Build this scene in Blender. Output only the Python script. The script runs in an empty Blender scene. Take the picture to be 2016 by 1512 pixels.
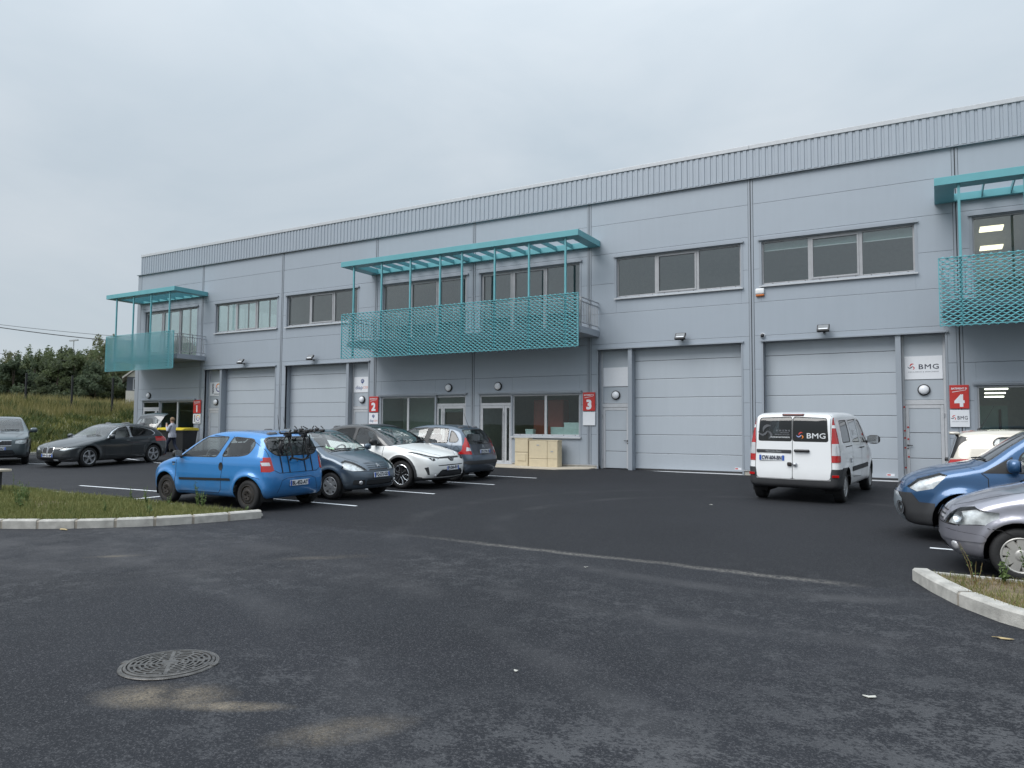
import bpy, bmesh, math, random
import numpy as np
from mathutils import Vector, Matrix

random.seed(7)
RNG = np.random.default_rng(7)
RAD = math.radians
sc = bpy.context.scene
COL = sc.collection

# ------------------------------------------------------------------ camera
CAM_F, CAM_YAW, CAM_PITCH, CAM_ROLL = 1450.0, -0.52351, 0.05885, 0.00657
CAM_POS = Vector((0.0, -23.019, 1.4415))


def make_camera():
    cy, sy = math.cos(CAM_YAW), math.sin(CAM_YAW)
    fwd = Vector((sy * math.cos(CAM_PITCH), cy * math.cos(CAM_PITCH), math.sin(CAM_PITCH)))
    right = Vector((cy, -sy, 0))
    up = right.cross(fwd)
    r2 = right * math.cos(CAM_ROLL) + up * math.sin(CAM_ROLL)
    u2 = -right * math.sin(CAM_ROLL) + up * math.cos(CAM_ROLL)
    cam = bpy.data.cameras.new('camera')
    cam.sensor_width = 36.0
    cam.lens = CAM_F / 2016.0 * 36.0
    cam.clip_start, cam.clip_end = 0.1, 5000
    o = bpy.data.objects.new('camera', cam)
    m = Matrix.Identity(4)
    for i in range(3):
        m[i][0], m[i][1], m[i][2], m[i][3] = r2[i], u2[i], -fwd[i], CAM_POS[i]
    o.matrix_world = m
    COL.objects.link(o)
    sc.camera = o


make_camera()

# ------------------------------------------------------------------ sky and sun
SUN_EL, SUN_AZ = RAD(48), RAD(205)      # azimuth clockwise from +Y: behind the camera, veiled by cloud


def make_world():
    w = bpy.data.worlds.new('World')
    sc.world = w
    w.use_nodes = True
    nt = w.node_tree
    nt.nodes.clear()
    N = nt.nodes.new
    L = nt.links.new
    out = N('ShaderNodeOutputWorld')
    bg = N('ShaderNodeBackground')
    sky = N('ShaderNodeTexSky')
    sky.sky_type = 'NISHITA'
    sky.sun_disc = False
    sky.sun_elevation = SUN_EL
    sky.sun_rotation = SUN_AZ
    sky.air_density = 1.0
    sky.dust_density = 2.0
    tc = N('ShaderNodeTexCoord')
    sep = N('ShaderNodeSeparateXYZ')
    L(tc.outputs['Generated'], sep.inputs[0])
    mp = N('ShaderNodeMapping')
    mp.inputs['Scale'].default_value = (1.0, 1.0, 2.6)
    L(tc.outputs['Generated'], mp.inputs[0])
    n1 = N('ShaderNodeTexNoise')
    n1.inputs['Scale'].default_value = 2.1
    n1.inputs['Detail'].default_value = 5
    n1.inputs['Roughness'].default_value = 0.55
    n1.inputs['Distortion'].default_value = 0.4
    L(mp.outputs[0], n1.inputs['Vector'])
    # cloud deck: luminance rises gently towards the zenith, as under any overcast sky
    up = N('ShaderNodeMath')
    up.operation = 'MAXIMUM'
    up.inputs[1].default_value = 0.0
    L(sep.outputs['Z'], up.inputs[0])
    pw = N('ShaderNodeMath')
    pw.operation = 'POWER'
    pw.inputs[1].default_value = 2.6
    L(up.outputs[0], pw.inputs[0])
    el = N('ShaderNodeMath')
    el.operation = 'MULTIPLY_ADD'
    el.inputs[1].default_value = 8.0
    el.inputs[2].default_value = 3.45
    L(pw.outputs[0], el.inputs[0])
    ramp = N('ShaderNodeValToRGB')
    ramp.color_ramp.elements[0].position = 0.32
    ramp.color_ramp.elements[0].color = (0.87, 1.0, 1.11, 1)
    ramp.color_ramp.elements[1].position = 0.68
    ramp.color_ramp.elements[1].color = (1.07, 1.17, 1.255, 1)
    L(n1.outputs['Fac'], ramp.inputs['Fac'])
    mul = N('ShaderNodeMix')
    mul.data_type = 'RGBA'
    mul.blend_type = 'MULTIPLY'
    mul.inputs['Factor'].default_value = 1
    L(ramp.outputs['Color'], mul.inputs['A'])
    L(el.outputs[0], mul.inputs['B'])
    mix = N('ShaderNodeMix')
    mix.data_type = 'RGBA'
    mix.inputs['Factor'].default_value = 0.93
    L(sky.outputs['Color'], mix.inputs['A'])
    L(mul.outputs['Result'], mix.inputs['B'])
    L(mix.outputs['Result'], bg.inputs['Color'])
    bg.inputs['Strength'].default_value = 0.1
    L(bg.outputs[0], out.inputs['Surface'])


make_world()


def make_sun():
    s = bpy.data.lights.new('sun', 'SUN')
    s.energy = 1.5
    s.angle = RAD(40)
    s.color = (1.0, 0.985, 0.965)
    o = bpy.data.objects.new('sun', s)
    d = Vector((math.sin(SUN_AZ) * math.cos(SUN_EL), math.cos(SUN_AZ) * math.cos(SUN_EL), math.sin(SUN_EL)))
    o.rotation_euler = d.to_track_quat('Z', 'Y').to_euler()
    o.location = (-10, -30, 40)
    COL.objects.link(o)


make_sun()
sc.view_settings.view_transform = 'Standard'
sc.view_settings.look = 'None'
sc.view_settings.gamma = 1
sc.view_settings.exposure = 0.7
sc.view_settings.use_curve_mapping = False
sc.render.engine = 'CYCLES'
sc.cycles.max_bounces = 8
sc.cycles.transparent_max_bounces = 16
sc.cycles.use_denoising = True

# ------------------------------------------------------------------ ground level: the lot falls away from the building
GX, GY = -0.00726, 0.01638


def gz(x, y):
    return GX * min(max(x, -45), 16) + GY * min(max(y, -45), 3)


# ------------------------------------------------------------------ materials
MATS = {}


def nodemat(name):
    m = bpy.data.materials.new(name)
    m.use_nodes = True
    nt = m.node_tree
    b = nt.nodes['Principled BSDF']
    return m, nt, b


def mat(name, col, rough=0.5, metal=0.0, var=0.06, scale=8.0, bump=0.0, bscale=60.0, coat=0.0, spec=0.5, detail=4, flake=0.0, trans=0.0, emit=None):
    """procedural material: base colour modulated by noise, optional bump, clear coat or emission"""
    if name in MATS:
        return MATS[name]
    m, nt, b = nodemat(name)
    N, L = nt.nodes.new, nt.links.new
    b.inputs['Roughness'].default_value = rough
    b.inputs['Metallic'].default_value = metal
    b.inputs['Specular IOR Level'].default_value = spec
    b.inputs['Coat Weight'].default_value = coat
    b.inputs['Coat Roughness'].default_value = 0.04
    tc = N('ShaderNodeTexCoord')
    ns = N('ShaderNodeTexNoise')
    ns.inputs['Scale'].default_value = scale
    ns.inputs['Detail'].default_value = detail
    L(tc.outputs['Object'], ns.inputs['Vector'])
    rp = N('ShaderNodeValToRGB')
    e = rp.color_ramp.elements
    e[0].position, e[1].position = 0.3, 0.7
    e[0].color = tuple(c * (1 - var) for c in col) + (1,)
    e[1].color = tuple(min(1, c * (1 + var)) for c in col) + (1,)
    L(ns.outputs['Fac'], rp.inputs['Fac'])
    L(rp.outputs['Color'], b.inputs['Base Color'])
    if trans:
        b.inputs['Transmission Weight'].default_value = trans
    if emit:
        b.inputs['Emission Color'].default_value = tuple(emit[:3]) + (1,)
        b.inputs['Emission Strength'].default_value = emit[3]
    if bump:
        bn = N('ShaderNodeTexNoise')
        bn.inputs['Scale'].default_value = bscale
        bn.inputs['Detail'].default_value = 3
        L(tc.outputs['Object'], bn.inputs['Vector'])
        bp = N('ShaderNodeBump')
        bp.inputs['Strength'].default_value = bump
        bp.inputs['Distance'].default_value = 0.01
        L(bn.outputs['Fac'], bp.inputs['Height'])
        L(bp.outputs['Normal'], b.inputs['Normal'])
    MATS[name] = m
    return m


def paint(name, col, metal=0.35, rough=0.32, coat=0.9, dirt=0.5):
    """car paint: metallic base, clear coat, road dust low on the body, dull trim on the inner side"""
    if name in MATS:
        return MATS[name]
    m, nt, b = nodemat(name)
    N, L = nt.nodes.new, nt.links.new
    tc = N('ShaderNodeTexCoord')
    ns = N('ShaderNodeTexNoise')
    ns.inputs['Scale'].default_value = 5
    ns.inputs['Detail'].default_value = 6
    L(tc.outputs['Object'], ns.inputs['Vector'])
    sep = N('ShaderNodeSeparateXYZ')
    L(tc.outputs['Object'], sep.inputs[0])
    mr = N('ShaderNodeMapRange')
    mr.inputs['From Min'].default_value = 0.15
    mr.inputs['From Max'].default_value = 0.75
    mr.inputs['To Min'].default_value = 1
    mr.inputs['To Max'].default_value = 0.06
    L(sep.outputs['Z'], mr.inputs['Value'])
    md = N('ShaderNodeMath')
    md.operation = 'MULTIPLY'
    L(mr.outputs[0], md.inputs[0])
    L(ns.outputs['Fac'], md.inputs[1])
    md2 = N('ShaderNodeMath')
    md2.operation = 'MULTIPLY'
    md2.inputs[1].default_value = dirt
    L(md.outputs[0], md2.inputs[0])
    mx = N('ShaderNodeMix')
    mx.data_type = 'RGBA'
    mx.inputs['A'].default_value = tuple(col) + (1,)
    mx.inputs['B'].default_value = (0.17, 0.16, 0.15, 1)
    L(md2.outputs[0], mx.inputs['Factor'])
    geo = N('ShaderNodeNewGeometry')
    mx2 = N('ShaderNodeMix')
    mx2.data_type = 'RGBA'
    mx2.inputs['B'].default_value = (0.05, 0.05, 0.055, 1)
    L(geo.outputs['Backfacing'], mx2.inputs['Factor'])
    L(mx.outputs['Result'], mx2.inputs['A'])
    L(mx2.outputs['Result'], b.inputs['Base Color'])
    rr = N('ShaderNodeMapRange')
    rr.inputs['To Min'].default_value = rough
    rr.inputs['To Max'].default_value = min(1, rough + 0.35)
    L(md2.outputs[0], rr.inputs['Value'])
    L(rr.outputs[0], b.inputs['Roughness'])
    b.inputs['Metallic'].default_value = metal
    ct = N('ShaderNodeMath')
    ct.operation = 'MULTIPLY_ADD'
    ct.inputs[1].default_value = -coat
    ct.inputs[2].default_value = coat
    L(geo.outputs['Backfacing'], ct.inputs[0])
    L(ct.outputs[0], b.inputs['Coat Weight'])
    b.inputs['Coat Roughness'].default_value = 0.05
    MATS[name] = m
    return m


def glass(name, tint=(0.7, 0.8, 0.78), refl=1.0, rough=0.0, ior=1.5):
    """thin pane: tinted see-through plus Fresnel reflection of the surroundings"""
    if name in MATS:
        return MATS[name]
    m = bpy.data.materials.new(name)
    m.use_nodes = True
    nt = m.node_tree
    nt.nodes.clear()
    N, L = nt.nodes.new, nt.links.new
    out = N('ShaderNodeOutputMaterial')
    tr = N('ShaderNodeBsdfTransparent')
    tr.inputs['Color'].default_value = tuple(tint) + (1,)
    gl = N('ShaderNodeBsdfGlossy')
    gl.inputs['Roughness'].default_value = rough
    # Schlick reflectance, the same from both sides of the thin pane
    geo = N('ShaderNodeNewGeometry')
    dot = N('ShaderNodeVectorMath')
    dot.operation = 'DOT_PRODUCT'
    L(geo.outputs['Normal'], dot.inputs[0])
    L(geo.outputs['Incoming'], dot.inputs[1])
    ab = N('ShaderNodeMath')
    ab.operation = 'ABSOLUTE'
    L(dot.outputs['Value'], ab.inputs[0])
    om = N('ShaderNodeMath')
    om.operation = 'SUBTRACT'
    om.inputs[0].default_value = 1.0
    om.use_clamp = True
    L(ab.outputs[0], om.inputs[1])
    p5 = N('ShaderNodeMath')
    p5.operation = 'POWER'
    p5.inputs[1].default_value = 5.0
    L(om.outputs[0], p5.inputs[0])
    fr = N('ShaderNodeMath')
    fr.operation = 'MULTIPLY_ADD'
    fr.inputs[1].default_value = 0.95
    fr.inputs[2].default_value = ((ior - 1) / (ior + 1)) ** 2
    L(p5.outputs[0], fr.inputs[0])
    tc = N('ShaderNodeTexCoord')
    ns = N('ShaderNodeTexNoise')
    ns.inputs['Scale'].default_value = 0.8
    L(tc.outputs['Object'], ns.inputs['Vector'])
    bp = N('ShaderNodeBump')
    bp.inputs['Strength'].default_value = 0.02
    bp.inputs['Distance'].default_value = 0.05
    L(ns.outputs['Fac'], bp.inputs['Height'])
    L(bp.outputs['Normal'], gl.inputs['Normal'])
    ml = N('ShaderNodeMath')
    ml.operation = 'MULTIPLY'
    ml.use_clamp = True
    ml.inputs[1].default_value = refl
    L(fr.outputs[0], ml.inputs[0])
    mx = N('ShaderNodeMixShader')
    L(ml.outputs[0], mx.inputs['Fac'])
    L(tr.outputs[0], mx.inputs[1])
    L(gl.outputs[0], mx.inputs[2])
    L(mx.outputs[0], out.inputs['Surface'])
    MATS[name] = m
    return m


# ------------------------------------------------------------------ mesh helpers
class MB:
    """collects primitives and links them as ONE mesh object"""

    def __init__(self):
        self.v, self.f, self.m = [], [], []

    def add(self, vs, fs, mi=0, M=None):
        n = len(self.v)
        for p in vs:
            p = Vector(p)
            self.v.append(M @ p if M is not None else p)
        for f in fs:
            self.f.append(tuple(n + i for i in f))
            self.m.append(mi)
        return self

    def box(self, a, b, mi=0, M=None):
        x0, y0, z0 = a
        x1, y1, z1 = b
        vs = [(x0, y0, z0), (x1, y0, z0), (x1, y1, z0), (x0, y1, z0), (x0, y0, z1), (x1, y0, z1), (x1, y1, z1), (x0, y1, z1)]
        fs = [(0, 3, 2, 1), (4, 5, 6, 7), (0, 1, 5, 4), (1, 2, 6, 5), (2, 3, 7, 6), (3, 0, 4, 7)]
        return self.add(vs, fs, mi, M)

    def bbox(self, a, b, r=0.01, mi=0, M=None):
        """box with chamfered edges"""
        x0, y0, z0 = a
        x1, y1, z1 = b
        r = min(r, (x1 - x0) * .45, (y1 - y0) * .45, (z1 - z0) * .45)
        bm = bmesh.new()
        bmesh.ops.create_cube(bm, size=1)
        for v in bm.verts:
            v.co = Vector((x0 if v.co.x < 0 else x1, y0 if v.co.y < 0 else y1, z0 if v.co.z < 0 else z1))
        bmesh.ops.bevel(bm, geom=bm.edges[:], offset=r, segments=2, affect='EDGES', profile=0.5)
        bm.verts.index_update()
        self.add([v.co.copy() for v in bm.verts], [[v.index for v in f.verts] for f in bm.faces], mi, M)
        bm.free()
        return self

    def prism(self, poly, axis, a, b, mi=0, M=None):
        """extrude a 2D polygon along an axis; polygon coords are the two other axes in order"""
        n = len(poly)
        vs = []
        for t in (a, b):
            for (p, q) in poly:
                vs.append({'x': (t, p, q), 'y': (p, t, q), 'z': (p, q, t)}[axis])
        fs = [tuple(range(n)), tuple(range(2 * n - 1, n - 1, -1))]
        for i in range(n):
            j = (i + 1) % n
            fs.append((i, i + n, j + n, j))
        return self.add(vs, fs, mi, M)

    def tube(self, pts, r, n=6, mi=0, cap=True, M=None):
        pts = [Vector(p) for p in pts]
        rs = r if isinstance(r, (list, tuple)) else [r] * len(pts)
        vs, fs = [], []
        prev = None
        for i, p in enumerate(pts):
            d = (pts[min(i + 1, len(pts) - 1)] - pts[max(i - 1, 0)])
            if d.length < 1e-9:
                d = Vector((0, 0, 1))
            d.normalize()
            if prev is None:
                a = d.orthogonal().normalized()
            else:
                a = (prev - d * prev.dot(d))
                a = a.normalized() if a.length > 1e-6 else d.orthogonal().normalized()
            prev = a
            b = d.cross(a)
            for k in range(n):
                t = 2 * math.pi * k / n
                vs.append(p + (a * math.cos(t) + b * math.sin(t)) * rs[i])
        for i in range(len(pts) - 1):
            for k in range(n):
                k2 = (k + 1) % n
                fs.append((i * n + k, i * n + k2, (i + 1) * n + k2, (i + 1) * n + k))
        if cap:
            fs.append(tuple(range(n - 1, -1, -1)))
            fs.append(tuple((len(pts) - 1) * n + k for k in range(n)))
        return self.add(vs, fs, mi, M)

    def lathe(self, prof, n=24, axis='y', mi=0, M=None, close=False):
        """revolve (radius, height) pairs about an axis"""
        vs, fs = [], []
        for (r, h) in prof:
            for k in range(n):
                t = 2 * math.pi * k / n
                c, s = r * math.cos(t), r * math.sin(t)
                vs.append({'y': (c, h, s), 'z': (c, s, h), 'x': (h, c, s)}[axis])
        m = len(prof)
        for i in range(m if close else m - 1):
            for k in range(n):
                k2 = (k + 1) % n
                i2 = (i + 1) % m
                fs.append((i * n + k, i * n + k2, i2 * n + k2, i2 * n + k))
        return self.add(vs, fs, mi, M)

    def build(self, name, mats, parent=None, smooth=False, angle=None):
        me = bpy.data.meshes.new(name)
        me.from_pydata([tuple(v) for v in self.v], [], self.f)
        if not isinstance(mats, (list, tuple)):
            mats = [mats]
        for m in mats:
            me.materials.append(m)
        if len(mats) > 1:
            me.polygons.foreach_set('material_index', self.m)
        bm = bmesh.new()
        bm.from_mesh(me)
        bmesh.ops.recalc_face_normals(bm, faces=bm.faces[:])
        bm.to_mesh(me)
        bm.free()
        if smooth:
            me.polygons.foreach_set('use_smooth', [True] * len(me.polygons))
            if angle:
                me.set_sharp_from_angle(angle=RAD(angle))
        me.update()
        return link(bpy.data.objects.new(name, me), parent)


def link(o, parent=None):
    COL.objects.link(o)
    if parent is not None:
        o.parent = parent
    return o


def raw(name, vs, fs, mats, parent=None, smooth=False, mi=None):
    """link numpy / list geometry as one mesh without touching normals"""
    me = bpy.data.meshes.new(name)
    me.from_pydata(vs if isinstance(vs, list) else vs.tolist(), [], fs if isinstance(fs, list) else fs.tolist())
    for m in (mats if isinstance(mats, (list, tuple)) else [mats]):
        me.materials.append(m)
    if mi is not None:
        me.polygons.foreach_set('material_index', mi)
    if smooth:
        me.polygons.foreach_set('use_smooth', [True] * len(me.polygons))
    me.update()
    return link(bpy.data.objects.new(name, me), parent)


def tag(o, label=None, cat=None, group=None, kind=None):
    for k, v in (('label', label), ('category', cat), ('group', group), ('kind', kind)):
        if v:
            o[k] = v
    return o


def empty(name, loc=(0, 0, 0), rz=0.0, label=None, cat=None, group=None):
    o = bpy.data.objects.new(name, None)
    o.empty_display_size = 0.2
    o.location = loc
    o.rotation_euler = (0, 0, rz)
    COL.objects.link(o)
    return tag(o, label, cat, group)


def frame(o, n, u=(0, 0, 1)):
    """matrix whose Z is the normal n, Y is up u, at point o"""
    n = Vector(n).normalized()
    u = Vector(u)
    r = u.cross(n).normalized()
    u = n.cross(r)
    m = Matrix.Identity(4)
    for i in range(3):
        m[i][0], m[i][1], m[i][2], m[i][3] = r[i], u[i], n[i], o[i]
    return m


def text_geo(s, size, bold=0.0, spacing=1.0, width=None, shear=0.0):
    """lettering as flat faces centred on the origin of the XY plane"""
    cu = bpy.data.curves.new('lettering', 'FONT')
    cu.body = s
    cu.size = size
    cu.align_x = 'CENTER'
    cu.align_y = 'CENTER'
    cu.space_character = spacing
    cu.shear = shear
    cu.resolution_u = 2
    o = bpy.data.objects.new('lettering', cu)
    COL.objects.link(o)
    me = bpy.data.meshes.new_from_object(o)
    vs = [v.co.copy() for v in me.vertices]
    fs = [tuple(p.vertices) for p in me.polygons]
    bpy.data.objects.remove(o)
    bpy.data.meshes.remove(me)
    bpy.data.curves.remove(cu)
    if vs:
        x0, x1 = min(v.x for v in vs), max(v.x for v in vs)
        y0, y1 = min(v.y for v in vs), max(v.y for v in vs)
        k = width / (x1 - x0) if width else 1
        vs = [Vector(((v.x - (x0 + x1) / 2) * k, v.y - (y0 + y1) / 2, 0)) for v in vs]
    if bold:
        # heavier strokes: the same glyphs laid again, shifted by a stroke's growth
        b, n = bold * size, len(vs)
        sh = ((b, b, .0002), (-b, b, .0004), (b, -b, .0006), (-b, -b, .0008))
        fs = [tuple(i + n * q for i in f) for q in range(5) for f in fs]
        vs = vs + [v + Vector(s) for s in sh for v in vs]
    return vs, fs


def textmb(mb, s, size, M, mi=0, **k):
    vs, fs = text_geo(s, size, **k)
    mb.add(vs, fs, mi, M)
    return mb


def T(x, y, z=0):
    return Matrix.Translation((x, y, z))
# ------------------------------------------------------------------ palette
def metal_panel(name, col, rough=0.42):
    """coated steel sheet: faint large-scale unevenness, streaks of dirt running down, micro-relief"""
    m, nt, b = nodemat(name)
    N, L = nt.nodes.new, nt.links.new
    tc = N('ShaderNodeTexCoord')
    oi = N('ShaderNodeObjectInfo')
    mp = N('ShaderNodeMapping')
    mp.inputs['Scale'].default_value = (2.2, 2.2, 0.22)
    L(tc.outputs['Object'], mp.inputs[0])
    n1 = N('ShaderNodeTexNoise')
    n1.inputs['Scale'].default_value = 3
    n1.inputs['Detail'].default_value = 6
    L(mp.outputs[0], n1.inputs['Vector'])
    n2 = N('ShaderNodeTexNoise')
    n2.inputs['Scale'].default_value = 0.5
    n2.inputs['Detail'].default_value = 3
    L(tc.outputs['Object'], n2.inputs['Vector'])
    ad = N('ShaderNodeMath')
    ad.operation = 'ADD'
    L(n1.outputs['Fac'], ad.inputs[0])
    L(n2.outputs['Fac'], ad.inputs[1])
    ad2 = N('ShaderNodeMath')
    ad2.operation = 'MULTIPLY_ADD'
    ad2.inputs[1].default_value = 0.30
    L(oi.outputs['Random'], ad2.inputs[0])
    L(ad.outputs[0], ad2.inputs[2])
    rp = N('ShaderNodeValToRGB')
    e = rp.color_ramp.elements
    e[0].position, e[1].position = 0.7, 1.4
    e[0].color = tuple(c * 0.975 for c in col) + (1,)
    e[1].color = tuple(c * 1.025 for c in col) + (1,)
    mr = N('ShaderNodeMapRange')
    mr.inputs['From Max'].default_value = 2
    L(ad2.outputs[0], mr.inputs['Value'])
    rp.color_ramp.elements[0].position, rp.color_ramp.elements[1].position = 0.35, 0.7
    L(mr.outputs[0], rp.inputs['Fac'])
    L(rp.outputs['Color'], b.inputs['Base Color'])
    b.inputs['Roughness'].default_value = rough
    b.inputs['Metallic'].default_value = 0.15
    n3 = N('ShaderNodeTexNoise')
    n3.inputs['Scale'].default_value = 2.0
    n3.inputs['Detail'].default_value = 2
    L(tc.outputs['Object'], n3.inputs['Vector'])
    bp = N('ShaderNodeBump')
    bp.inputs['Strength'].default_value = 0.3
    bp.inputs['Distance'].default_value = 0.012
    L(n3.outputs['Fac'], bp.inputs['Height'])
    L(bp.outputs['Normal'], b.inputs['Normal'])
    MATS[name] = m
    return m


M_PANEL = metal_panel('wall_panel_metal', (0.335, 0.375, 0.425))
M_TRIM = metal_panel('trim_metal', (0.298, 0.330, 0.372))
M_DOORP = metal_panel('door_panel_metal', (0.42, 0.46, 0.505))
M_FRAME = mat('window_frame_metal', (0.36, 0.365, 0.38), 0.4, 0.2)
M_PALE = mat('pale_frame_metal', (0.50, 0.515, 0.54), 0.4, 0.1)
M_DARK = mat('dark_gap', (0.03, 0.032, 0.036), 0.8)
M_BLACK = mat('black_plastic', (0.018, 0.018, 0.02), 0.45)
M_WHITE = mat('white_board', (0.74, 0.76, 0.80), 0.35, var=0.02)
M_RED = mat('red_sign_board', (0.50, 0.035, 0.03), 0.35, var=0.04)
M_TEAL = mat('teal_paint', (0.125, 0.365, 0.41), 0.4, var=0.05, scale=3)
M_GALV = mat('galvanised_steel', (0.42, 0.43, 0.45), 0.4, 0.6)
M_CONC = mat('concrete', (0.42, 0.40, 0.36), 0.9, var=0.18, scale=6, bump=0.5, bscale=120)
M_GLASS = glass('window_glass', (0.86, 0.91, 0.90), 3.0, ior=1.55)
M_GLASS_G = glass('ground_floor_glass', (0.80, 0.88, 0.87), 1.0, ior=1.5)
M_INW = mat('interior_wall', (0.44, 0.45, 0.46), 0.9)
M_INF = mat('interior_floor', (0.16, 0.15, 0.14), 0.8)
M_LAMP = mat('lamp_opal', (0.78, 0.80, 0.84), 0.3, var=0.02)
M_INK = mat('dark_blue_ink', (0.02, 0.025, 0.05), 0.5)

# ------------------------------------------------------------------ the warehouse
XC = -35.64                                         # left corner
POSTS = [-30.53, -25.12, -19.71, -14.98, -10.25, -4.84, 0.57]
XEND = 9.0
BAYS = [(XC, -30.53, 'o'), (-30.53, -25.12, 'd'), (-25.12, -19.71, 'd'), (-19.71, -14.98, 'o'), (-14.98, -10.25, 'o'),
        (-10.25, -4.84, 'd'), (-4.84, 0.57, 'd'), (0.57, 5.30, 'o'), (5.30, XEND, 'x')]
JZ = [0.20, 1.22, 2.23, 3.25, 4.27, 5.30, 6.32, 7.34, 8.35, 9.15]
ZTOP, ZPAR = 10.19, 9.147
HEAD = 4.07
BLD = empty('warehouse_building', (-15.0, 0.0, 0.0), 0, 'long grey metal-clad warehouse with numbered units, roller doors and teal balconies', 'building')


def bpart(mb, name, m, parent=None, smooth=False, angle=None):
    """part of the warehouse, written in world coordinates"""
    o = mb.build(name, m, None, smooth, angle)
    p = parent or BLD
    o.parent = p
    if p is BLD:
        o.matrix_parent_inverse = Matrix.Translation((15.0, 0, 0))
    return o


def bgroup(name, label=None):
    """Empty for a part that has sub-parts; sits at the world origin so that its pieces use world coordinates"""
    o = bpy.data.objects.new(name, None)
    o.empty_display_size = 0.2
    COL.objects.link(o)
    o.parent = BLD
    o.matrix_parent_inverse = Matrix.Translation((15.0, 0, 0))
    if label:
        o['label'] = label
    return o


# openings per bay, measured from the mirrored unit layout
def dbay(i):
    a, b, _ = BAYS[i]
    # d-bays come in mirrored pairs; c is the shared post, s the direction away from it
    c, s = (b, -1) if i in (1, 5) else (a, 1)
    return c, s


OPEN = {i: [] for i in range(len(BAYS))}
for i, (a, b, k) in enumerate(BAYS):
    if k == 'd':
        c, s = dbay(i)
        x0, x1 = sorted((c + s * 0.33, c + s * 5.07))
        OPEN[i].append((x0, x1, -0.5, HEAD))
        w0, w1 = sorted((c + s * 0.30, c + s * 4.42))
        OPEN[i].append((w0, w1, 5.82, 7.17))
    elif k == 'o':
        # the end of the office bay that touches the roller-door bay
        c, s = (b, -1) if i in (0, 4) else (a, 1)
        if i == 3:
            c, s = a, 1
        if i == 7:
            c, s = a, 1
        x0, x1 = sorted((c + s * 0.35, c + s * 4.42))
        xd0, xd1 = sorted((c + s * 3.02, c + s * 4.42))     # door end
        xw0, xw1 = sorted((c + s * 0.35, c + s * 3.02))     # window end
        OPEN[i].append((xw0, xw1, 1.15, 2.62))
        OPEN[i].append((xd0, xd1, -0.5, 2.62))
        OPEN[i].append((x0, x1, 4.75, 7.17))


def split(rect, opens):
    """rectangle minus openings, as rectangles"""
    todo, done = [rect], []
    for o in opens:
        nxt = []
        for (a, b, c, d) in todo:
            ox0, ox1, oz0, oz1 = max(a, o[0]), min(b, o[1]), max(c, o[2]), min(d, o[3])
            if ox0 >= ox1 - 1e-6 or oz0 >= oz1 - 1e-6:
                nxt.append((a, b, c, d))
                continue
            if a < ox0 - 1e-6:
                nxt.append((a, ox0, c, d))
            if b > ox1 + 1e-6:
                nxt.append((ox1, b, c, d))
            if c < oz0 - 1e-6:
                nxt.append((ox0, ox1, c, oz0))
            if d > oz1 + 1e-6:
                nxt.append((ox0, ox1, oz1, d))
        todo = nxt
    return todo


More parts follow.
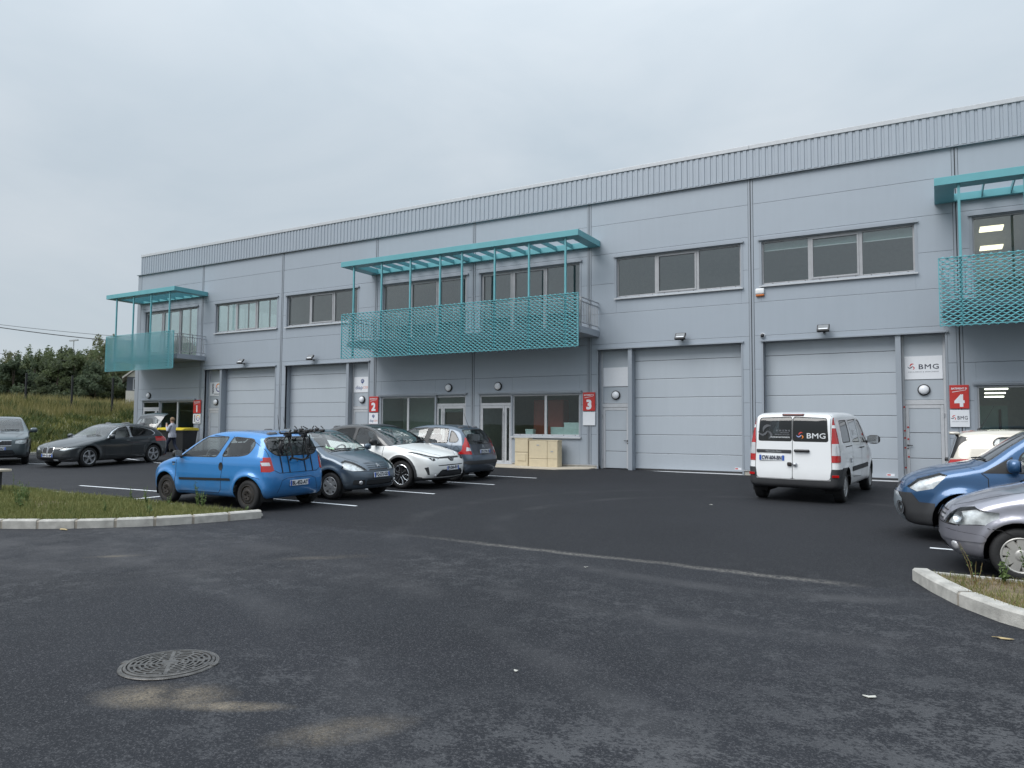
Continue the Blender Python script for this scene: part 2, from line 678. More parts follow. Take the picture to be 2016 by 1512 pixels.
def build_walls():
    for i, (a, b, k) in enumerate(BAYS):
        xa = a + (0.30 if i == 0 else 0.075)
        xb = b - 0.075
        gas = MB()
        for r in range(len(JZ) - 1):
            z0, z1 = JZ[r] + 0.0035, JZ[r + 1] - 0.0035
            for (p, q, c, d) in split((xa, xb, z0, z1), OPEN[i]):
                if q - p < 0.03 or d - c < 0.02:
                    continue
                bpart(MB().bbox((p, 0, c), (q, 0.09, d), 0.006), 'wall_panel', M_PANEL)
        for z in JZ[:-1]:
            for (p, q, c, d) in split((a, b, z - 0.02, z + 0.02), OPEN[i]):
                gas.box((p, 0.02, c), (q, 0.085, d))
        for (p, q, c, d) in split((a, b, -0.05, 0.19), OPEN[i]):
            bpart(MB().bbox((p, 0.01, -0.35), (q, 0.15, 0.175 + 0.0), 0.004), 'plinth', M_CONC)
            bpart(MB().box((p, -0.02, 0.175), (q, 0.05, 0.198)), 'base_flashing', M_PALE)
        bpart(gas, 'joint_gasket', M_DARK)['kind'] = 'stuff'
    for x in POSTS + [5.30]:
        for s in (-1, 1):
            bpart(MB().bbox((x + (s * 0.012 if s > 0 else -0.07), -0.016, 0.2), (x + (0.07 if s > 0 else -0.012), 0.03, ZPAR - 0.02), 0.004), 'joint_cover', M_TRIM)
        bpart(MB().box((x - 0.08, 0.0, 0.2), (x + 0.08, 0.05, ZPAR - 0.02)), 'joint_gasket', M_DARK)
    # corner trim and gable end
    bpart(MB().bbox((XC, -0.012, 0.15), (XC + 0.295, 0.6, ZPAR), 0.006), 'corner_trim', M_TRIM)
    for k in range(4):
        # unseen side glazing, added so sky brightens the corner office windows
        bpart(MB().box((XC + .05, .66 + k * 1.22, 5.31), (XC + .07, 1.82 + k * 1.22, 8.34)), 'added_side_pane', M_GLASS)
        bpart(MB().box((XC + .02, .60 + k * 1.22, 5.31), (XC + .10, .66 + k * 1.22, 8.34)), 'added_side_mullion', M_PALE)
    for r in range(len(JZ) - 1):
        if 5.2 < JZ[r] < 8.0:
            continue
        bpart(MB().bbox((XC + 0.02, 0.61, JZ[r] + 0.004), (XC + 0.1, 5.6, JZ[r + 1] - 0.004), 0.006), 'gable_panel', M_PANEL)
    bpart(MB().box((XC + 0.03, 0.3, -0.4), (XC + 0.15, 5.6, 0.19)), 'plinth', M_CONC)
    # parapet: ribbed sheets, one for each bay, with cap and drip
    pitch = 0.188
    xs = [-35.36, -30.53, -25.12, -19.71, -14.98, -10.25, -4.84, 0.57, 5.30, XEND]
    for a, b in zip(xs, xs[1:]):
        n = max(1, round((b - a) / pitch))
        p = (b - a) / n
        pts = []
        for k in range(n):
            x = a + k * p
            pts += [(x, -0.075), (x + p * .52, -0.075), (x + p * .59, -0.052), (x + p * .93, -0.052)]
        pts.append((b, -0.075))
        vs = [(x, y, z) for z in (ZPAR + 0.03, ZTOP - 0.09) for (x, y) in pts]
        m = len(pts)
        bpart(MB().add(vs, [(j, j + 1, j + 1 + m, j + m) for j in range(m - 1)]), 'parapet_sheet', M_PANEL)
        bpart(MB().bbox((a, -0.10, ZTOP - 0.13), (b - 0.004, 0.35, ZTOP), 0.008), 'parapet_cap', M_PALE)
    bpart(MB().box((-35.36, -0.02, ZPAR), (XEND, 0.25, ZTOP - 0.121)), 'parapet_backing', M_DARK)
    bpart(MB().box((-35.40, -0.03, ZPAR + 0.03), (-35.362, 0.34, ZTOP - 0.121)), 'parapet_end', M_PANEL)
    bpart(MB().box((XC - 0.03, -0.10, ZPAR - 0.012), (XEND, 0.3, ZPAR + 0.012)), 'parapet_drip', M_TRIM)
    # roof, back, far end and interior
    bpart(MB().box((-25.12, 0.25, 9.0), (XEND, 24, 9.12)), 'roof', M_TRIM)
    bpart(MB().box((XC + 0.1, 0.25, 9.0), (-25.122, 5.6, 9.12)), 'roof', M_TRIM)
    bpart(MB().box((-25.2, 5.6, 0), (-25.1, 24, 9.0)), 'side_wall', M_PANEL)
    bpart(MB().box((XC + 0.1, 0.1, 4.42), (XEND, 5.5, 4.66)), 'upper_floor', M_INF)
    bpart(MB().box((XC + 0.1, 0.1, 4.30), (XEND, 5.5, 4.415)), 'office_ceiling', M_INW)
    bpart(MB().box((-25.12, 0.09, -0.42), (XEND, 24, 0.0)), 'floor_slab', M_INF)
    bpart(MB().box((XC + 0.1, 0.09, -0.42), (-25.122, 5.6, 0.25)), 'floor_slab', M_INF)
    bpart(MB().box((-25.0, 5.5, 0), (XEND, 5.6, 9)), 'inner_wall', M_INW)
    bpart(MB().box((XC + 0.1, 5.5, 0), (-25.0, 5.6, 4.66)), 'inner_wall', M_INW)
    for x in POSTS:
        if x == -30.53:
            bpart(MB().box((x - 0.06, 0.1, 0), (x + 0.06, 5.5, 4.3)), 'partition', M_INW)
        else:
            bpart(MB().box((x - 0.06, 0.1, 0), (x + 0.06, 5.5, 9.0)), 'partition', M_INW)
    for (a, b) in ((XC + 0.1, -25.2),):
        # the end unit is glazed right through: tall panes at the back of its upper floor
        for k in range(6):
            x0 = a + (b - a) * k / 6
            x1 = a + (b - a) * (k + 1) / 6
            bpart(MB().box((x0 + .03, 5.53, 4.7), (x1 - .03, 5.545, 8.96)), 'rear_pane', M_GLASS)
            bpart(MB().box((x0 - .03, 5.5, 4.67), (x0 + .03, 5.56, 8.98)), 'rear_mullion', M_PALE)
    bpart(MB().box((XEND, 0, -0.4), (XEND + 0.1, 24, ZPAR)), 'end_wall', M_PANEL)
    bpart(MB().box((-24.9, 23.9, -0.4), (XEND, 24, ZPAR)), 'back_wall', M_PANEL)


build_walls()


def drip(x0, x1, z, y=0.0, d=0.07, name='drip_flashing', parent=None):
    return bpart(MB().prism([(y + 0.02, z + 0.03), (y - d, z + 0.012), (y - d, z - 0.028), (y - d + .008, z - 0.028), (y - d + .008, z + 0.002), (y + 0.02, z + 0.018)], 'x', x0, x1), name, M_TRIM, parent)


M_PALEW = mat('interior_pale_wall', (0.60, 0.60, 0.55), 0.9)
bpart(MB().box((-19.6, 1.7, 0.0), (-15.1, 1.78, 4.29)), 'inner_wall', M_PALEW)


def window(x0, x1, z0, z1, cuts, doors=(), yb=0.10, sill=True, screws=True, frame_m=M_FRAME, t=0.055, pane_m=M_GLASS):
    """window strip: outer frame, mullions, panes. cuts = mullion x positions"""
    g = bgroup('window')
    f = MB()
    f.bbox((x0, yb - .03, z0), (x0 + t, yb + .05, z1), .004)
    f.bbox((x1 - t, yb - .03, z0), (x1, yb + .05, z1), .004)
    f.bbox((x0 + t, yb - .03, z1 - t), (x1 - t, yb + .05, z1), .004)
    f.bbox((x0 + t, yb - .03, z0), (x1 - t, yb + .05, z0 + t), .004)
    xs = [x0 + t] + list(cuts) + [x1 - t]
    for c in cuts:
        f.bbox((c - .045, yb - .03, z0 + t), (c + .045, yb + .05, z1 - t), .004)
    bpart(f, 'frame', frame_m, g)
    for i, (a, b) in enumerate(zip(xs, xs[1:])):
        a2, b2 = a + (.045 if i else 0), b - (.045 if i < len(xs) - 2 else 0)
        if i == 1 and len(xs) == 4 or i in doors:
            # opening sash
            s = MB()
            q = 0.05
            s.bbox((a2, yb - .045, z0 + t), (a2 + q, yb + .02, z1 - t), .004)
            s.bbox((b2 - q, yb - .045, z0 + t), (b2, yb + .02, z1 - t), .004)
            s.bbox((a2 + q, yb - .045, z1 - t - q), (b2 - q, yb + .02, z1 - t), .004)
            s.bbox((a2 + q, yb - .045, z0 + t), (b2 - q, yb + .02, z0 + t + q), .004)
            bpart(s, 'sash', frame_m, g)
            a2, b2 = a2 + q, b2 - q
            bpart(MB().box((a2, yb, z0 + t + q), (b2, yb + .024, z1 - t - q)), 'pane', pane_m, g)
        else:
            bpart(MB().box((a2, yb, z0 + t), (b2, yb + .024, z1 - t)), 'pane', pane_m, g)
    if screws:
        s = MB()
        for i, (a, b) in enumerate(zip(xs, xs[1:])):
            for u in (.2, .55, .9):
                x = a + (b - a) * u
                s.bbox((x - .012, yb - .034, z0 + .018), (x + .012, yb - .028, z0 + .042), .003)
        bpart(s, 'drain_caps', M_BLACK, g)
    # reveals
    rv = MB()
    rv.box((x0 - .003, -.008, z0), (x0 + .012, yb - .03, z1))
    rv.box((x1 - .012, -.008, z0), (x1 + .003, yb - .03, z1))
    rv.box((x0 + .012, -.004, z1 - .012), (x1 - .012, yb - .03, z1))
    bpart(rv, 'reveal', M_TRIM, g)
    cs = MB()
    cs.box((x0 - .06, -.010, z0 - .02), (x0 - .003, .01, z1 + .05))
    cs.box((x1 + .003, -.010, z0 - .02), (x1 + .06, .01, z1 + .05))
    cs.box((x0 - .06, -.010, z1 + .0505), (x1 + .06, .01, z1 + .12))
    bpart(cs, 'casing', M_TRIM, g)
    drip(x0 - .09, x1 + .09, z1 + .04, parent=g)
    if sill:
        bpart(MB().prism([(yb - .03, z0 - .004), (-.08, z0 - .035), (-.08, z0 - .075), (-.072, z0 - .075), (-.072, z0 - .042), (yb - .03, z0 - .012)], 'x', x0 - .06, x1 + .06), 'sill', M_PALE, g)
    return g


def build_upper_windows():
    for i, (a, b, k) in enumerate(BAYS):
        if k == 'd':
            x0, x1, z0, z1 = OPEN[i][1]
            w = (x1 - x0) / 3
            g = window(x0, x1, z0, z1, [x0 + w, x0 + 2 * w])
            if i == 6:
                # roller blinds drawn a little way down behind the glass
                for q in range(3):
                    bx = MB()
                    bx.box((x0 + w * q + .06, .19, z1 - .27 - .02 * q), (x0 + w * (q + 1) - .06, .2, z1 - .05))
                    bx.box((x0 + w * q + .06, .185, z1 - .295 - .02 * q), (x0 + w * (q + 1) - .06, .205, z1 - .271 - .02 * q), 1)
                    bpart(bx, 'roller_blind', [mat('blind_cloth', (.22, .29, .29), .8), M_WHITE], g)
        elif k == 'o':
            x0, x1, z0, z1 = OPEN[i][2]
            w = (x1 - x0) / 3
            left = i in (0, 4)          # door leaf at the left end
            window(x0, x1, z0, z1, [x0 + w, x0 + 2 * w], doors=(0,) if left else (2,), sill=False, screws=False)


build_upper_windows()


def sectional_door(x0, x1, y=0.30):
    g = bgroup('overhead_door')
    zb = max(gz(x0, 0), gz(x1, 0)) - 0.01
    zs = [zb + 0.06, .62, 1.23, 1.84, 2.45, 3.06, 3.67, HEAD + .05]
    for a, b in zip(zs, zs[1:]):
        p = MB()
        p.bbox((x0, y, a + .006), (x1, y + .045, b - .006), .008)
        bpart(p, 'door_panel', M_DOORP, g)
    bpart(MB().box((x0, y + .02, zb), (x1, y + .04, HEAD)), 'door_core', M_DARK, g)
    bpart(MB().bbox((x0, y - .008, zb - .02), (x1, y + .035, zb + .058), .01), 'bottom_seal', M_BLACK, g)
    bpart(MB().bbox((x0, .02, zb - .06), (x1, y + .1, zb + .006), .006), 'threshold', M_PALE, g)
    lab = MB().box((x1 - .30, y - .003, zb + .12), (x1 - .10, y + .0, zb + .19)).box((x1 - .285, y - .005, zb + .138), (x1 - .20, y - .003, zb + .172), 1)
    bpart(lab, 'maker_label', [M_WHITE, M_RED], g)
    return g


def pedestrian_door(x0, x1, hinge_left, y=0.26, stickers=False):
    g = bgroup('personnel_door')
    zb = gz((x0 + x1) / 2, 0)
    t = .06
    f = MB()
    f.bbox((x0, y - .02, zb), (x0 + t, y + .06, HEAD), .006)
    f.bbox((x1 - t, y - .02, zb), (x1, y + .06, HEAD), .006)
    f.bbox((x0 + t, y - .02, 2.14), (x1 - t, y + .06, 2.27), .006)
    bpart(f, 'frame', M_PALE, g)
    for a, b in ((2.28, 2.83), (2.84, 3.48), (3.49, HEAD)):
        bpart(MB().bbox((x0 + t, y + .01, a), (x1 - t, y + .05, b), .005), 'fixed_panel', M_DOORP, g)
    l = MB()
    q = .09
    l.bbox((x0 + t + .006, y - .012, zb + .02), (x0 + t + q, y + .03, 2.13), .006)
    l.bbox((x1 - t - q, y - .012, zb + .02), (x1 - t - .006, y + .03, 2.13), .006)
    l.bbox((x0 + t + q, y - .012, 2.13 - q), (x1 - t - q, y + .03, 2.13), .006)
    bpart(l, 'leaf_frame', M_PALE, g)
    for a, b in ((zb + .03, .66), (.67, 1.36), (1.37, 2.13 - q)):
        bpart(MB().bbox((x0 + t + q + .003, y, a + .003), (x1 - t - q - .003, y + .028, b - .003), .006), 'leaf_panel', M_DOORP, g)
    bpart(MB().box((x0 + t, y + .031, zb), (x1 - t, y + .045, 2.2)), 'leaf_core', M_DARK, g)
    hx = (x1 - t - .05) if hinge_left else (x0 + t + .05)
    s = -1 if hinge_left else 1
    h = MB().tube([(hx, y - .012, 1.02), (hx, y - .05, 1.02), (hx + s * .12, y - .055, 1.02)], .011, 8)
    h.lathe([(0, y - .022), (.022, y - .022), (.022, y - .005)], 10, 'y', M=T(hx, 0, 1.02))
    h.lathe([(0, y - .02), (.02, y - .02), (.02, y - .005)], 10, 'y', M=T(hx, 0, .93))
    bpart(h, 'handle', M_BLACK, g, True, 40)
    kx = x0 + t if hinge_left else x1 - t
    for z in (.35, 1.85):
        bpart(MB().tube([(kx, y - .03, z - .05), (kx, y - .03, z + .05)], .016, 8), 'hinge', M_GALV, g)
    if stickers:
        for (dx, z) in ((.02, 2.08), (.10, 1.52), (.02, 1.42), (.02, 1.22), (.10, 1.19), (.02, .95), (.10, .70), (.02, .40)):
            bpart(MB().box((x0 + dx, y - .024, z - .022), (x0 + dx + .045, y - .021, z + .022)), 'sticker', M_RED, g)
    return g


def build_doors():
    for i in (1, 2, 5, 6):
        c, s = dbay(i)
        a0, a1 = sorted((c + s * 0.33, c + s * 3.87))
        p0, p1 = sorted((c + s * 3.87, c + s * 4.01))
        d0, d1 = sorted((c + s * 4.01, c + s * 5.07))
        sectional_door(a0, a1)
        pedestrian_door(d0, d1, hinge_left=(s < 0), stickers=(i == 6))
        bpart(MB().bbox((p0, -.012, -.3), (p1, .36, HEAD), .006), 'door_pillar', M_TRIM)
        for x in (min(a0, d0), max(a1, d1)):
            e = -1 if x == min(a0, d0) else 1
            bpart(MB().bbox((min(x, x + e * .055), -.014, -.3), (max(x, x + e * .055), .36, HEAD), .005), 'door_jamb', M_TRIM)
        x0, x1 = min(a0, d0), max(a1, d1)
        bpart(MB().box((x0, -.012, HEAD), (x1, .36, HEAD + .03)), 'door_head', M_TRIM)
        drip(x0 - .08, x1 + .08, HEAD + .04)


build_doors()


def glazed_door(x0, x1, zt, left_main):
    """aluminium entrance: main leaf with bar handle, narrow side leaf, transom above"""
    g = bgroup('entrance_door')
    zb = gz((x0 + x1) / 2, 0) + .03
    y = .07
    t = .05
    zm = 2.24
    f = MB()
    for a in (x0, x1 - t):
        f.bbox((a, y - .03, zb), (a + t, y + .05, zt), .004)
    f.bbox((x0 + t, y - .03, zt - t), (x1 - t, y + .05, zt), .004)
    f.bbox((x0 + t, y - .03, zm), (x1 - t, y + .05, zm + .09), .004)
    bpart(f, 'frame', M_PALE, g)
    bpart(MB().box((x0 + t, y, zm + .09), (x1 - t, y + .024, zt - t)), 'transom_pane', M_GLASS_G, g)
    xs = x1 - t - .30 if left_main else x0 + t + .30
    for nm, a, b, w in (('main_leaf', *((x0 + t, xs) if left_main else (xs, x1 - t)), .075), ('side_leaf', *((xs, x1 - t) if left_main else (x0 + t, xs)), .095)):
        l = MB()
        l.bbox((a + .004, y - .035, zb), (a + w, y + .03, zm - .006), .004)
        l.bbox((b - w, y - .035, zb), (b - .004, y + .03, zm - .006), .004)
        l.bbox((a + w, y - .035, zm - .1), (b - w, y + .03, zm - .006), .004)
        l.bbox((a + w, y - .035, zb), (b - w, y + .03, zb + .11), .004)
        bpart(l, nm, M_PALE, g)
        bpart(MB().box((a + w, y, zb + .11), (b - w, y + .02, zm - .1)), 'leaf_pane', M_GLASS_G, g)
    hx = xs - .035 if left_main else xs + .035
    h = MB().tube([(hx, y - .10, .25), (hx, y - .10, 2.02)], .016, 8)
    for z in (.35, 1.9):
        h.tube([(hx, y - .10, z), (hx, y - .03, z)], .012, 6)
    bpart(h, 'bar_handle', M_GALV, g, True, 40)
    for x in (x0 + .02, x1 - .02):
        for z in (.42, 1.55, 1.95):
            bpart(MB().bbox((x - .02, y - .05, z - .05), (x + .02, y - .028, z + .05), .006), 'hinge', M_PALE, g)
    bpart(MB().box((x0, -.05, zb - .04), (x1, y + .08, zb)), 'door_sill', M_PALE, g)


def build_offices():
    for i in (0, 3, 4, 7):
        xw0, xw1, z0, z1 = OPEN[i][0]
        xd0, xd1, _, zt = OPEN[i][1]
        window(xw0, xw1, z0, z1, [(xw0 + xw1) / 2], yb=.07, frame_m=M_PALE, sill=True, pane_m=M_GLASS_G)
        glazed_door(xd0, xd1, zt, left_main=i in (0, 4))
        drip(min(xw0, xd0) - .08, max(xw1, xd1) + .08, 2.62 + .075, d=.09)


build_offices()


# ------------------------------------------------------------------ balconies
def balcony(x0, x1, posts, side_right=True):
    g = bgroup('balcony')
    YF = -1.74
    zb, zt = 4.06, 5.76
    # deck
    d = MB()
    d.bbox((x0 + .05, -1.5, 4.52), (x1 - .02, -.002, 4.74), .006)
    bpart(d, 'deck', M_TRIM, g)
    # canopy
    c0, c1 = 7.62, 7.82
    xa, xb = x0 - .05, x1 + .02
    for nm, a, b in (('canopy_front_beam', (xa, -1.80, c0), (xb, -1.36, c1)), ('canopy_back_beam', (xa + .45, -.14, c0 + .002), (xb - .38, -.004, c1 - .002)),
                     ('canopy_side_beam', (xa, -1.36, c0 + .001), (xa + .45, -.004, c1 - .001)), ('canopy_side_beam', (xb - .38, -1.36, c0 + .001), (xb, -.004, c1 - .001))):
        bpart(MB().bbox(a, b, .006), nm, M_TEAL, g)
    n = max(3, round((xb - xa - .8) / .62))
    for k in range(1, n):
        x = xa + .45 + (xb - xa - .83) * k / n
        w = .16 if (k == n // 2 and xb - xa > 8) else .028
        bpart(MB().box((x - w / 2, -1.36, c0 + .03), (x + w / 2, -.14, c1 - .03)), 'canopy_slat', M_TEAL, g)
    # posts run from the foot of the screen up to the canopy
    for x in posts:
        bpart(MB().bbox((x - .03, YF + .03, zb), (x + .03, YF + .09, c0), .004), 'post', M_TEAL, g)
    # expanded-metal screen in panels between the posts
    edges = [x0] + [x for x in posts] + [x1]
    meshes = {}
    for a, b in zip(edges, edges[1:]):
        w = round(b - a, 2)
        if w < .12:
            continue
        if w not in meshes:
            sp = MB()
            rows = 28
            rp = (zt - zb) / rows
            cols = max(1, round(w / .092))
            cp = w / cols
            for r in range(rows + 1):
                zc = r * rp
                vs, fs = [], []
                for k in range(cols + 1):
                    up = 1 if (k + r) % 2 else -1
                    zz = zc + up * rp * .40
                    x = k * cp
                    # strand: flat bar tilted outwards
                    vs += [(x, .019, zz + .017), (x, -.019, zz - .012), (x, -.017, zz - .020), (x, .021, zz + .009)]
                for k in range(cols):
                    o = k * 4
                    for e in range(4):
                        e2 = (e + 1) % 4
                        fs.append((o + e, o + e2, o + 4 + e2, o + 4 + e))
                sp.add(vs, fs)
            ob = sp.build('mesh_panel', M_TEAL, g)
            meshes[w] = ob.data
        else:
            ob = link(bpy.data.objects.new('mesh_panel', meshes[w]), g)
        ob.location = (a, YF, zb)
    fr = MB()
    for x in (x0, x1):
        fr.box((x - .012, YF - .02, zb), (x + .012, YF + .02, zt))
    fr.box((x0, YF - .02, zb - .012), (x1, YF + .02, zb + .006))
    fr.box((x0, YF - .02, zt - .006), (x1, YF + .02, zt + .012))
    bpart(fr, 'screen_frame', M_TEAL, g)
    # guard rail behind the screen
    r = MB()
    yr = -1.42
    for z in (4.86, 5.55, 5.68):
        r.box((x0 + .08, yr - .02, z - .015), (x1 - .05, yr + .02, z + .015))
        for xx in (x0 + .08, x1 - .05):
            r.box((xx - .02, yr + .02, z - .015), (xx + .02, -.02, z + .015))
    n = int((x1 - x0) / .125)
    for k in range(n + 1):
        x = x0 + .09 + (x1 - x0 - .16) * k / n
        r.box((x - .009, yr - .009, 4.86), (x + .009, yr + .009, 5.55))
        if k % 10 == 0:
            r.box((x - .018, yr - .018, 4.74), (x + .018, yr + .018, 5.68))
    for xx in (x0 + .08, x1 - .05):
        for k in range(11):
            y = yr + 1.38 * (k + .5) / 11
            r.box((xx - .009, y - .009, 4.86), (xx + .009, y + .009, 5.55))
        for y in (yr, yr + .7):
            r.box((xx - .02, y - .02, 4.6), (xx + .02, y + .02, 5.68))
    bpart(r, 'guard_rail', M_GALV, g)
    return g


balcony(-35.38, -30.17, [-34.72, -33.36, -32.0, -30.62])
balcony(-19.93, -9.86, [-19.40, -18.02, -16.66, -15.32, -14.38, -13.03, -11.69, -10.34])
balcony(.12, 5.4, [.60, 1.97, 3.33, 4.7])
# ------------------------------------------------------------------ signs on the facade
def wallM(x, z, y=-0.0):
    """matrix for lettering on a surface facing -Y"""
    return frame((x, y, z), (0, -1, 0))


M_REDINK = mat('red_ink', (.55, .05, .04), .5)
M_BLUEINK = mat('blue_ink', (.02, .05, .20), .5)
M_ORANGE = mat('orange_ink', (.75, .22, .03), .5)
M_SALMON = mat('salmon_ink', (.72, .30, .24), .5)
M_GREYINK = mat('grey_ink', (.25, .26, .29), .5)
M_GREYINK2 = mat('mid_grey_ink', (.10, .105, .115), .5)


def swoosh(mb, M, s, cols):
    """three-armed curl emblem; s = height"""
    def arm(pts, w, mi):
        vs, fs = [], []
        for i, (x, y) in enumerate(pts):
            a = pts[max(i - 1, 0)]
            b = pts[min(i + 1, len(pts) - 1)]
            dx, dy = b[0] - a[0], b[1] - a[1]
            l = math.hypot(dx, dy) or 1
            ww = w * math.sin(math.pi * (i + .35) / (len(pts) - .3))
            vs += [Vector(((x - dy / l * ww) * s, (y + dx / l * ww) * s, 0)), Vector(((x + dy / l * ww) * s, (y - dx / l * ww) * s, 0))]
        for i in range(len(pts) - 1):
            fs.append((2 * i, 2 * i + 1, 2 * i + 3, 2 * i + 2))
        mb.add(vs, fs, mi, M)
    arc = lambda cx, cy, r, a0, a1, n=9: [(cx + r * math.cos(RAD(a0 + (a1 - a0) * k / (n - 1))), cy + r * math.sin(RAD(a0 + (a1 - a0) * k / (n - 1)))) for k in range(n)]
    arm(arc(.10, .12, .36, 195, 60), .10, cols[0])
    arm([(-.62, .05), (-.5, -.12), (-.3, -.2), (-.12, -.1), (.0, .04), (.12, .1)], .075, cols[1])
    arm([(.02, .06), (.2, .0), (.3, -.14), (.28, -.3), (.12, -.45)], .085, cols[2])


def number_sign(x0, x1, n, label):
    """red board with unit number"""
    y = -0.055
    o = empty('unit_number_sign', ((x0 + x1) / 2, y, 2.02), 0, label, 'sign')
    w = x1 - x0
    MB().bbox((-w / 2, 0, 0), (w / 2, .03, .63), .006).build('board', M_RED, o)
    t = MB()
    textmb(t, 'BATIMENT D', .068, wallM(0, .535, -.003), bold=.03, width=w * .80)
    t.add([(-w * .36, -.003, .435), (w * .34, -.003, .488), (w * .34, -.003, .498), (-w * .36, -.003, .450)], [(0, 1, 2, 3)])
    textmb(t, n, .43, wallM(0, .215, -.003), bold=.045)
    t.build('lettering', M_WHITE, o)
    b = MB()
    for s in (-.12, .12):
        b.box((s - .02, .03, .05), (s + .02, .0545, .58))
    b.build('bracket', M_GALV, o)
    return o


def small_sign(x0, x1, label, kind):
    y = -0.05
    o = empty('company_sign', ((x0 + x1) / 2, y, 1.53), 0, label, 'sign')
    w = x1 - x0
    MB().bbox((-w / 2, 0, 0), (w / 2, .025, .455), .004).build('board', M_WHITE, o)
    art(o, kind, w, .455, y=-.003)
    MB().box((-.05, .025, .02), (.05, .0495, .43)).build('bracket', M_GALV, o)
    return o


def art(o, kind, w, h, y=-.003):
    """print on a white company board whose lower middle is the origin"""
    t = MB()
    if kind == 'bmg':
        textmb(t, 'BMG', h * .30, wallM(w * .14, h * .54, y), 0, bold=.006, width=w * .52, spacing=1.1)
        swoosh(t, wallM(-w * .30, h * .54, y), h * .27, (1, 0, 1))
        textmb(t, 'MENUISERIE & SERRURERIE', h * .07, wallM(0, h * .32, y), 2, width=w * .8)
        t.build('print', [M_INK, M_REDINK, M_GREYINK], o)
    elif kind == 'diap':
        textmb(t, 'diap', h * .34, wallM(-w * .19, h * .29, y), 0, width=w * .42)
        textmb(t, 'com', h * .34, wallM(w * .25, h * .315, y), 1, width=w * .40)
        # striped balloon-like mark
        for k in range(7):
            a0 = math.pi * (k / 7)
            a1 = math.pi * ((k + .72) / 7)
            r0, r1 = h * .05, h * .15
            cx, cz = 0, h * .72
            t.add([(cx + r0 * math.cos(a0), y, cz + r0 * math.sin(a0)), (cx + r1 * math.cos(a0), y, cz + r1 * math.sin(a0)), (cx + r1 * math.cos(a1), y, cz + r1 * math.sin(a1)), (cx + r0 * math.cos(a1), y, cz + r0 * math.sin(a1))], [(0, 1, 2, 3)], 0)
        t.add([(-h * .15, y, h * .71), (h * .15, y, h * .71), (h * .06, y, h * .60), (-h * .06, y, h * .60)], [(0, 1, 2, 3)], 0)
        t.add([(-h * .045, y, h * .585), (h * .045, y, h * .585), (h * .03, y, h * .53), (-h * .03, y, h * .53)], [(0, 1, 2, 3)], 2)
        t.build('print', [M_BLUEINK, M_SALMON, M_GREYINK], o)
    elif kind == 'novo':
        Mv = wallM(-w * .26, h * .55, y) @ Matrix.Rotation(RAD(90), 4, 'Z')
        textmb(t, 'NOVO', h * .26, Mv, 0, bold=.04, width=h * .70)
        cols = [1, 2, 3, 4]
        n = 28
        for k in range(n):
            a0, a1 = 2 * math.pi * k / n, 2 * math.pi * (k + 1) / n
            r0, r1 = h * .235, h * .31
            cx, cz = w * .17, h * .60
            t.add([(cx + r * math.cos(a), y, cz + r * math.sin(a)) for r, a in ((r0, a0), (r1, a0), (r1, a1), (r0, a1))], [(0, 1, 2, 3)], cols[(k * 4) // n])
        textmb(t, 'N', h * .24, wallM(w * .10, h * .60, y), 5, width=w * .11)
        textmb(t, 'C', h * .24, wallM(w * .25, h * .60, y), 5, width=w * .11)
        textmb(t, 'CONCEPT', h * .11, wallM(w * .15, h * .13, y), 0, bold=.04, width=w * .62)
        t.build('print', [M_INK, mat('yellow_ink', (.75, .5, .05), .5), M_ORANGE, M_BLUEINK, mat('violet_ink', (.2, .06, .3), .5), M_GREYINK], o)


number_sign(-30.90, -30.36, '1', 'red sign with white number 1 beside the far left office window')
number_sign(-19.94, -19.47, '2', 'red sign with white number 2 above the parked white car')
number_sign(-10.46, -10.01, '3', 'red sign with white number 3 beside the beige cabinets')
number_sign(.30, .745, '4', 'red sign with white number 4 behind the beige car')
small_sign(-30.90, -30.36, 'small white company plate with coloured ring under sign number 1', 'novo')
small_sign(-19.94, -19.47, 'small white company plate with blue emblem under sign number 2', 'diap')
small_sign(-10.46, -10.01, 'small blank white plate under sign number 3', None)
small_sign(.30, .745, 'small white BMG plate under sign number 4', 'bmg')


def door_board(x0, x1, kind, label):
    y = .252
    o = empty('company_board', ((x0 + x1) / 2, y, 2.845), 0, label, 'sign')
    w = x1 - x0
    MB().bbox((-w / 2, 0, 0), (w / 2, .016, .645), .003).build('board', M_WHITE, o)
    if kind:
        art(o, kind, w, .645, y=-.003)


for i, kind, label in ((1, 'novo', 'white board with coloured ring and NOVO above door of unit 1'), (2, 'diap', 'white diapcom board with blue emblem above door of unit 2'),
                       (5, None, 'blank white board above the personnel door of unit 3'), (6, 'bmg', 'white BMG board above the personnel door of unit 4')):
    c, s = dbay(i)
    d0, d1 = sorted((c + s * 4.06, c + s * 5.02))
    door_board(d0 + .02, d1 - .02, kind, label)


# ------------------------------------------------------------------ lamps, camera, alarm
def bulkhead(x, z, y, label):
    o = empty('round_wall_lamp', (x, y, z), 0, label, 'wall lamp', 'round white wall lamps')
    MB().lathe([(.152, 0), (.158, -.03), (.15, -.055), (.128, -.06)], 28).build('rim', M_BLACK, o, True, 40)
    MB().lathe([(.128, -.055), (.118, -.085), (.085, -.108), (.04, -.12), (.001, -.123)], 28).build('diffuser', M_LAMP, o, True)
    return o


for x, z, y, lab in ((-34.43, 2.92, 0, 'round white lamp over the far left office window'), (-16.05, 2.93, 0, 'round white lamp left of the middle post over office 2'),
                     (-13.86, 2.94, 0, 'round white lamp over the glass door of office 3')):
    bulkhead(x, z, y, lab)
for i, lab in ((1, 'round white lamp under the NOVO board'), (2, 'round white lamp under the diapcom board'), (5, 'round white lamp under the blank white board'), (6, 'round white lamp under the BMG board')):
    c, s = dbay(i)
    bulkhead(c + s * 4.54, 2.55, .27, lab)


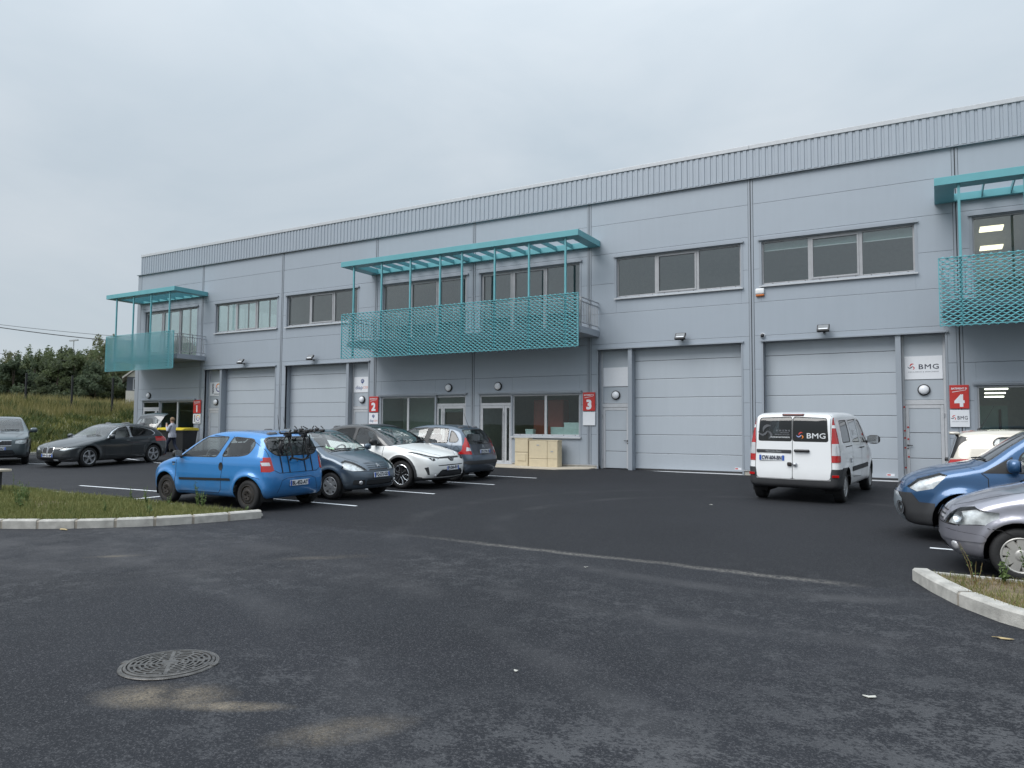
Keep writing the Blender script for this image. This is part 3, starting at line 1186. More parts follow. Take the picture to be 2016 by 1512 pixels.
def floodlight(x, label):
    o = empty('floodlight', (x, 0, 4.30), 0, label, 'floodlight', 'black floodlights over the roller doors')
    MB().box((-.03, -.03, -.06), (.03, -.001, .0)).tube([(0, -.02, -.03), (0, -.20, -.04)], .014, 8).box((-.16, -.215, -.045), (.16, -.19, -.02)).build('arm', M_BLACK, o)
    Mh = T(0, -.24, .06) @ Matrix.Rotation(RAD(-38), 4, 'X')
    MB().bbox((-.17, -.03, -.12), (.17, .03, .13), .012, 0, Mh).build('housing', M_BLACK, o)
    MB().box((-.14, -.036, -.075), (.14, -.031, .1), 0, Mh).build('lens', mat('flood_lens', (.20, .21, .22), .25), o)
    MB().box((-.12, -.04, -.07), (.12, -.037, -.035), 0, Mh).build('led_strip', M_LAMP, o)


floodlight(-27.45, 'black floodlight above the roller door nearest the corner balcony')
floodlight(-23.1, 'black floodlight above the roller door behind the blue hatchback')
floodlight(-7.0, 'black floodlight above the roller door left of the van')
floodlight(-2.79, 'black floodlight above the roller door behind the van')

o = empty('alarm_siren', (-4.58, -.001, 5.50), 0, 'white alarm siren with orange base under the upper right window', 'alarm')
MB().bbox((-.13, -.09, .03), (.13, 0, .21), .03).build('housing', mat('alarm_white', (.76, .77, .78), .35), o, True, 50)
MB().bbox((-.125, -.075, -.035), (.125, -.002, .045), .028).build('beacon', mat('alarm_orange', (.55, .16, .04), .3), o, True, 50)
o = empty('security_camera', (-4.52, -.001, 4.27), 0, 'small white dome camera at the corner of the rightmost roller door', 'camera')
MB().lathe([(.001, 0), (.075, 0), (.078, -.03), (.06, -.07)], 18).build('base', mat('alarm_white', (.76, .77, .78)), o, True, 40)
MB().lathe([(.058, -.068), (.05, -.10), (.03, -.125), (.001, -.13)], 16, M=T(0, 0, -.01)).build('dome', mat('camera_dome', (.02, .02, .025), .1), o, True)


# ------------------------------------------------------------------ things seen through the office windows
M_CARD = mat('white_card', (.66, .68, .68), .7)
for x, y, z, w, d, h, rz, lab in ((-12.70, .34, 1.16, .30, .2, .22, 0, 'small white box behind the left pane of the office 3 window'),
                                  (-11.62, .45, 1.16, .52, .3, .30, .25, 'tilted white box behind the right pane of the office 3 window'),
                                  (-10.98, .36, 1.16, .66, .25, .46, 0, 'large pale box at the right end of the office 3 window')):
    b = MB().bbox((-w / 2, -d / 2, 0), (w / 2, d / 2, h), .008).box((-w / 2 - .006, -d / 2 - .006, h - .06), (w / 2 + .006, d / 2 + .006, h + .004)).build('storage_box', M_CARD)
    b.location, b.rotation_euler = (x, y, z), (0, 0, rz)
    tag(b, lab, 'box', 'white boxes in the office window')
rc = empty('red_cabinet', (-12.45, 1.25, 0.02), 0, 'dark red cabinet behind the left pane of the office 3 window', 'cabinet')
MB().bbox((-.62, 0, 0), (.62, .45, 2.45), .01).build('body', mat('red_cabinet_paint', (.42, .07, .05), .5), rc)
for s in (-1, 1):
    MB().bbox((min(s * .02, s * .60), -.02, .05), (max(s * .02, s * .60), -.002, 2.4), .006).build('door', mat('red_cabinet_paint', (.42, .07, .05), .5), rc)
wc = empty('wooden_door', (-16.95, 1.66, 0.02), 0, 'brown wooden door standing out against the pale room of office 2', 'door')
MB().bbox((-.42, 0, 0), (.42, .035, 2.02), .006).build('leaf', mat('brown_wood', (.14, .085, .05), .6), wc)
MB().tube([(.32, -.01, 1.02), (.32, -.05, 1.02), (.22, -.05, 1.02)], .01, 6).build('handle', M_GALV, wc)
o = empty('window_desk', (-11.9, .5, 0.02), 0, 'pale desk standing behind the office 3 window', 'desk')
MB().bbox((-1.15, -.33, 1.10), (1.2, .33, 1.136), .006).build('top', M_CARD, o)
for x in (-1.05, 1.1):
    for y in (-.28, .28):
        MB().box((x - .025, y - .025, 0), (x + .025, y + .025, 1.10)).build('leg', M_GALV, o)

M_TUBE = mat('lit_tube', (.9, .85, .75), .5, emit=(1.0, .9, .74, 3.2))
for k, (y, x0, x1, z) in enumerate(((1.5, 1.17, 1.72, 2.60), (3.0, 1.24, 1.76, 2.55), (4.5, 1.30, 1.82, 2.50))):
    b = MB().bbox((x0, y - .04, z - .02), (x1, y + .04, z + .02), .01).build('ceiling_tube_light', M_TUBE)
    tag(b, ('nearest', 'middle', 'farthest')[k] + ' lit tube light inside the ground-floor window of unit 4', 'ceiling light', 'lit tubes in office 4')
for k, (y, x0, x1) in enumerate(((2.2, 1.20, 1.78), (4.85, 1.32, 1.94))):
    b = MB().bbox((x0, y - .3, 7.28), (x1, y + .3, 7.32), .01).build('ceiling_panel_light', mat('lit_panel', (.9, .85, .7), .5, emit=(1.0, .86, .58, 1.6)))
    tag(b, ('upper', 'lower')[k] + ' lit square panel seen in the upper window of unit 4', 'ceiling light', 'lit panels in upper office 4')
o = empty('glass_partition', (1.45, 2.5, .0), 0, 'pale glass partition with a long handle inside the window of unit 4', 'partition')
MB().box((-.6, -.02, 0.02), (.31, .02, 2.16)).build('pane', mat('frosted_partition', (.36, .46, .42), .35), o)
MB().tube([(.12, -.06, 1.1), (.12, -.06, 2.05)], .035, 8).build('handle', mat('bronze_handle', (.16, .11, .08), .4, .6), o, True, 40)


# ------------------------------------------------------------------ meter cabinets
M_CAB = mat('beige_cabinet', (.56, .48, .335), .5, var=.05, bump=.15, bscale=200)


def cabinet(x, y, w, d, h, label, layout):
    o = empty('meter_cabinet', (x, y, gz(x, y)), 0, label, 'cabinet', 'beige meter cabinets')
    MB().bbox((0, .02, 0), (w, d, h), .01).build('body', M_CAB, o)
    for (a, b, c, e) in layout:
        MB().bbox((a, -.012, c), (b, .019, e), .012).build('door', M_CAB, o)
    MB().bbox((-.012, -.016, h), (w + .012, d + .01, h + .03), .008).build('lid', M_CAB, o)
    return o


c1 = cabinet(-12.86, -.52, .54, .30, .96, 'narrow beige meter cabinet with two stacked doors', [(.01, .53, .50, .95), (.01, .53, .02, .485)])
MB().bbox((.12, -.030, .20), (.46, -.012, .46), .008).build('meter_flap', M_CAB, c1)
c2 = cabinet(-12.28, -.55, 1.12, .32, .91, 'wide beige meter cabinet with two doors and lower band', [(.01, .715, .30, .90), (.725, 1.11, .30, .90), (.01, .715, .02, .29), (.725, 1.11, .02, .29)])
for px, pz in ((.36, .76), (.90, .55)):
    MB().bbox((px - .05, -.018, pz - .02), (px + .05, -.012, pz + .02), .004).build('plate', M_GALV, c2)


# ------------------------------------------------------------------ ground
def asphalt():
    m, nt, b = nodemat('asphalt')
    N, L = nt.nodes.new, nt.links.new
    tc = N('ShaderNodeTexCoord')
    P = tc.outputs['Object']

    def noise(scale, detail=4, rough=.55, vec=None, dist=0.0):
        n = N('ShaderNodeTexNoise')
        n.inputs['Scale'].default_value = scale
        n.inputs['Detail'].default_value = detail
        n.inputs['Roughness'].default_value = rough
        n.inputs['Distortion'].default_value = dist
        L(vec or P, n.inputs['Vector'])
        return n.outputs['Fac']

    def rng(v, a, b_, c=0.0, d=1.0):
        r = N('ShaderNodeMapRange')
        r.inputs['From Min'].default_value = a
        r.inputs['From Max'].default_value = b_
        r.inputs['To Min'].default_value = c
        r.inputs['To Max'].default_value = d
        L(v, r.inputs['Value'])
        return r.outputs[0]

    def op(o, a, c=None, k=None):
        n = N('ShaderNodeMath')
        n.operation = o
        for i, q in ((0, a), (1, c)):
            if q is None:
                continue
            if isinstance(q, (int, float)):
                n.inputs[i].default_value = q
            else:
                L(q, n.inputs[i])
        return n.outputs[0]

    def mixc(f, a, c):
        n = N('ShaderNodeMix')
        n.data_type = 'RGBA'
        for nm, q in (('Factor', f), ('A', a), ('B', c)):
            if isinstance(q, tuple):
                n.inputs[nm].default_value = q + (1,)
            elif isinstance(q, (int, float)):
                n.inputs[nm].default_value = q
            else:
                L(q, n.inputs[nm])
        return n.outputs['Result']

    sep = N('ShaderNodeSeparateXYZ')
    L(P, sep.inputs[0])
    X, Y = sep.outputs['X'], sep.outputs['Y']

    def spot(x, y, rx, ry, rot=0.0):
        """1 in the middle of an ellipse, fading to 0 at its rim"""
        mp = N('ShaderNodeMapping')
        mp.vector_type = 'TEXTURE'
        mp.inputs['Location'].default_value = (x, y, 0)
        mp.inputs['Rotation'].default_value = (0, 0, rot)
        mp.inputs['Scale'].default_value = (rx, ry, 1000)
        L(P, mp.inputs[0])
        le = N('ShaderNodeVectorMath')
        le.operation = 'LENGTH'
        L(mp.outputs[0], le.inputs[0])
        return rng(le.outputs['Value'], 1.0, 0.25)

    vor = N('ShaderNodeTexVoronoi')
    vor.inputs['Scale'].default_value = 120
    L(P, vor.inputs['Vector'])
    stone = vor.outputs['Color']
    sg = N('ShaderNodeSeparateColor')
    L(stone, sg.inputs[0])
    fine = noise(170, 3)
    col = mixc(rng(noise(.35, 5), .3, .7), (.0115, .0128, .0165), (.0195, .0212, .0262))
    col = mixc(op('MULTIPLY', rng(sg.outputs[0], .74, 1.0), .7), col, (.085, .085, .092))
    col = mixc(op('MULTIPLY', rng(fine, .55, .8), .45), col, (.012, .012, .014))
    # worn, dusty skin on the driving lane: broken streaks across the lane
    mp = N('ShaderNodeMapping')
    mp.inputs['Rotation'].default_value = (0, 0, RAD(-30))
    mp.inputs['Scale'].default_value = (1.0, 1.5, 1)
    L(P, mp.inputs[0])
    streak = noise(30, 6, .62, mp.outputs[0], .3)
    big = noise(.42, 4, .5)
    patch = noise(3.6, 9, .72)
    flake = op('ADD', patch, op('MULTIPLY', op('SUBTRACT', streak, .5), .8))
    wear = op('MULTIPLY', rng(flake, .53, .61), rng(big, .40, .60))
    near = rng(Y, -12.5, -15.5)
    wear = op('MULTIPLY', wear, op('MULTIPLY', near, .34))
    right = op('MULTIPLY', op('MULTIPLY', rng(flake, .47, .56), op('MAXIMUM', spot(.6, -18.2, 2.6, 2.0, .3), spot(-1.2, -19.3, 2.6, 1.2, .3))), .55)
    wear = op('MAXIMUM', wear, right)
    col = mixc(wear, col, (.100, .102, .108))
    # dust film in front of the island and along the left lane
    film = op('MULTIPLY', op('MAXIMUM', spot(-11, -18, 7, 2.2, .3), op('MULTIPLY', spot(-21, -13.5, 9, 4.5, .1), .8)), rng(noise(2.2, 6, .6), .3, .75))
    col = mixc(op('MULTIPLY', film, .36), col, (.115, .112, .115))
    # sweeping tyre tracks
    def track(cx, cy, r, w, a):
        v = N('ShaderNodeVectorMath')
        v.operation = 'DISTANCE'
        v.inputs[1].default_value = (cx, cy, 0)
        cmb = N('ShaderNodeCombineXYZ')
        L(X, cmb.inputs[0])
        L(Y, cmb.inputs[1])
        L(cmb.outputs[0], v.inputs[0])
        d = op('ABSOLUTE', op('SUBTRACT', v.outputs['Value'], r))
        return op('MULTIPLY', op('MULTIPLY', rng(d, w, w * .2), rng(noise(1.1, 5), .38, .7)), a)
    trk = op('MAXIMUM', op('MAXIMUM', track(-2.2, -10.5, 4.6, .22, .5), track(-2.2, -10.5, 6.1, .25, .42)), op('MAXIMUM', track(-9, -27, 9.6, .3, .45), track(-9, -27, 11.1, .3, .4)))
    col = mixc(op('MULTIPLY', trk, .75), col, (.088, .088, .092))
    # pale dusty joint between the old lane and the new apron
    yj = op('ADD', op('MULTIPLY', X, -.012), -14.22)
    dj = op('ABSOLUTE', op('SUBTRACT', op('ADD', Y, op('MULTIPLY', op('SUBTRACT', noise(1.3, 5), .5), .28)), yj))
    jx = op('MULTIPLY', rng(X, -7.2, -5.2), rng(X, -.6, -1.3))
    joint = op('MULTIPLY', op('MULTIPLY', rng(dj, .12, .02), rng(noise(24, 5, .7), .38, .58)), jx)
    col = mixc(op('MULTIPLY', joint, .8), col, (.19, .18, .165))
    # sand washed over the lane
    grit = rng(noise(60, 4, .7), .25, .75)
    sand = op('MAXIMUM', op('MAXIMUM', spot(-4.36, -19.93, .52, .26, .55), spot(-3.85, -19.84, .45, .10, .5)), op('MAXIMUM', op('MULTIPLY', spot(-3.0, -19.75, .5, .22, .9), .55), op('MULTIPLY', spot(-2.9, -20.6, .4, .2, .9), .6)))
    sand = op('MAXIMUM', sand, op('MAXIMUM', op('MULTIPLY', spot(-9.05, -17.35, .42, .10, .75), .55), op('MULTIPLY', spot(-6.7, -16.0, .75, .17, .75), .3)))
    sand = op('MULTIPLY', sand, rng(noise(3.5, 5, .6), .30, .60))
    col = mixc(op('MULTIPLY', op('MULTIPLY', sand, grit), .95), col, (.27, .225, .165))
    # the newly laid apron along the building is blacker than the lane
    col = mixc(op('MULTIPLY', rng(op('SUBTRACT', Y, yj), -.05, .05), .35), col, (.0092, .0096, .0115))
    L(col, b.inputs['Base Color'])
    b.inputs['Roughness'].default_value = .8
    b.inputs['Specular IOR Level'].default_value = .26
    bp = N('ShaderNodeBump')
    bp.inputs['Strength'].default_value = .55
    bp.inputs['Distance'].default_value = .006
    hh = op('ADD', op('MULTIPLY', vor.outputs['Distance'], 1.0), op('MULTIPLY', fine, .6))
    L(hh, bp.inputs['Height'])
    L(bp.outputs['Normal'], b.inputs['Normal'])
    MATS['asphalt'] = m
    return m


M_ASPH = asphalt()


def sheet(name, xs, ys, zf, m, kind='structure', smooth=True):
    vs = [(x, y, zf(x, y)) for y in ys for x in xs]
    n = len(xs)
    fs = [(j * n + i, j * n + i + 1, (j + 1) * n + i + 1, (j + 1) * n + i) for j in range(len(ys) - 1) for i in range(n - 1)]
    return tag(raw(name, vs, fs, m, None, smooth), kind=kind)


# the bank on the left: foot line, then a rise to a plateau
def foot(y):
    return -33.6 - 3.2 * min(max((y + 6.0) / 6.5, 0), 1)


def bank(x, y):
    d = foot(y) - x
    t = min(max((d - .3) / 9.0, 0), 1)
    s = t * t * (3 - 2 * t)
    return gz(x, y) + 2.0 * (s * .6 + t * .4) + (.10 * math.sin(x * .9 + y * .5) + .06 * math.sin(y * 1.7 + 1)) * min(1, t * 3)


M_EARTH = mat('field_grass', (.085, .088, .035), .95, var=.35, scale=2.5, bump=.6, bscale=20)
sheet('ground', [-3000, -800, -300, -120, -60, -30, 0, 30, 80, 300, 1000, 3000], [-3000, -900, -300, -100, -45, -20, 0, 3, 20, 60, 150, 400, 1000, 3000], lambda x, y: gz(x, y) - .45, M_EARTH)
lot = sheet('car_park', [-45, -30, -15, 0, 16], [-45, -30, -15, .2], gz, M_ASPH)
ys = [-60 + 2 * k for k in range(60)]
vs, fs = [], []
cols = [0, .12, .3, 1, 2, 3, 4.5, 6, 7.5, 9.3, 12, 20, 40, 90]
for y in ys:
    for c in cols:
        x = foot(y) - c
        vs.append((x, y, bank(x, y) + (.10 if c > 0 else .02)))
n = len(cols)
fs = [(j * n + i, (j + 1) * n + i, (j + 1) * n + i + 1, j * n + i + 1) for j in range(len(ys) - 1) for i in range(n - 1)]
tag(raw('grass_bank', vs, fs, M_EARTH, None, True), kind='structure')

M_KERB = mat('kerb_concrete', (.40, .388, .36), .9, var=.22, scale=7, bump=.6, bscale=90)
M_MORTAR = mat('kerb_mortar', (.29, .26, .22), .95, var=.1, bump=.5)


def kerb_run(parent, path, w=.15, h=.14, stone=1.0, inside=1, z0=-.1):
    """row of kerb stones along a path; each stone is a piece of its own, mortar between"""
    pts = [Vector((p[0], p[1], 0)) for p in path]
    seg = [0]
    for a, b in zip(pts, pts[1:]):
        seg.append(seg[-1] + (b - a).length)

    def at(s):
        for i in range(len(pts) - 1):
            if s <= seg[i + 1] or i == len(pts) - 2:
                t = (s - seg[i]) / max(1e-6, seg[i + 1] - seg[i])
                return pts[i].lerp(pts[i + 1], t), (pts[i + 1] - pts[i]).normalized()
    n = max(1, round(seg[-1] / stone))
    step = seg[-1] / n
    for k in range(n):
        for part in (0, 1):
            a = k * step + (0.022 if k else 0) if part == 0 else (k + 1) * step - 0.022
            b = (k + 1) * step - .022 if part == 0 else (k + 1) * step + .022
            if part == 1 and k == n - 1:
                continue
            mb = MB()
            st = [a, (a + b) / 2, b] if part == 0 else [a, b]
            rows = []
            hh = h + (random.uniform(-.004, .004) if part == 0 else -.012)
            ww = w if part == 0 else w - .008
            for s in st:
                p, d = at(min(max(s, 0), seg[-1]))
                nn = Vector((-d.y, d.x, 0)) * inside
                g = gz(p.x, p.y)
                o = .008 if part else 0
                ch = .022
                prof = [(o, z0), (o, hh - ch), (o + ch, hh), (ww, hh), (ww, z0)]
                rows.append([p + nn * u + Vector((0, 0, g + v)) for u, v in prof])
            m = len(prof)
            vs = [v for r in rows for v in r]
            fs = [(i * m + j, i * m + (j + 1) % m, (i + 1) * m + (j + 1) % m, (i + 1) * m + j) for i in range(len(rows) - 1) for j in range(m)]
            fs += [tuple(range(m)), tuple(range((len(rows) - 1) * m, len(rows) * m))]
            mb.add(vs, fs).build('kerb_stone' if part == 0 else 'mortar_joint', M_KERB if part == 0 else M_MORTAR, parent)


def holder(name):
    o = bpy.data.objects.new(name, None)
    o.empty_display_size = .2
    COL.objects.link(o)
    o['kind'] = 'structure'
    return o


def spline(p, n=6):
    out = []
    for i in range(len(p) - 1):
        p0, p1, p2, p3 = [Vector((*p[max(0, min(len(p) - 1, k))], 0)) for k in (i - 1, i, i + 1, i + 2)]
        for k in range(n):
            t = k / n
            q = .5 * ((2 * p1) + (p2 - p0) * t + (2 * p0 - 5 * p1 + 4 * p2 - p3) * t * t + (3 * p1 - p0 - 3 * p2 + p3) * t ** 3)
            out.append((q.x, q.y))
    return out + [tuple(p[-1])]


KL = spline([(-17.5, -18.6), (-15.3, -18.1), (-13.6, -17.4), (-12.25, -16.72), (-11.4, -16.07), (-10.76, -15.34), (-10.36, -14.52), (-10.17, -14.02)])
kl = holder('kerb')
kerb_run(kl, KL, inside=1, stone=.58)
KLB = [(-10.36, -13.84), (-12, -13.78), (-14.8, -13.74), (-19, -13.74)]
kerb_run(kl, KLB, w=.10, h=.055, inside=1)
KR = spline([(-.28, -13.62), (-.12, -14.08), (.08, -14.55), (.33, -14.98), (.75, -15.42), (1.6, -16.0), (2.8, -16.5)])
kr = holder('kerb')
kerb_run(kr, KR, inside=1)
kerb_run(kr, [(4.0, -13.50), (1.5, -13.50), (-.26, -13.50)], w=.09, h=.10, inside=1)
kb = holder('kerb')
kerb_run(kb, [(foot(y) + .16, y) for y in (-22, -18, -14, -10, -6, -4, -2, 0)], w=.14, h=.10, inside=-1)

M_SOIL = mat('island_soil', (.15, .115, .07), .95, var=.35, scale=9, bump=.8, bscale=60)


def bed_h(x, y):
    """soil height above the lot: falls towards the flush kerb at the back"""
    yb, lo = (-13.8, .035) if x < -5 else (-13.5, .08)
    return lo + (.112 - lo) * min(max((yb - y) / 1.3, 0), 1)


def island(name, poly):
    # strips between the front curve and the back edge keep the slope even
    bm = bmesh.new()
    f = bm.faces.new([bm.verts.new((x, y, 0)) for x, y in poly])
    bmesh.ops.triangulate(bm, faces=[f])
    for _ in range(4):
        bmesh.ops.subdivide_edges(bm, edges=bm.edges[:], cuts=1, use_grid_fill=True)
    for v in bm.verts:
        v.co.z = gz(v.co.x, v.co.y) + bed_h(v.co.x, v.co.y)
    bm.verts.index_update()
    vs = [tuple(v.co) for v in bm.verts]
    fs = [tuple(v.index for v in f.verts) for f in bm.faces]
    bm.free()
    return tag(raw(name, vs, fs, M_SOIL), kind='structure')


PL = [(x - .07, y + .07) for x, y in KL[:-1]] + [(-10.36, -13.90), (-19, -13.82), (-19, -18.5)]
PR = [(x + .09, y + .07) for x, y in KR] + [(4, -16.5), (4, -13.56), (-.14, -13.56)]
island('planting_bed', PL)
island('planting_bed', PR)

# painted stall lines
M_PAINT = mat('road_paint', (.72, .74, .77), .7, var=.12, scale=14)


def stripe(x0, y0, x1, y1, w=.085):
    d = Vector((x1 - x0, y1 - y0, 0)).normalized()
    n = Vector((-d.y, d.x, 0)) * w / 2
    pts = [(x0 - n.x, y0 - n.y), (x1 - n.x, y1 - n.y), (x1 + n.x, y1 + n.y), (x0 + n.x, y0 + n.y)]
    tag(raw('parking_line', [(x, y, gz(x, y) + .004) for x, y in pts], [(0, 1, 2, 3)], M_PAINT), kind='structure')


for y in (-11.90, -9.30, -6.70, -4.38):
    stripe(-9.93, y, -14.6, y)
stripe(-14.64, -13.7, -14.64, -4.38)
stripe(-18.45, -12.45, -14.7, -12.2)
stripe(-28.6, -9.15, -26.5, -8.6)
stripe(-23.0, -6.6, -27.6, -5.4)
for y in (-11.22, -8.62, -6.0):
    stripe(-.13, y, 4.9, y)

# concrete apron before the glass doors
M_APR = mat('pale_concrete', (.50, .45, .37), .9, var=.12, scale=5, bump=.4, bscale=150)
ap = [(-19.6, -1.35), (-13.6, -1.35), (-10.9, -1.25), (-10.05, -.45), (-10.05, .0), (-19.6, .0)]
mb = MB()
n = len(ap)
vs = [(x, y, gz(x, y) - .1) for x, y in ap] + [(x, y, gz(x, y) + .03) for x, y in ap]
mb.add(vs, [tuple(range(2 * n - 1, n - 1, -1))] + [(i, (i + 1) % n, n + (i + 1) % n, n + i) for i in range(n)])
tag(mb.build('pavement', M_APR), kind='structure')

# manhole cover
M_IRON = mat('cast_iron', (.115, .11, .105), .42, .45, var=.35, scale=14, bump=.4, bscale=150)
mh = empty('manhole_cover', (-4.85, -19.54, gz(-4.85, -19.54)), RAD(28), 'round slotted cast-iron manhole cover in the asphalt foreground', 'manhole cover')
mh.scale = (.88, .88, 1)
MB().lathe([(.385, .001), (.38, .007), (.352, .008), (.350, .002)], 48, 'z').build('frame', M_IRON, mh, True, 40)
MB().lathe([(.345, .001), (.345, .012), (.325, .016), (.322, .004)], 48, 'z').build('rim', M_IRON, mh, True, 40)
MB().lathe([(.001, .0035), (.321, .0035)], 40, 'z').build('void', M_DARK, mh)
rb = MB()
rad = [.312, .272, .232, .192, .152, .112, .07]
for r in rad:
    rb.lathe([(r, .004), (r, .015), (r - .017, .015), (r - .017, .004)], 48, 'z')
rb.lathe([(.05, .004), (.05, .016), (.001, .016)], 24, 'z')
for j, (ro, ri) in enumerate(zip(rad, rad[1:] + [.03])):
    n = max(6, int(ro * 48))
    for k in range(n):
        a = 2 * math.pi * (k + .5 * (j % 2)) / n
        rb.box((ri, -.011, .004), (ro - .012, .011, .0145), 0, Matrix.Rotation(a, 4, 'Z'))
for a in (0, math.pi / 2, math.pi, -math.pi / 2):
    rb.box((.04, -.014, .004), (.31, .014, .0152), 0, Matrix.Rotation(a + .35, 4, 'Z'))
rb.build('grate', M_IRON, mh)
for s in (-1, 1):
    MB().bbox((s * .345 - .05, -.035, .001), (s * .345 + .05, .035, .013), .005).build('hinge_lug', M_IRON, mh)

# dark box with pale lid at the edge of the island, concrete slab beside it
ub = empty('utility_box', (-17.75, -15.15, gz(-17.7, -15.1) + .1), RAD(12), 'dark box with a pale overhanging lid on the left planting bed', 'utility box')
MB().bbox((-.5, -.3, 0), (.5, .3, .45), .01).build('body', mat('charcoal_box', (.025, .026, .03), .6), ub)
MB().bbox((-.62, -.42, .45), (.62, .42, .50), .01).build('lid', M_APR, ub)
sl = MB().bbox((-.6, -.35, 0), (.6, .35, .16), .012).build('concrete_slab', M_APR)
sl.location, sl.rotation_euler = (-15.1, -16.75, gz(-15, -16.7) + .06), (0, 0, .35)
tag(sl, 'pale concrete slab lying in the grass of the left planting bed', 'slab')

# litter and fallen leaves on the lane
M_LEAF = mat('dry_leaf', (.42, .33, .18), .9, var=.3)
M_PAPER = mat('paper_scrap', (.50, .50, .46), .8)
for k, (x, y, s, m, lab) in enumerate(((-.42, -17.65, .03, M_PAPER, 'white paper scrap on the asphalt at lower right'), (.42, -15.7, .045, M_LEAF, 'dry leaf just in front of the right kerb'),
                                       (-11.75, -16.52, .07, M_LEAF, 'dry leaf at the foot of the left kerb'), (-2.62, -18.4, .014, M_PAPER, 'tiny pale scrap on the asphalt at bottom centre'),
                                       (-3.65, -14.9, .02, M_PAPER, 'pale scrap below the dusty joint in the asphalt'), (-4.0, -8.0, .025, M_PAPER, 'white scrap on the asphalt left of the van'))):
    n = 7
    mb = MB()
    pts = [(s * (1 + .4 * math.sin(i * 2.3 + k)) * math.cos(i / n * 6.283) * 1.3, s * (1 + .3 * math.cos(i * 1.7 + k)) * math.sin(i / n * 6.283) * .6) for i in range(n)]
    mb.prism(pts, 'z', .003, .008)
    q = mb.build('fallen_leaf' if m is M_LEAF else 'paper_scrap', m)
    for v in q.data.vertices:
        v.co.z += .01 * math.sin(v.co.x * 60 + k)**2
    q.location = (x, y, gz(x, y) + .002)
    tag(q, lab, 'leaf' if m is M_LEAF else 'litter')
# ------------------------------------------------------------------ vehicles
M_TYRE = mat('tyre_rubber', (.014, .014, .015), .75, bump=.3, bscale=40)
M_CARGLASS = glass('car_glass', (.86, .91, .89), 2.3, ior=1.55)
M_CARGLASS_D = glass('car_glass_dark', (.12, .135, .14), 1.6, ior=1.55)
M_SEAL = mat('window_seal', (.012, .012, .013), .4)
M_PLASTIC = mat('bumper_plastic', (.035, .036, .039), .6, bump=.2, bscale=150)
M_REDL = mat('tail_lens_red', (.42, .008, .008), .12, coat=1)
M_CLEARL = mat('lens_clear', (.62, .62, .64), .12, .3, coat=1)
M_LENS = glass('lamp_lens', (.95, .96, .96), 1.2, ior=1.5)
M_REFL = mat('lamp_reflector', (.66, .68, .69), .3, .25, var=.3, scale=14, detail=2)
M_CHROME = mat('chrome', (.66, .67, .69), .16, .95)
M_ALLOY = mat('alloy_rim', (.44, .45, .47), .3, .7)
M_HUBCAP = mat('hubcap_silver', (.38, .385, .39), .42, .4, var=.12)
M_STEEL = mat('rusty_black_steel', (.028, .024, .021), .7, .2, var=.4, scale=20)
M_BLKRIM = mat('black_rim', (.02, .02, .022), .35, .3)
M_INTER = mat('cabin_trim', (.09, .09, .095), .8)
M_SEATC = mat('seat_cloth', (.11, .112, .12), .95, var=.15)
M_PLATEW = mat('plate_white', (.68, .70, .72), .35, var=.02)
M_PLATEB = mat('plate_blue', (.02, .09, .42), .35)
M_SEAM = mat('shut_line', (.012, .012, .013), .8)
M_SKIRT = mat('wheel_well', (.01, .01, .011), .9)
CARS = []


def poly_sdf(P, poly):
    """signed distance from points (n,2) to a closed polygon, negative inside"""
    d = np.full(len(P), 1e9)
    s = np.ones(len(P))
    n = len(poly)
    for i in range(n):
        a, b = poly[i], poly[i - 1]
        e = b - a
        w = P - a
        t = np.clip((w @ e) / max(1e-12, e @ e), 0, 1)
        q = w - t[:, None] * e
        d = np.minimum(d, (q * q).sum(1))
        c1 = P[:, 1] >= a[1]
        c2 = P[:, 1] < b[1]
        c3 = e[0] * w[:, 1] > e[1] * w[:, 0]
        flip = (c1 & c2 & c3) | (~c1 & ~c2 & ~c3)
        s[flip] *= -1
    return s * np.sqrt(d)


def chaikin(p, it=2):
    p = np.array(p, float)
    for _ in range(it):
        q = []
        for i in range(len(p)):
            a, b = p[i], p[(i + 1) % len(p)]
            q += [a * .75 + b * .25, a * .25 + b * .75]
        p = np.array(q)
    return p


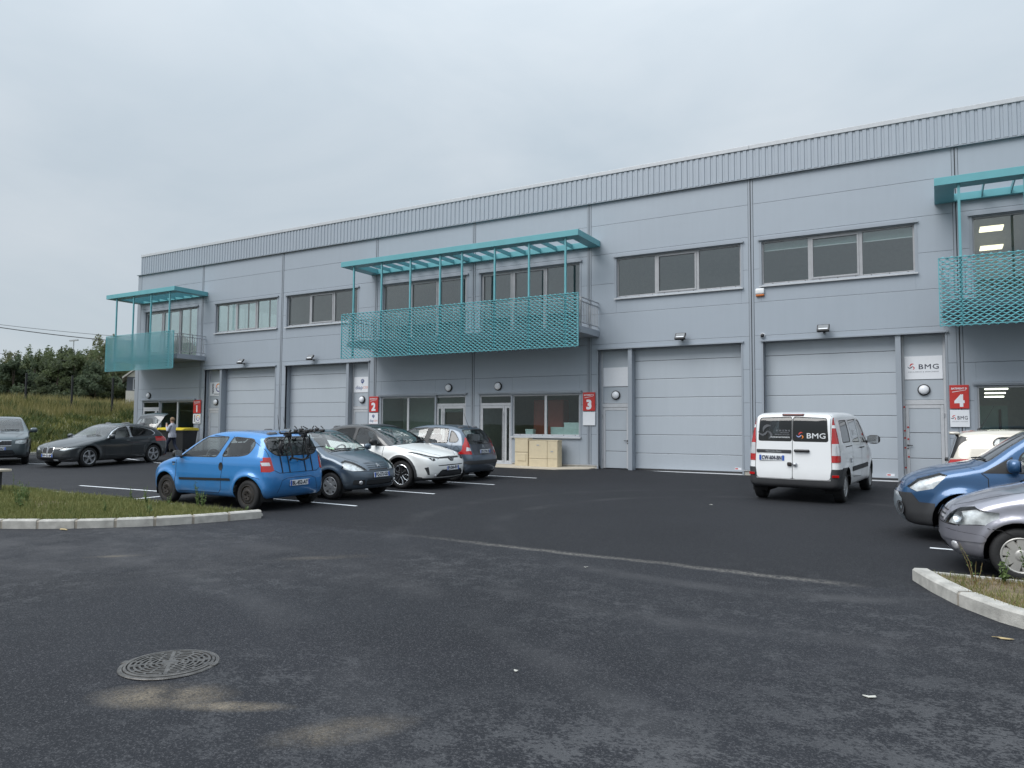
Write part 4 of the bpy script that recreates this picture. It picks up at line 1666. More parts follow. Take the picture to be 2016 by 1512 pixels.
class Body:
    """car body as an implicit shape: side silhouette, plan, tumblehome; only the left half is meshed, then mirrored"""

    def __init__(self, S):
        self.S = S
        self.xf = S['wb'] / 2 + S['fo']
        L = S['L']
        prof = [(self.xf - s, z) for s, z in S['prof']]
        zb = S.get('zb', .2)
        prof = prof + [(self.xf - L + .25, zb), (self.xf - .25, zb)]
        self.poly = chaikin(prof, 2)
        self.x0, self.x1 = self.xf - L - .12, self.xf + .12
        self.z1 = S['H'] + .12
        h = .018
        self.gx = np.arange(self.x0 - .5, self.x1 + .5, h)
        self.gzv = np.arange(-.1, self.z1 + .4, h)
        XX, ZZ = np.meshgrid(self.gx, self.gzv, indexing='ij')
        self.D = poly_sdf(np.stack([XX.ravel(), ZZ.ravel()], 1), self.poly).reshape(XX.shape)
        pl = sorted([(self.xf - s, w) for s, w in S['plan']])
        self.px = np.linspace(self.x0 - .3, self.x1 + .3, 400)
        w = np.interp(self.px, [q[0] for q in pl], [q[1] for q in pl])
        k = np.hanning(25)
        k /= k.sum()
        self.pw = np.convolve(np.pad(w, 12, 'edge'), k, 'valid')
        iz = S['inset']
        self.iz = np.linspace(0, self.z1 + .3, 200)
        v = np.interp(self.iz, [q[0] for q in iz], [q[1] for q in iz])
        k = np.hanning(S.get('izs', 11))
        k /= k.sum()
        self.iv = np.convolve(np.pad(v, len(k) // 2, 'edge'), k, 'valid')

    def side(self, x, z):
        h = .018
        u = np.clip((x - self.gx[0]) / h, 0, len(self.gx) - 1.001)
        v = np.clip((z - self.gzv[0]) / h, 0, len(self.gzv) - 1.001)
        i, j = u.astype(int), v.astype(int)
        a, b = u - i, v - j
        D = self.D
        return D[i, j] * (1 - a) * (1 - b) + D[i + 1, j] * a * (1 - b) + D[i, j + 1] * (1 - a) * b + D[i + 1, j + 1] * a * b

    def f(self, P):
        S = self.S
        x, y, z = P[:, 0], np.abs(P[:, 1]), P[:, 2]
        L = S['L']
        cf, cr = S.get('cf', .16), S.get('cr', .08)
        wf = np.clip((x - (self.xf - L * .55)) / (L * .40), 0, 1)
        wr = np.clip(((self.xf - L * .6) - x) / (L * .25), 0, 1)
        xw = x + cf * y * y * wf - cr * y * y * wr
        zw = z + S.get('crown', .05) * y * y * np.clip((z - .5) / .4, 0, 1)
        a = self.side(xw, zw)
        W = np.interp(x, self.px, self.pw) - np.interp(z - S.get('rise', 0) * (-(x)), self.iz, self.iv)
        for wx in (S['wb'] / 2, -S['wb'] / 2):
            r = np.hypot(x - wx, z - S['rw'])
            W = W + S.get('flare', .015) * np.exp(-((r - S['rw'] - .075) / S.get('fs', .06)) ** 2) * (z < 1.05)
        b = (y - W) * .95
        k = S.get('k', .10)
        hh = np.maximum(k - np.abs(a - b), 0) / k
        return np.maximum(a, b) + hh * hh * k * .25

    def grad(self, P, e=.004):
        g = np.zeros_like(P)
        for i in range(3):
            d = np.zeros(3)
            d[i] = e
            g[:, i] = self.f(P + d) - self.f(P - d)
        return g / (2 * e)

    def mesh(self, h):
        S = self.S
        xs = np.arange(self.x0, self.x1 + h, h)
        ys = np.arange(-h * 1.5, max(self.pw) + .12, h)
        zs = np.arange(S.get('zb', .2) - .1, self.z1 + h, h)
        nx, ny, nz = len(xs), len(ys), len(zs)
        G = np.stack(np.meshgrid(xs, ys, zs, indexing='ij'), -1).reshape(-1, 3)
        F = self.f(G).reshape(nx, ny, nz)
        I = F < 0
        cnt = np.zeros((nx - 1, ny - 1, nz - 1), int)
        for a in (0, 1):
            for b in (0, 1):
                for c in (0, 1):
                    cnt += I[a:nx - 1 + a, b:ny - 1 + b, c:nz - 1 + c]
        mix = (cnt > 0) & (cnt < 8)
        idx = -np.ones(mix.shape, int)
        cells = np.argwhere(mix)
        idx[mix] = np.arange(len(cells))
        acc = np.zeros((len(cells), 3))
        num = np.zeros(len(cells))
        cor = [(a, b, c) for a in (0, 1) for b in (0, 1) for c in (0, 1)]
        for p in cor:
            for ax in range(3):
                if p[ax]:
                    continue
                q = list(p)
                q[ax] = 1
                fa = F[cells[:, 0] + p[0], cells[:, 1] + p[1], cells[:, 2] + p[2]]
                fb = F[cells[:, 0] + q[0], cells[:, 1] + q[1], cells[:, 2] + q[2]]
                m = (fa < 0) != (fb < 0)
                t = np.where(m, fa / np.where(m, fa - fb, 1), 0)
                off = np.array(p, float)[None, :].repeat(len(cells), 0)
                off[:, ax] += t
                acc[m] += off[m]
                num[m] += 1
        V = (cells + acc / num[:, None]) * h + np.array([xs[0], ys[0], zs[0]])
        for _ in range(3):
            g = self.grad(V)
            V = V - np.clip(self.f(V) / np.maximum(.2, (g * g).sum(1)), -h, h)[:, None] * g
        quads = []
        for ax in range(3):
            A = np.moveaxis(I, ax, 0)
            ch = A[:-1] != A[1:]
            J = np.moveaxis(idx, ax, 0)
            e = np.argwhere(ch)
            n1, n2 = A.shape[1], A.shape[2]
            e = e[(e[:, 1] > 0) & (e[:, 1] < n1 - 1) & (e[:, 2] > 0) & (e[:, 2] < n2 - 1)]
            i, j, k = e.T
            q = np.stack([J[i, j - 1, k - 1], J[i, j, k - 1], J[i, j, k], J[i, j - 1, k]], 1)
            flip = A[i, j, k]
            if ax == 1:
                flip = ~flip
            q[~flip] = q[~flip][:, ::-1]
            quads.append(q)
        Q = np.concatenate(quads)
        return V, Q[(Q >= 0).all(1)]

    # points on the skin (bisection along one axis, vectorised)
    def _root(self, P, k, a, b):
        a, b = np.full(len(P), float(a)), np.full(len(P), float(b))
        for _ in range(22):
            m = (a + b) / 2
            P[:, k] = m
            ins = self.f(P) < 0
            a, b = np.where(ins, m, a), np.where(ins, b, m)
        return a

    def on_side(self, x, z):
        x, z = np.broadcast_arrays(np.atleast_1d(x).astype(float), np.atleast_1d(z).astype(float))
        r = self._root(np.column_stack([x, x * 0, z]), 1, 0, 1.6)
        return r if len(r) > 1 else float(r[0])

    def on_end(self, y, z, front=True):
        y, z = np.broadcast_arrays(np.atleast_1d(y).astype(float), np.atleast_1d(z).astype(float))
        r = self._root(np.column_stack([y * 0, y, z]), 0, 0, self.x1 if front else self.x0)
        return r if len(r) > 1 else float(r[0])

    def on_top(self, x, y):
        x, y = np.broadcast_arrays(np.atleast_1d(x).astype(float), np.atleast_1d(y).astype(float))
        r = self._root(np.column_stack([x, y, x * 0]), 2, .4, self.z1)
        return r if len(r) > 1 else float(r[0])

    def normal(self, p):
        g = self.grad(np.array([p], float))[0]
        return Vector(g / (np.linalg.norm(g) + 1e-9))


def inside(px, py, poly):
    c = False
    n = len(poly)
    for i in range(n):
        x1, y1 = poly[i]
        x2, y2 = poly[i - 1]
        if (y1 > py) != (y2 > py) and px < (x2 - x1) * (py - y1) / (y2 - y1) + x1:
            c = not c
    return c


def rounded(poly, r=.05, n=3):
    """polygon with rounded corners"""
    out = []
    m = len(poly)
    for i in range(m):
        p, a, b = Vector(poly[i]), Vector(poly[i - 1]), Vector(poly[(i + 1) % m])
        da, db = (a - p), (b - p)
        t = min(r, da.length * .45, db.length * .45)
        s, e = p + da.normalized() * t, p + db.normalized() * t
        for k in range(n + 1):
            u = k / n
            q = s.lerp(p, u).lerp(p.lerp(e, u), u)
            out.append((q.x, q.y))
    return out


def grow(poly, d):
    """offset a polygon outwards (either winding)"""
    n = len(poly)
    A = sum(poly[i - 1][0] * poly[i][1] - poly[i][0] * poly[i - 1][1] for i in range(n))
    s = 1 if A > 0 else -1
    out = []
    for i in range(n):
        p, a, b = Vector(poly[i]), Vector(poly[i - 1]), Vector(poly[(i + 1) % n])
        e1, e2 = (p - a), (b - p)
        if e1.length < 1e-6 or e2.length < 1e-6:
            out.append(tuple(p))
            continue
        n1 = Vector((e1.y, -e1.x)).normalized() * s
        n2 = Vector((e2.y, -e2.x)).normalized() * s
        m = n1 + n2
        if m.length < .3:
            m = n1
        else:
            m = m / max(.5, m.length ** 2 / 2)
        q = p + m * d
        out.append((q.x, q.y))
    return out


def circle(cx, cz, r, n=28):
    return [(cx + r * math.cos(2 * math.pi * k / n), cz + r * math.sin(2 * math.pi * k / n)) for k in range(n)]


class Car:
    def __init__(self, name, S, loc, heading, label, cat, paint_m):
        """heading: direction of travel, radians from +X"""
        self.S, self.name = S, name
        self.b = Body(S)
        # the lot slopes: seat the car on the asphalt at both axles
        self.root = empty(name, (loc[0], loc[1], gz(*loc)), heading, label, cat)
        dx, dy = math.cos(heading), math.sin(heading)
        self.root.rotation_euler = (math.atan(-GX * dy + GY * dx), -math.atan(GX * dx + GY * dy), heading)
        self.paint = paint_m
        V, Q = self.b.mesh(S.get('res', .040))
        me = bpy.data.meshes.new('tmp')
        me.from_pydata(V.tolist(), [], Q.tolist())
        self.bm = bmesh.new()
        self.bm.from_mesh(me)
        bpy.data.meshes.remove(me)
        g = self.bm.verts[:] + self.bm.edges[:] + self.bm.faces[:]
        bmesh.ops.bisect_plane(self.bm, geom=g, plane_co=(0, 0, 0), plane_no=(0, -1, 0), clear_outer=True, dist=1e-4)
        self.lay = self.bm.faces.layers.int.new('part')
        self.parts = {}
        self.n = 0
        xf = self.b.xf
        for wx in (S['wb'] / 2, -S['wb'] / 2):
            ra = S.get('ra', S['rw'] + .055)
            self.cut(None, circle(wx, S['rw'] + S.get('ay', .01), ra), 'side', ns=.25)

    def X(self, s):
        return self.b.xf - s

    def P(self, poly):
        """side-view polygon given as (distance from the nose, height)"""
        return [(self.b.xf - s, z) for s, z in poly]

    def cut(self, pid, poly, view, ns=.12, xr=None, only=None):
        """mark the skin inside a polygon as part pid (None: remove). view: side (x,z), front / rear (y,z), top (x,y)"""
        i0, i1 = {'side': (0, 2), 'front': (1, 2), 'rear': (1, 2), 'top': (0, 1), 'all': (0, 2)}[view]
        k = {'side': 1, 'front': 0, 'rear': 0, 'top': 2, 'all': 1}[view]
        sg = -1 if view == 'rear' else 1
        xs, ys = [p[0] for p in poly], [p[1] for p in poly]
        bx0, bx1, by0, by1 = min(xs) - .06, max(xs) + .06, min(ys) - .06, max(ys) + .06

        def ok(f):
            c = f.calc_center_median()
            if not (bx0 < c[i0] < bx1 and by0 < c[i1] < by1):
                return False
            if view != 'all':
                f.normal_update()
            if view != 'all' and f.normal[k] * sg < ns:
                return False
            if xr and not (xr[0] < c.x < xr[1]):
                return False
            if only is not None and f[self.lay] != only:
                return False
            return True
        lo0, hi0, lo1, hi1 = bx0 - .06, bx1 + .06, by0 - .06, by1 + .06
        cand = []
        for v in self.bm.verts:
            co = v.co
            if lo0 < co[i0] < hi0 and lo1 < co[i1] < hi1:
                cand.extend(v.link_faces)
        cand = [f for f in set(cand) if ok(f)]
        n = len(poly)
        ax = Vector((0, 0, 0))
        ax[k] = 1

        def bb(f):
            fx = [v.co[i0] for v in f.verts]
            fy = [v.co[i1] for v in f.verts]
            return f, min(fx), max(fx), min(fy), max(fy)
        cand = [bb(f) for f in cand]
        for i in range(n):
            a, b = poly[i - 1], poly[i]
            p = Vector((0, 0, 0))
            p[i0], p[i1] = a
            d = Vector((0, 0, 0))
            d[i0], d[i1] = b[0] - a[0], b[1] - a[1]
            if d.length < 1e-5:
                continue
            no = d.cross(ax).normalized()
            ex0, ex1 = min(a[0], b[0]) - .004, max(a[0], b[0]) + .004
            ey0, ey1 = min(a[1], b[1]) - .004, max(a[1], b[1]) + .004
            sub = [t[0] for t in cand if t[2] > ex0 and t[1] < ex1 and t[4] > ey0 and t[3] < ey1]
            if not sub:
                continue
            rest = [t for t in cand if not (t[2] > ex0 and t[1] < ex1 and t[4] > ey0 and t[3] < ey1)]
            es = {e for f in sub for e in f.edges}
            vs = {v for f in sub for v in f.verts}
            r = bmesh.ops.bisect_plane(self.bm, geom=list(vs) + list(es) + sub, plane_co=p, plane_no=no, dist=2e-4)
            cand = rest + [bb(g) for g in r['geom'] if isinstance(g, bmesh.types.BMFace)]
        cand = [t[0] for t in cand]
        inn = []
        for f in cand:
            if f.is_valid:
                c = f.calc_center_median()
                if inside(c[i0], c[i1], poly):
                    inn.append(f)
        if pid is None:
            bmesh.ops.delete(self.bm, geom=inn, context='FACES')
            return
        for f in inn:
            f[self.lay] = pid

    def part(self, name, poly, view, m, pair=True, off=0.0, ns=.12, xr=None, only=None, parent=None, label=None):
        self.n += 1
        self.cut(self.n, poly, view, ns, xr, only)
        self.parts[self.n] = (name, m, pair, off, parent, label)
        return self.n

    def window(self, poly, view='side', pair=True, dark=False, r=.05, seal=.022, ns=.12, xr=None, name='window'):
        p = rounded(poly, r)
        if seal:
            q = rounded(grow(poly, seal), r + seal)
            self.part('window_seal', q, view, M_SEAL, pair, .001, ns, xr)
        return self.part(name, p, view, M_CARGLASS_D if dark else M_CARGLASS, pair, -.006, ns, xr)

    def headlight(self, poly, view='side', depth=.06, **k):
        i = self.part('headlight', poly, view, M_LENS, True, .002, **k)
        self.parts[i] += (depth,)
        return i

    def finish(self):
        """split the half shell into part meshes, mirror, link"""
        bm = self.bm
        bm.verts.ensure_lookup_table()
        V = np.array([v.co for v in bm.verts])
        V[np.abs(V[:, 1]) < 1e-4, 1] = 0
        Nn = self.b.grad(V)
        Nn /= np.maximum(1e-6, np.linalg.norm(Nn, axis=1))[:, None]
        bm.verts.index_update()
        groups = {}
        for f in bm.faces:
            groups.setdefault(f[self.lay], []).append([v.index for v in f.verts])
        bm.free()
        self.objs = {}

        def make(name, fs, m, off, mirror, both, parent):
            used = sorted({i for f in fs for i in f})
            mp = {g: i for i, g in enumerate(used)}
            v = V[used] + Nn[used] * off
            nn = Nn[used]
            F = [[mp[i] for i in f] for f in fs]
            if both:
                v2, n2 = v.copy(), nn.copy()
                v2[:, 1] *= -1
                n2[:, 1] *= -1
                k = len(v)
                seam = np.abs(v[:, 1]) < 1e-4
                F2 = [[(i if seam[i] else i + k) for i in f][::-1] for f in F]
                v, nn, F = np.vstack([v, v2]), np.vstack([nn, n2]), F + F2
            elif mirror:
                v = v.copy()
                nn = nn.copy()
                v[:, 1] *= -1
                nn[:, 1] *= -1
                F = [f[::-1] for f in F]
            o = raw(name, v, F, m, parent or self.root, True)
            o.data.normals_split_custom_set_from_vertices(nn.tolist())
            return o
        self.body = make('body', groups.get(0, []), self.paint, 0, False, True, None)
        for pid, spec in self.parts.items():
            if pid not in groups:
                continue
            name, m, pair, off, parent, label = spec[:6]
            fs = groups[pid]
            res = []
            if pair:
                for mir in (False, True):
                    o = make(name, fs, m, off, mir, False, None)
                    if len(spec) > 6:
                        make('reflector', fs, M_REFL, -spec[6], mir, False, o)
                    res.append(o)
            else:
                res.append(make(name, fs, m, off, False, True, None))
            for o in res:
                if label:
                    o['label'] = label
            self.objs[pid] = res
        return self

    # ---- things laid on the skin
    def ribbon(self, pts, view='side', w=.012, m=None, name='shut_line', pair=True, h=.0015, close=False, sides=(1, -1)):
        """narrow strip following the skin through 2D points"""
        P = []
        pts = list(pts) + ([pts[0]] if close else [])
        for (a, b) in zip(pts, pts[1:]):
            n = max(1, int(math.hypot(b[0] - a[0], b[1] - a[1]) / .05))
            P += [(a[0] + (b[0] - a[0]) * k / n, a[1] + (b[1] - a[1]) * k / n) for k in range(n)]
        P.append(pts[-1])
        U, V_ = np.array(P).T
        if view == 'side':
            Q = np.column_stack([U, self.b.on_side(U, V_), V_])
        elif view == 'top':
            Q = np.column_stack([U, V_, self.b.on_top(U, V_)])
        else:
            Q = np.column_stack([self.b.on_end(U, V_, view == 'front'), U, V_])
        Nn = self.b.grad(Q)
        Nn /= np.linalg.norm(Nn, axis=1)[:, None] + 1e-9
        tg = np.gradient(Q, axis=0)
        bt = np.cross(tg, Nn)
        bt /= np.linalg.norm(bt, axis=1)[:, None] + 1e-9
        n = len(Q)
        for s in (sides if pair else (1,)):
            vs = np.vstack([Q + bt * w / 2 + Nn * h, Q - bt * w / 2 + Nn * h])
            vs[:, 1] *= s
            raw(name, vs, [(i, i + 1, n + i + 1, n + i) for i in range(n - 1)], m or M_SEAM, self.root, True)

    def skin(self, view, a, b):
        """matrix on the skin: Z is the outward normal"""
        if view == 'side':
            p = (a, self.b.on_side(a, b), b)
        elif view == 'top':
            p = (a, b, self.b.on_top(a, b))
        else:
            p = (self.b.on_end(a, b, view == 'front'), a, b)
        n = self.b.normal(p)
        return frame(p, n, (0, 0, 1) if abs(n.z) < .9 else (1, 0, 0))

    def mir(self, M):
        return Matrix.Diagonal((1, -1, 1, 1)) @ M

    def plate(self, text, view, z, y=0.0, tilt=0.0, off=.015, w=.50, h=.105):
        s = 1 if view == 'front' else -1
        x = max(abs(self.b.on_end(y + q, z + r, view == 'front') - 0) for q in (-w / 2, w / 2, 0) for r in (-h / 2, h / 2)) * s
        # sit just outside the most forward point behind the plate
        M = frame((x + s * off, y, z), (s, 0, tilt), (0, 0, 1))
        g = MB().bbox((-w / 2, -h / 2, -.012), (w / 2, h / 2, 0), .004, 0, M)
        g.box((-w / 2 + .003, -h / 2 + .003, 0), (-w / 2 + .045, h / 2 - .003, .0015), 1, M)
        g.box((w / 2 - .045, -h / 2 + .003, 0), (w / 2 - .003, h / 2 - .003, .0015), 1, M)
        o = g.build('number_plate', [M_PLATEW, M_PLATEB], self.root)
        t = MB()
        textmb(t, text, h * .98, M @ T(0, 0, .0022), bold=.03, width=w - .115)
        t.build('lettering', M_INK, o)
        MB().box((-w / 2 + .02, -h / 2 + .02, -off - .06), (w / 2 - .02, h / 2 - .02, -.012), 0, M).build('mount', M_BLACK, o)
        return o

    def handle(self, s, z, m=None, w=.17, recess=True):
        for sd in (1, -1):
            M = self.skin('side', self.X(s), z)
            if sd < 0:
                M = self.mir(M)
            g = MB()
            g.tube([(-w / 2, 0, .004), (-w / 2 + .02, 0, .03), (w / 2 - .02, 0, .03), (w / 2, 0, .004)], [.013, .015, .015, .013], 6, 0, True, M)
            g.build('door_handle', m or self.paint, self.root, True, 50)

    def mirror(self, s, z, m=None, size=1.0, cap=None):
        y = self.b.on_side(self.X(s), z)
        for sd in (1, -1):
            M = T(self.X(s), sd * (y + .13 * size), z + .06) @ Matrix.Rotation(sd * RAD(6), 4, 'Z')
            bm = bmesh.new()
            bmesh.ops.create_uvsphere(bm, u_segments=14, v_segments=8, radius=1)
            for v in bm.verts:
                q = v.co
                f = lambda t: math.copysign(abs(t) ** .7, t)
                v.co = Vector((f(q.x) * .075 * size * (1.2 if q.x > 0 else .55), f(q.y) * .115 * size, f(q.z) * .085 * size))
            g = MB().add([v.co.copy() for v in bm.verts], [[v.index for v in f.verts] for f in bm.faces], 0, M)
            bm.free()
            g.tube([(self.X(s) + .02, sd * (y - .02), z - .01), (self.X(s) + .01, sd * (y + .07), z + .025)], [.035, .028], 8, 1)
            o = g.build('wing_mirror', [m or self.paint, M_BLACK], self.root, True, 60)
            gl = MB().box((-.048 * size, -.095 * size, -.065 * size), (-.040 * size, .095 * size, .065 * size), 0, M)
            gl.build('mirror_glass', M_CHROME, o)

    def wheels(self, style, rim_m, rim_r=.2, tw=.19, track=None, steer=0.0, cap=None):
        S = self.S
        R = S['rw']
        yo = track or (S['W'] / 2 - .035)
        for ax, wx in ((0, S['wb'] / 2), (1, -S['wb'] / 2)):
            # dark wheel housing
            for sd in (1, -1):
                ra = S.get('ra', R + .055)
                wl = MB()
                n = 16
                zc = R + S.get('ay', .01)
                vs, fs = [], []
                for yy in (sd * (yo - .33), sd * (yo - .015)):
                    for k in range(n + 1):
                        t = math.pi * (-.12 + 1.24 * k / n)
                        vs.append((wx + (ra + .004) * math.cos(t), yy, zc + (ra + .004) * math.sin(t)))
                for k in range(n):
                    fs.append((k, k + 1, n + 2 + k, n + 1 + k))
                fs.append(tuple(range(n + 1)))
                wl.add(vs, fs).build('wheel_arch_liner', M_SKIRT, self.root, True, 40)
                w = bpy.data.objects.new('wheel', None)
                w.empty_display_size = .1
                link(w, self.root)
                w.location = (wx, sd * yo, R)
                w.rotation_euler = (0, 0, (0 if sd > 0 else math.pi) + (steer if ax == 0 else 0))
                if not hasattr(self, 'wm'):
                    self.wm = self.wheel_meshes(style, rim_m, rim_r, tw, cap)
                for nm, me in self.wm:
                    link(bpy.data.objects.new(nm, me), w)

    def wheel_meshes(self, style, rim_m, rr, tw, cap):
        R = self.S['rw']
        out = []
        ty = MB().lathe([(rr - .005, -.01), (rr + .012, .0), ((R + rr) / 2, .006), (R - .02, -.004), (R - .003, -.03), (R, -.06), (R, -tw + .05), (R - .003, -tw + .02), (R - .03, -tw), (rr, -tw)], 32)
        o = ty.build('tyre', M_TYRE, None, True, 50)
        out.append(o)
        g = MB()
        # barrel and rim flange
        g.lathe([(rr + .008, -.004), (rr - .002, .002), (rr - .014, -.004), (rr - .02, -.04), (rr - .03, -tw + .02)], 32)
        if style == 'steel':
            g.lathe([(rr - .02, -.03), (rr - .035, -.012), (rr * .62, -.012), (rr * .5, .004), (rr * .32, .0), (.035, -.015), (.001, -.015)], 32)
            for k in range(4):
                a = 2 * math.pi * k / 4 + .3
                g.lathe([(.012, .012), (.012, -.01)], 8, 'y', 0, T(.055 * math.cos(a), 0, .055 * math.sin(a)))
            for k in range(12):
                a = 2 * math.pi * k / 12
                g.lathe([(.0005, -.0095), (.014, -.0095)], 8, 'y', 1, T(rr * .71 * math.cos(a), 0, rr * .71 * math.sin(a)))
            o = g.build('rim', [rim_m, M_DARK], None, True, 40)
        else:
            g.lathe([(rr - .02, -.07), (.05, -.075), (.001, -.075)], 24, 'y', 1)
            g.lathe([(rr * .55, -.055), (rr * .55, -.065)], 24, 'y', 2)
            g.lathe([(.001, -.045), (rr * .62, -.045), (rr * .62, -.055)], 24, 'y', 2)
            def spoke(a, w0, w1, r0, r1, y0=-.004, y1=-.006, mi=0):
                M = Matrix.Rotation(-a, 4, 'Y')
                th = .02
                vs = [(r0, y0, -w0 / 2), (r0, y0, w0 / 2), (r1, y1, w1 / 2), (r1, y1, -w1 / 2)]
                vs += [(x, y - th, z * 1.25) for x, y, z in vs]
                g.add(vs, [(0, 1, 2, 3), (7, 6, 5, 4), (0, 4, 5, 1), (1, 5, 6, 2), (2, 6, 7, 3), (3, 7, 4, 0)], mi, M)
            if style == 'six':
                for k in range(6):
                    spoke(2 * math.pi * k / 6 + .5, .075, .095, .03, rr - .012)
                g.lathe([(.001, .004), (.05, .002), (.062, -.012)], 20)
            elif style == 'nine':
                for k in range(9):
                    spoke(2 * math.pi * k / 9 + .2, .062, .082, .05, rr - .012)
                g.lathe([(.001, .006), (.036, .005), (.062, -.002), (.072, -.014)], 20)
            elif style == 'double5':
                for k in range(5):
                    for d in (-.17, .17):
                        spoke(2 * math.pi * k / 5 + d * .62 + .3, .03, .034, .035, rr - .012)
                g.lathe([(.001, -.002), (.045, -.004), (.055, -.016)], 20)
            elif style == 'y5':
                for k in range(5):
                    a = 2 * math.pi * k / 5 + .3
                    spoke(a, .07, .08, .03, rr - .02, -.010, -.012, 3)
                    for d in (-1, 1):
                        M = Matrix.Rotation(-a, 4, 'Y')
                        p = [(.04, -.004, d * .03), (rr * .62, -.004, d * .035), (rr - .014, -.004, d * .085)]
                        g.tube(p, .0085, 6, 0, True, M)
                    M = Matrix.Rotation(-a, 4, 'Y')
                    g.tube([(rr - .016, -.004, -.085), (rr - .010, -.004, 0), (rr - .016, -.004, .085)], .0075, 6, 0, True, M)
                g.lathe([(.001, -.004), (.035, -.004), (.045, -.02)], 20, 'y', 3)
            elif style == 'van':
                for k in range(10):
                    spoke(2 * math.pi * k / 10, .045, .06, .05, rr - .012, .0, -.012)
                g.lathe([(.001, .006), (.05, .005), (.075, -.01)], 20)
            o = g.build('rim', [rim_m, M_DARK, mat('brake_disc', (.16, .16, .165), .4, .7), M_BLKRIM], None, True, 40)
        out.append(o)
        res = []
        for o in out:
            res.append((o.name.split('.')[0], o.data))
            bpy.data.objects.remove(o)
        return res

    def cabin(self, floor=.30, dash=None, seats=(), rear=True, wheel_left=True, col=None):
        """floor, dashboard, steering wheel and seats, so that the windows show an inside"""
        S = self.S
        xd, zd = dash
        w = S['W'] / 2 - .17
        MB().box((self.X(S['L'] - .45), -w, floor), (self.X(.9), w, floor + .03)).build('cabin_floor', M_INTER, self.root)
        d = MB().prism([(xd + .42, floor + .1), (xd, floor + .25), (xd + .02, zd - .1), (xd + .10, zd), (xd + .42, zd + .01), (xd + .62, zd - .03)], 'y', -w, w)
        d.build('dashboard', M_INTER, self.root, True, 30)
        M = T(xd - .06, .36, zd - .02) @ Matrix.Rotation(RAD(-66), 4, 'Y')
        sw = MB()
        sw.tube([(.185 * math.cos(t), .185 * math.sin(t), 0) for t in np.linspace(0, 2 * math.pi, 21)], .016, 6, 0, False, M)
        for a in (0, 2.2, -2.2):
            sw.tube([(0, 0, -.02), (.18 * math.cos(a + math.pi), .18 * math.sin(a + math.pi), 0)], .018, 6, 0, True, M)
        sw.build('steering_wheel', M_INTER, self.root, True)
        for (sx, ys) in seats:
            for y in ys:
                bk = MB()
                Mb = T(sx, y, floor + .42) @ Matrix.Rotation(RAD(-14), 4, 'Y')
                bk.bbox((-.09, -.24, -.1), (.06, .24, .55), .06, 0, Mb)
                bk.bbox((-.06, -.12, .58), (.04, .12, .78), .045, 0, Mb)
                bk.tube([(0, -.06, .5), (0, -.06, .62)], .008, 5, 0, True, Mb).tube([(0, .06, .5), (0, .06, .62)], .008, 5, 0, True, Mb)
                bk.bbox((sx - .02, y - .25, floor + .18), (sx + .5, y + .25, floor + .36), .05)
                bk.build('seat', M_SEATC, self.root, True, 50)
        return self
# ------------------------------------------------------------------ emblems
def chevrons(o, M, s, m):
    g = MB()
    for k in (0, 1):
        y = -k * s * .42
        t = s * .17
        g.add([(-s * .5, y - s * .30, 0), (0, y + s * .18, 0), (s * .5, y - s * .30, 0), (s * .5, y - s * .30 + t, 0), (0, y + s * .18 + t * 1.4, 0), (-s * .5, y - s * .30 + t, 0)], [(0, 1, 4, 5), (1, 2, 3, 4)], 0, M @ T(0, s * .2, .004))
        g.add([(-s * .5, y - s * .30, 0), (0, y + s * .18, 0), (s * .5, y - s * .30, 0), (s * .5, y - s * .30 + t, 0), (0, y + s * .18 + t * 1.4, 0), (-s * .5, y - s * .30 + t, 0)], [(0, 1, 4, 5), (1, 2, 3, 4)], 0, M @ T(0, s * .2, .008))
    g.build('emblem', m, o)


def diamond(o, M, s, m):
    g = MB()
    a, b = [(0, s * .6), (s * .42, 0), (0, -s * .6), (-s * .42, 0)], [(0, s * .34), (s * .22, 0), (0, -s * .34), (-s * .22, 0)]
    vs = [(x, y, .006) for x, y in a] + [(x, y, .006) for x, y in b]
    g.add(vs, [(i, (i + 1) % 4, 4 + (i + 1) % 4, 4 + i) for i in range(4)], 0, M)
    g.build('emblem', m, o)


def ring(o, M, r, w, m, name='emblem', n=20, ry=None):
    ry = ry or r
    g = MB()
    vs = []
    for k in range(n):
        a = 2 * math.pi * k / n
        vs += [(math.cos(a) * r, math.sin(a) * ry, .005), (math.cos(a) * (r - w), math.sin(a) * (ry - w), .005)]
    g.add(vs, [(2 * k, 2 * ((k + 1) % n), 2 * ((k + 1) % n) + 1, 2 * k + 1) for k in range(n)], 0, M)
    return g.build(name, m, o)


def antenna(c, s, y=0.0, h=.42, lean=.5):
    x = c.X(s)
    z = c.b.on_top(x, y)
    MB().tube([(x, y, z - .005), (x - h * lean * .5, y, z + h * .45), (x - h * lean, y, z + h)], [.008, .005, .003], 5).lathe([(.03, z - .004), (.02, z + .02), (.006, z + .035)], 10, 'z', 0, T(x, y, 0)).build('antenna', M_BLACK, c.root)


def wiper(c, pts, view, name='wiper'):
    """thin arm lying on the glass; pts in view coordinates"""
    q = []
    for a, b in pts:
        M = c.skin(view, a, b)
        q.append(M @ Vector((0, 0, .02)))
    MB().tube(q, .012, 5).build(name, M_BLACK, c.root)


def fog(c, y, z, r=.045, m=None):
    for sd in (1, -1):
        M = c.skin('front', y, z)
        if sd < 0:
            M = c.mir(M)
        g = MB().lathe([(.001, .008), (r * .8, .012), (r, .004), (r * 1.15, -.01)], 16, 'z', 0, M)
        g.build('fog_lamp', m or M_CLEARL, c.root, True, 60)


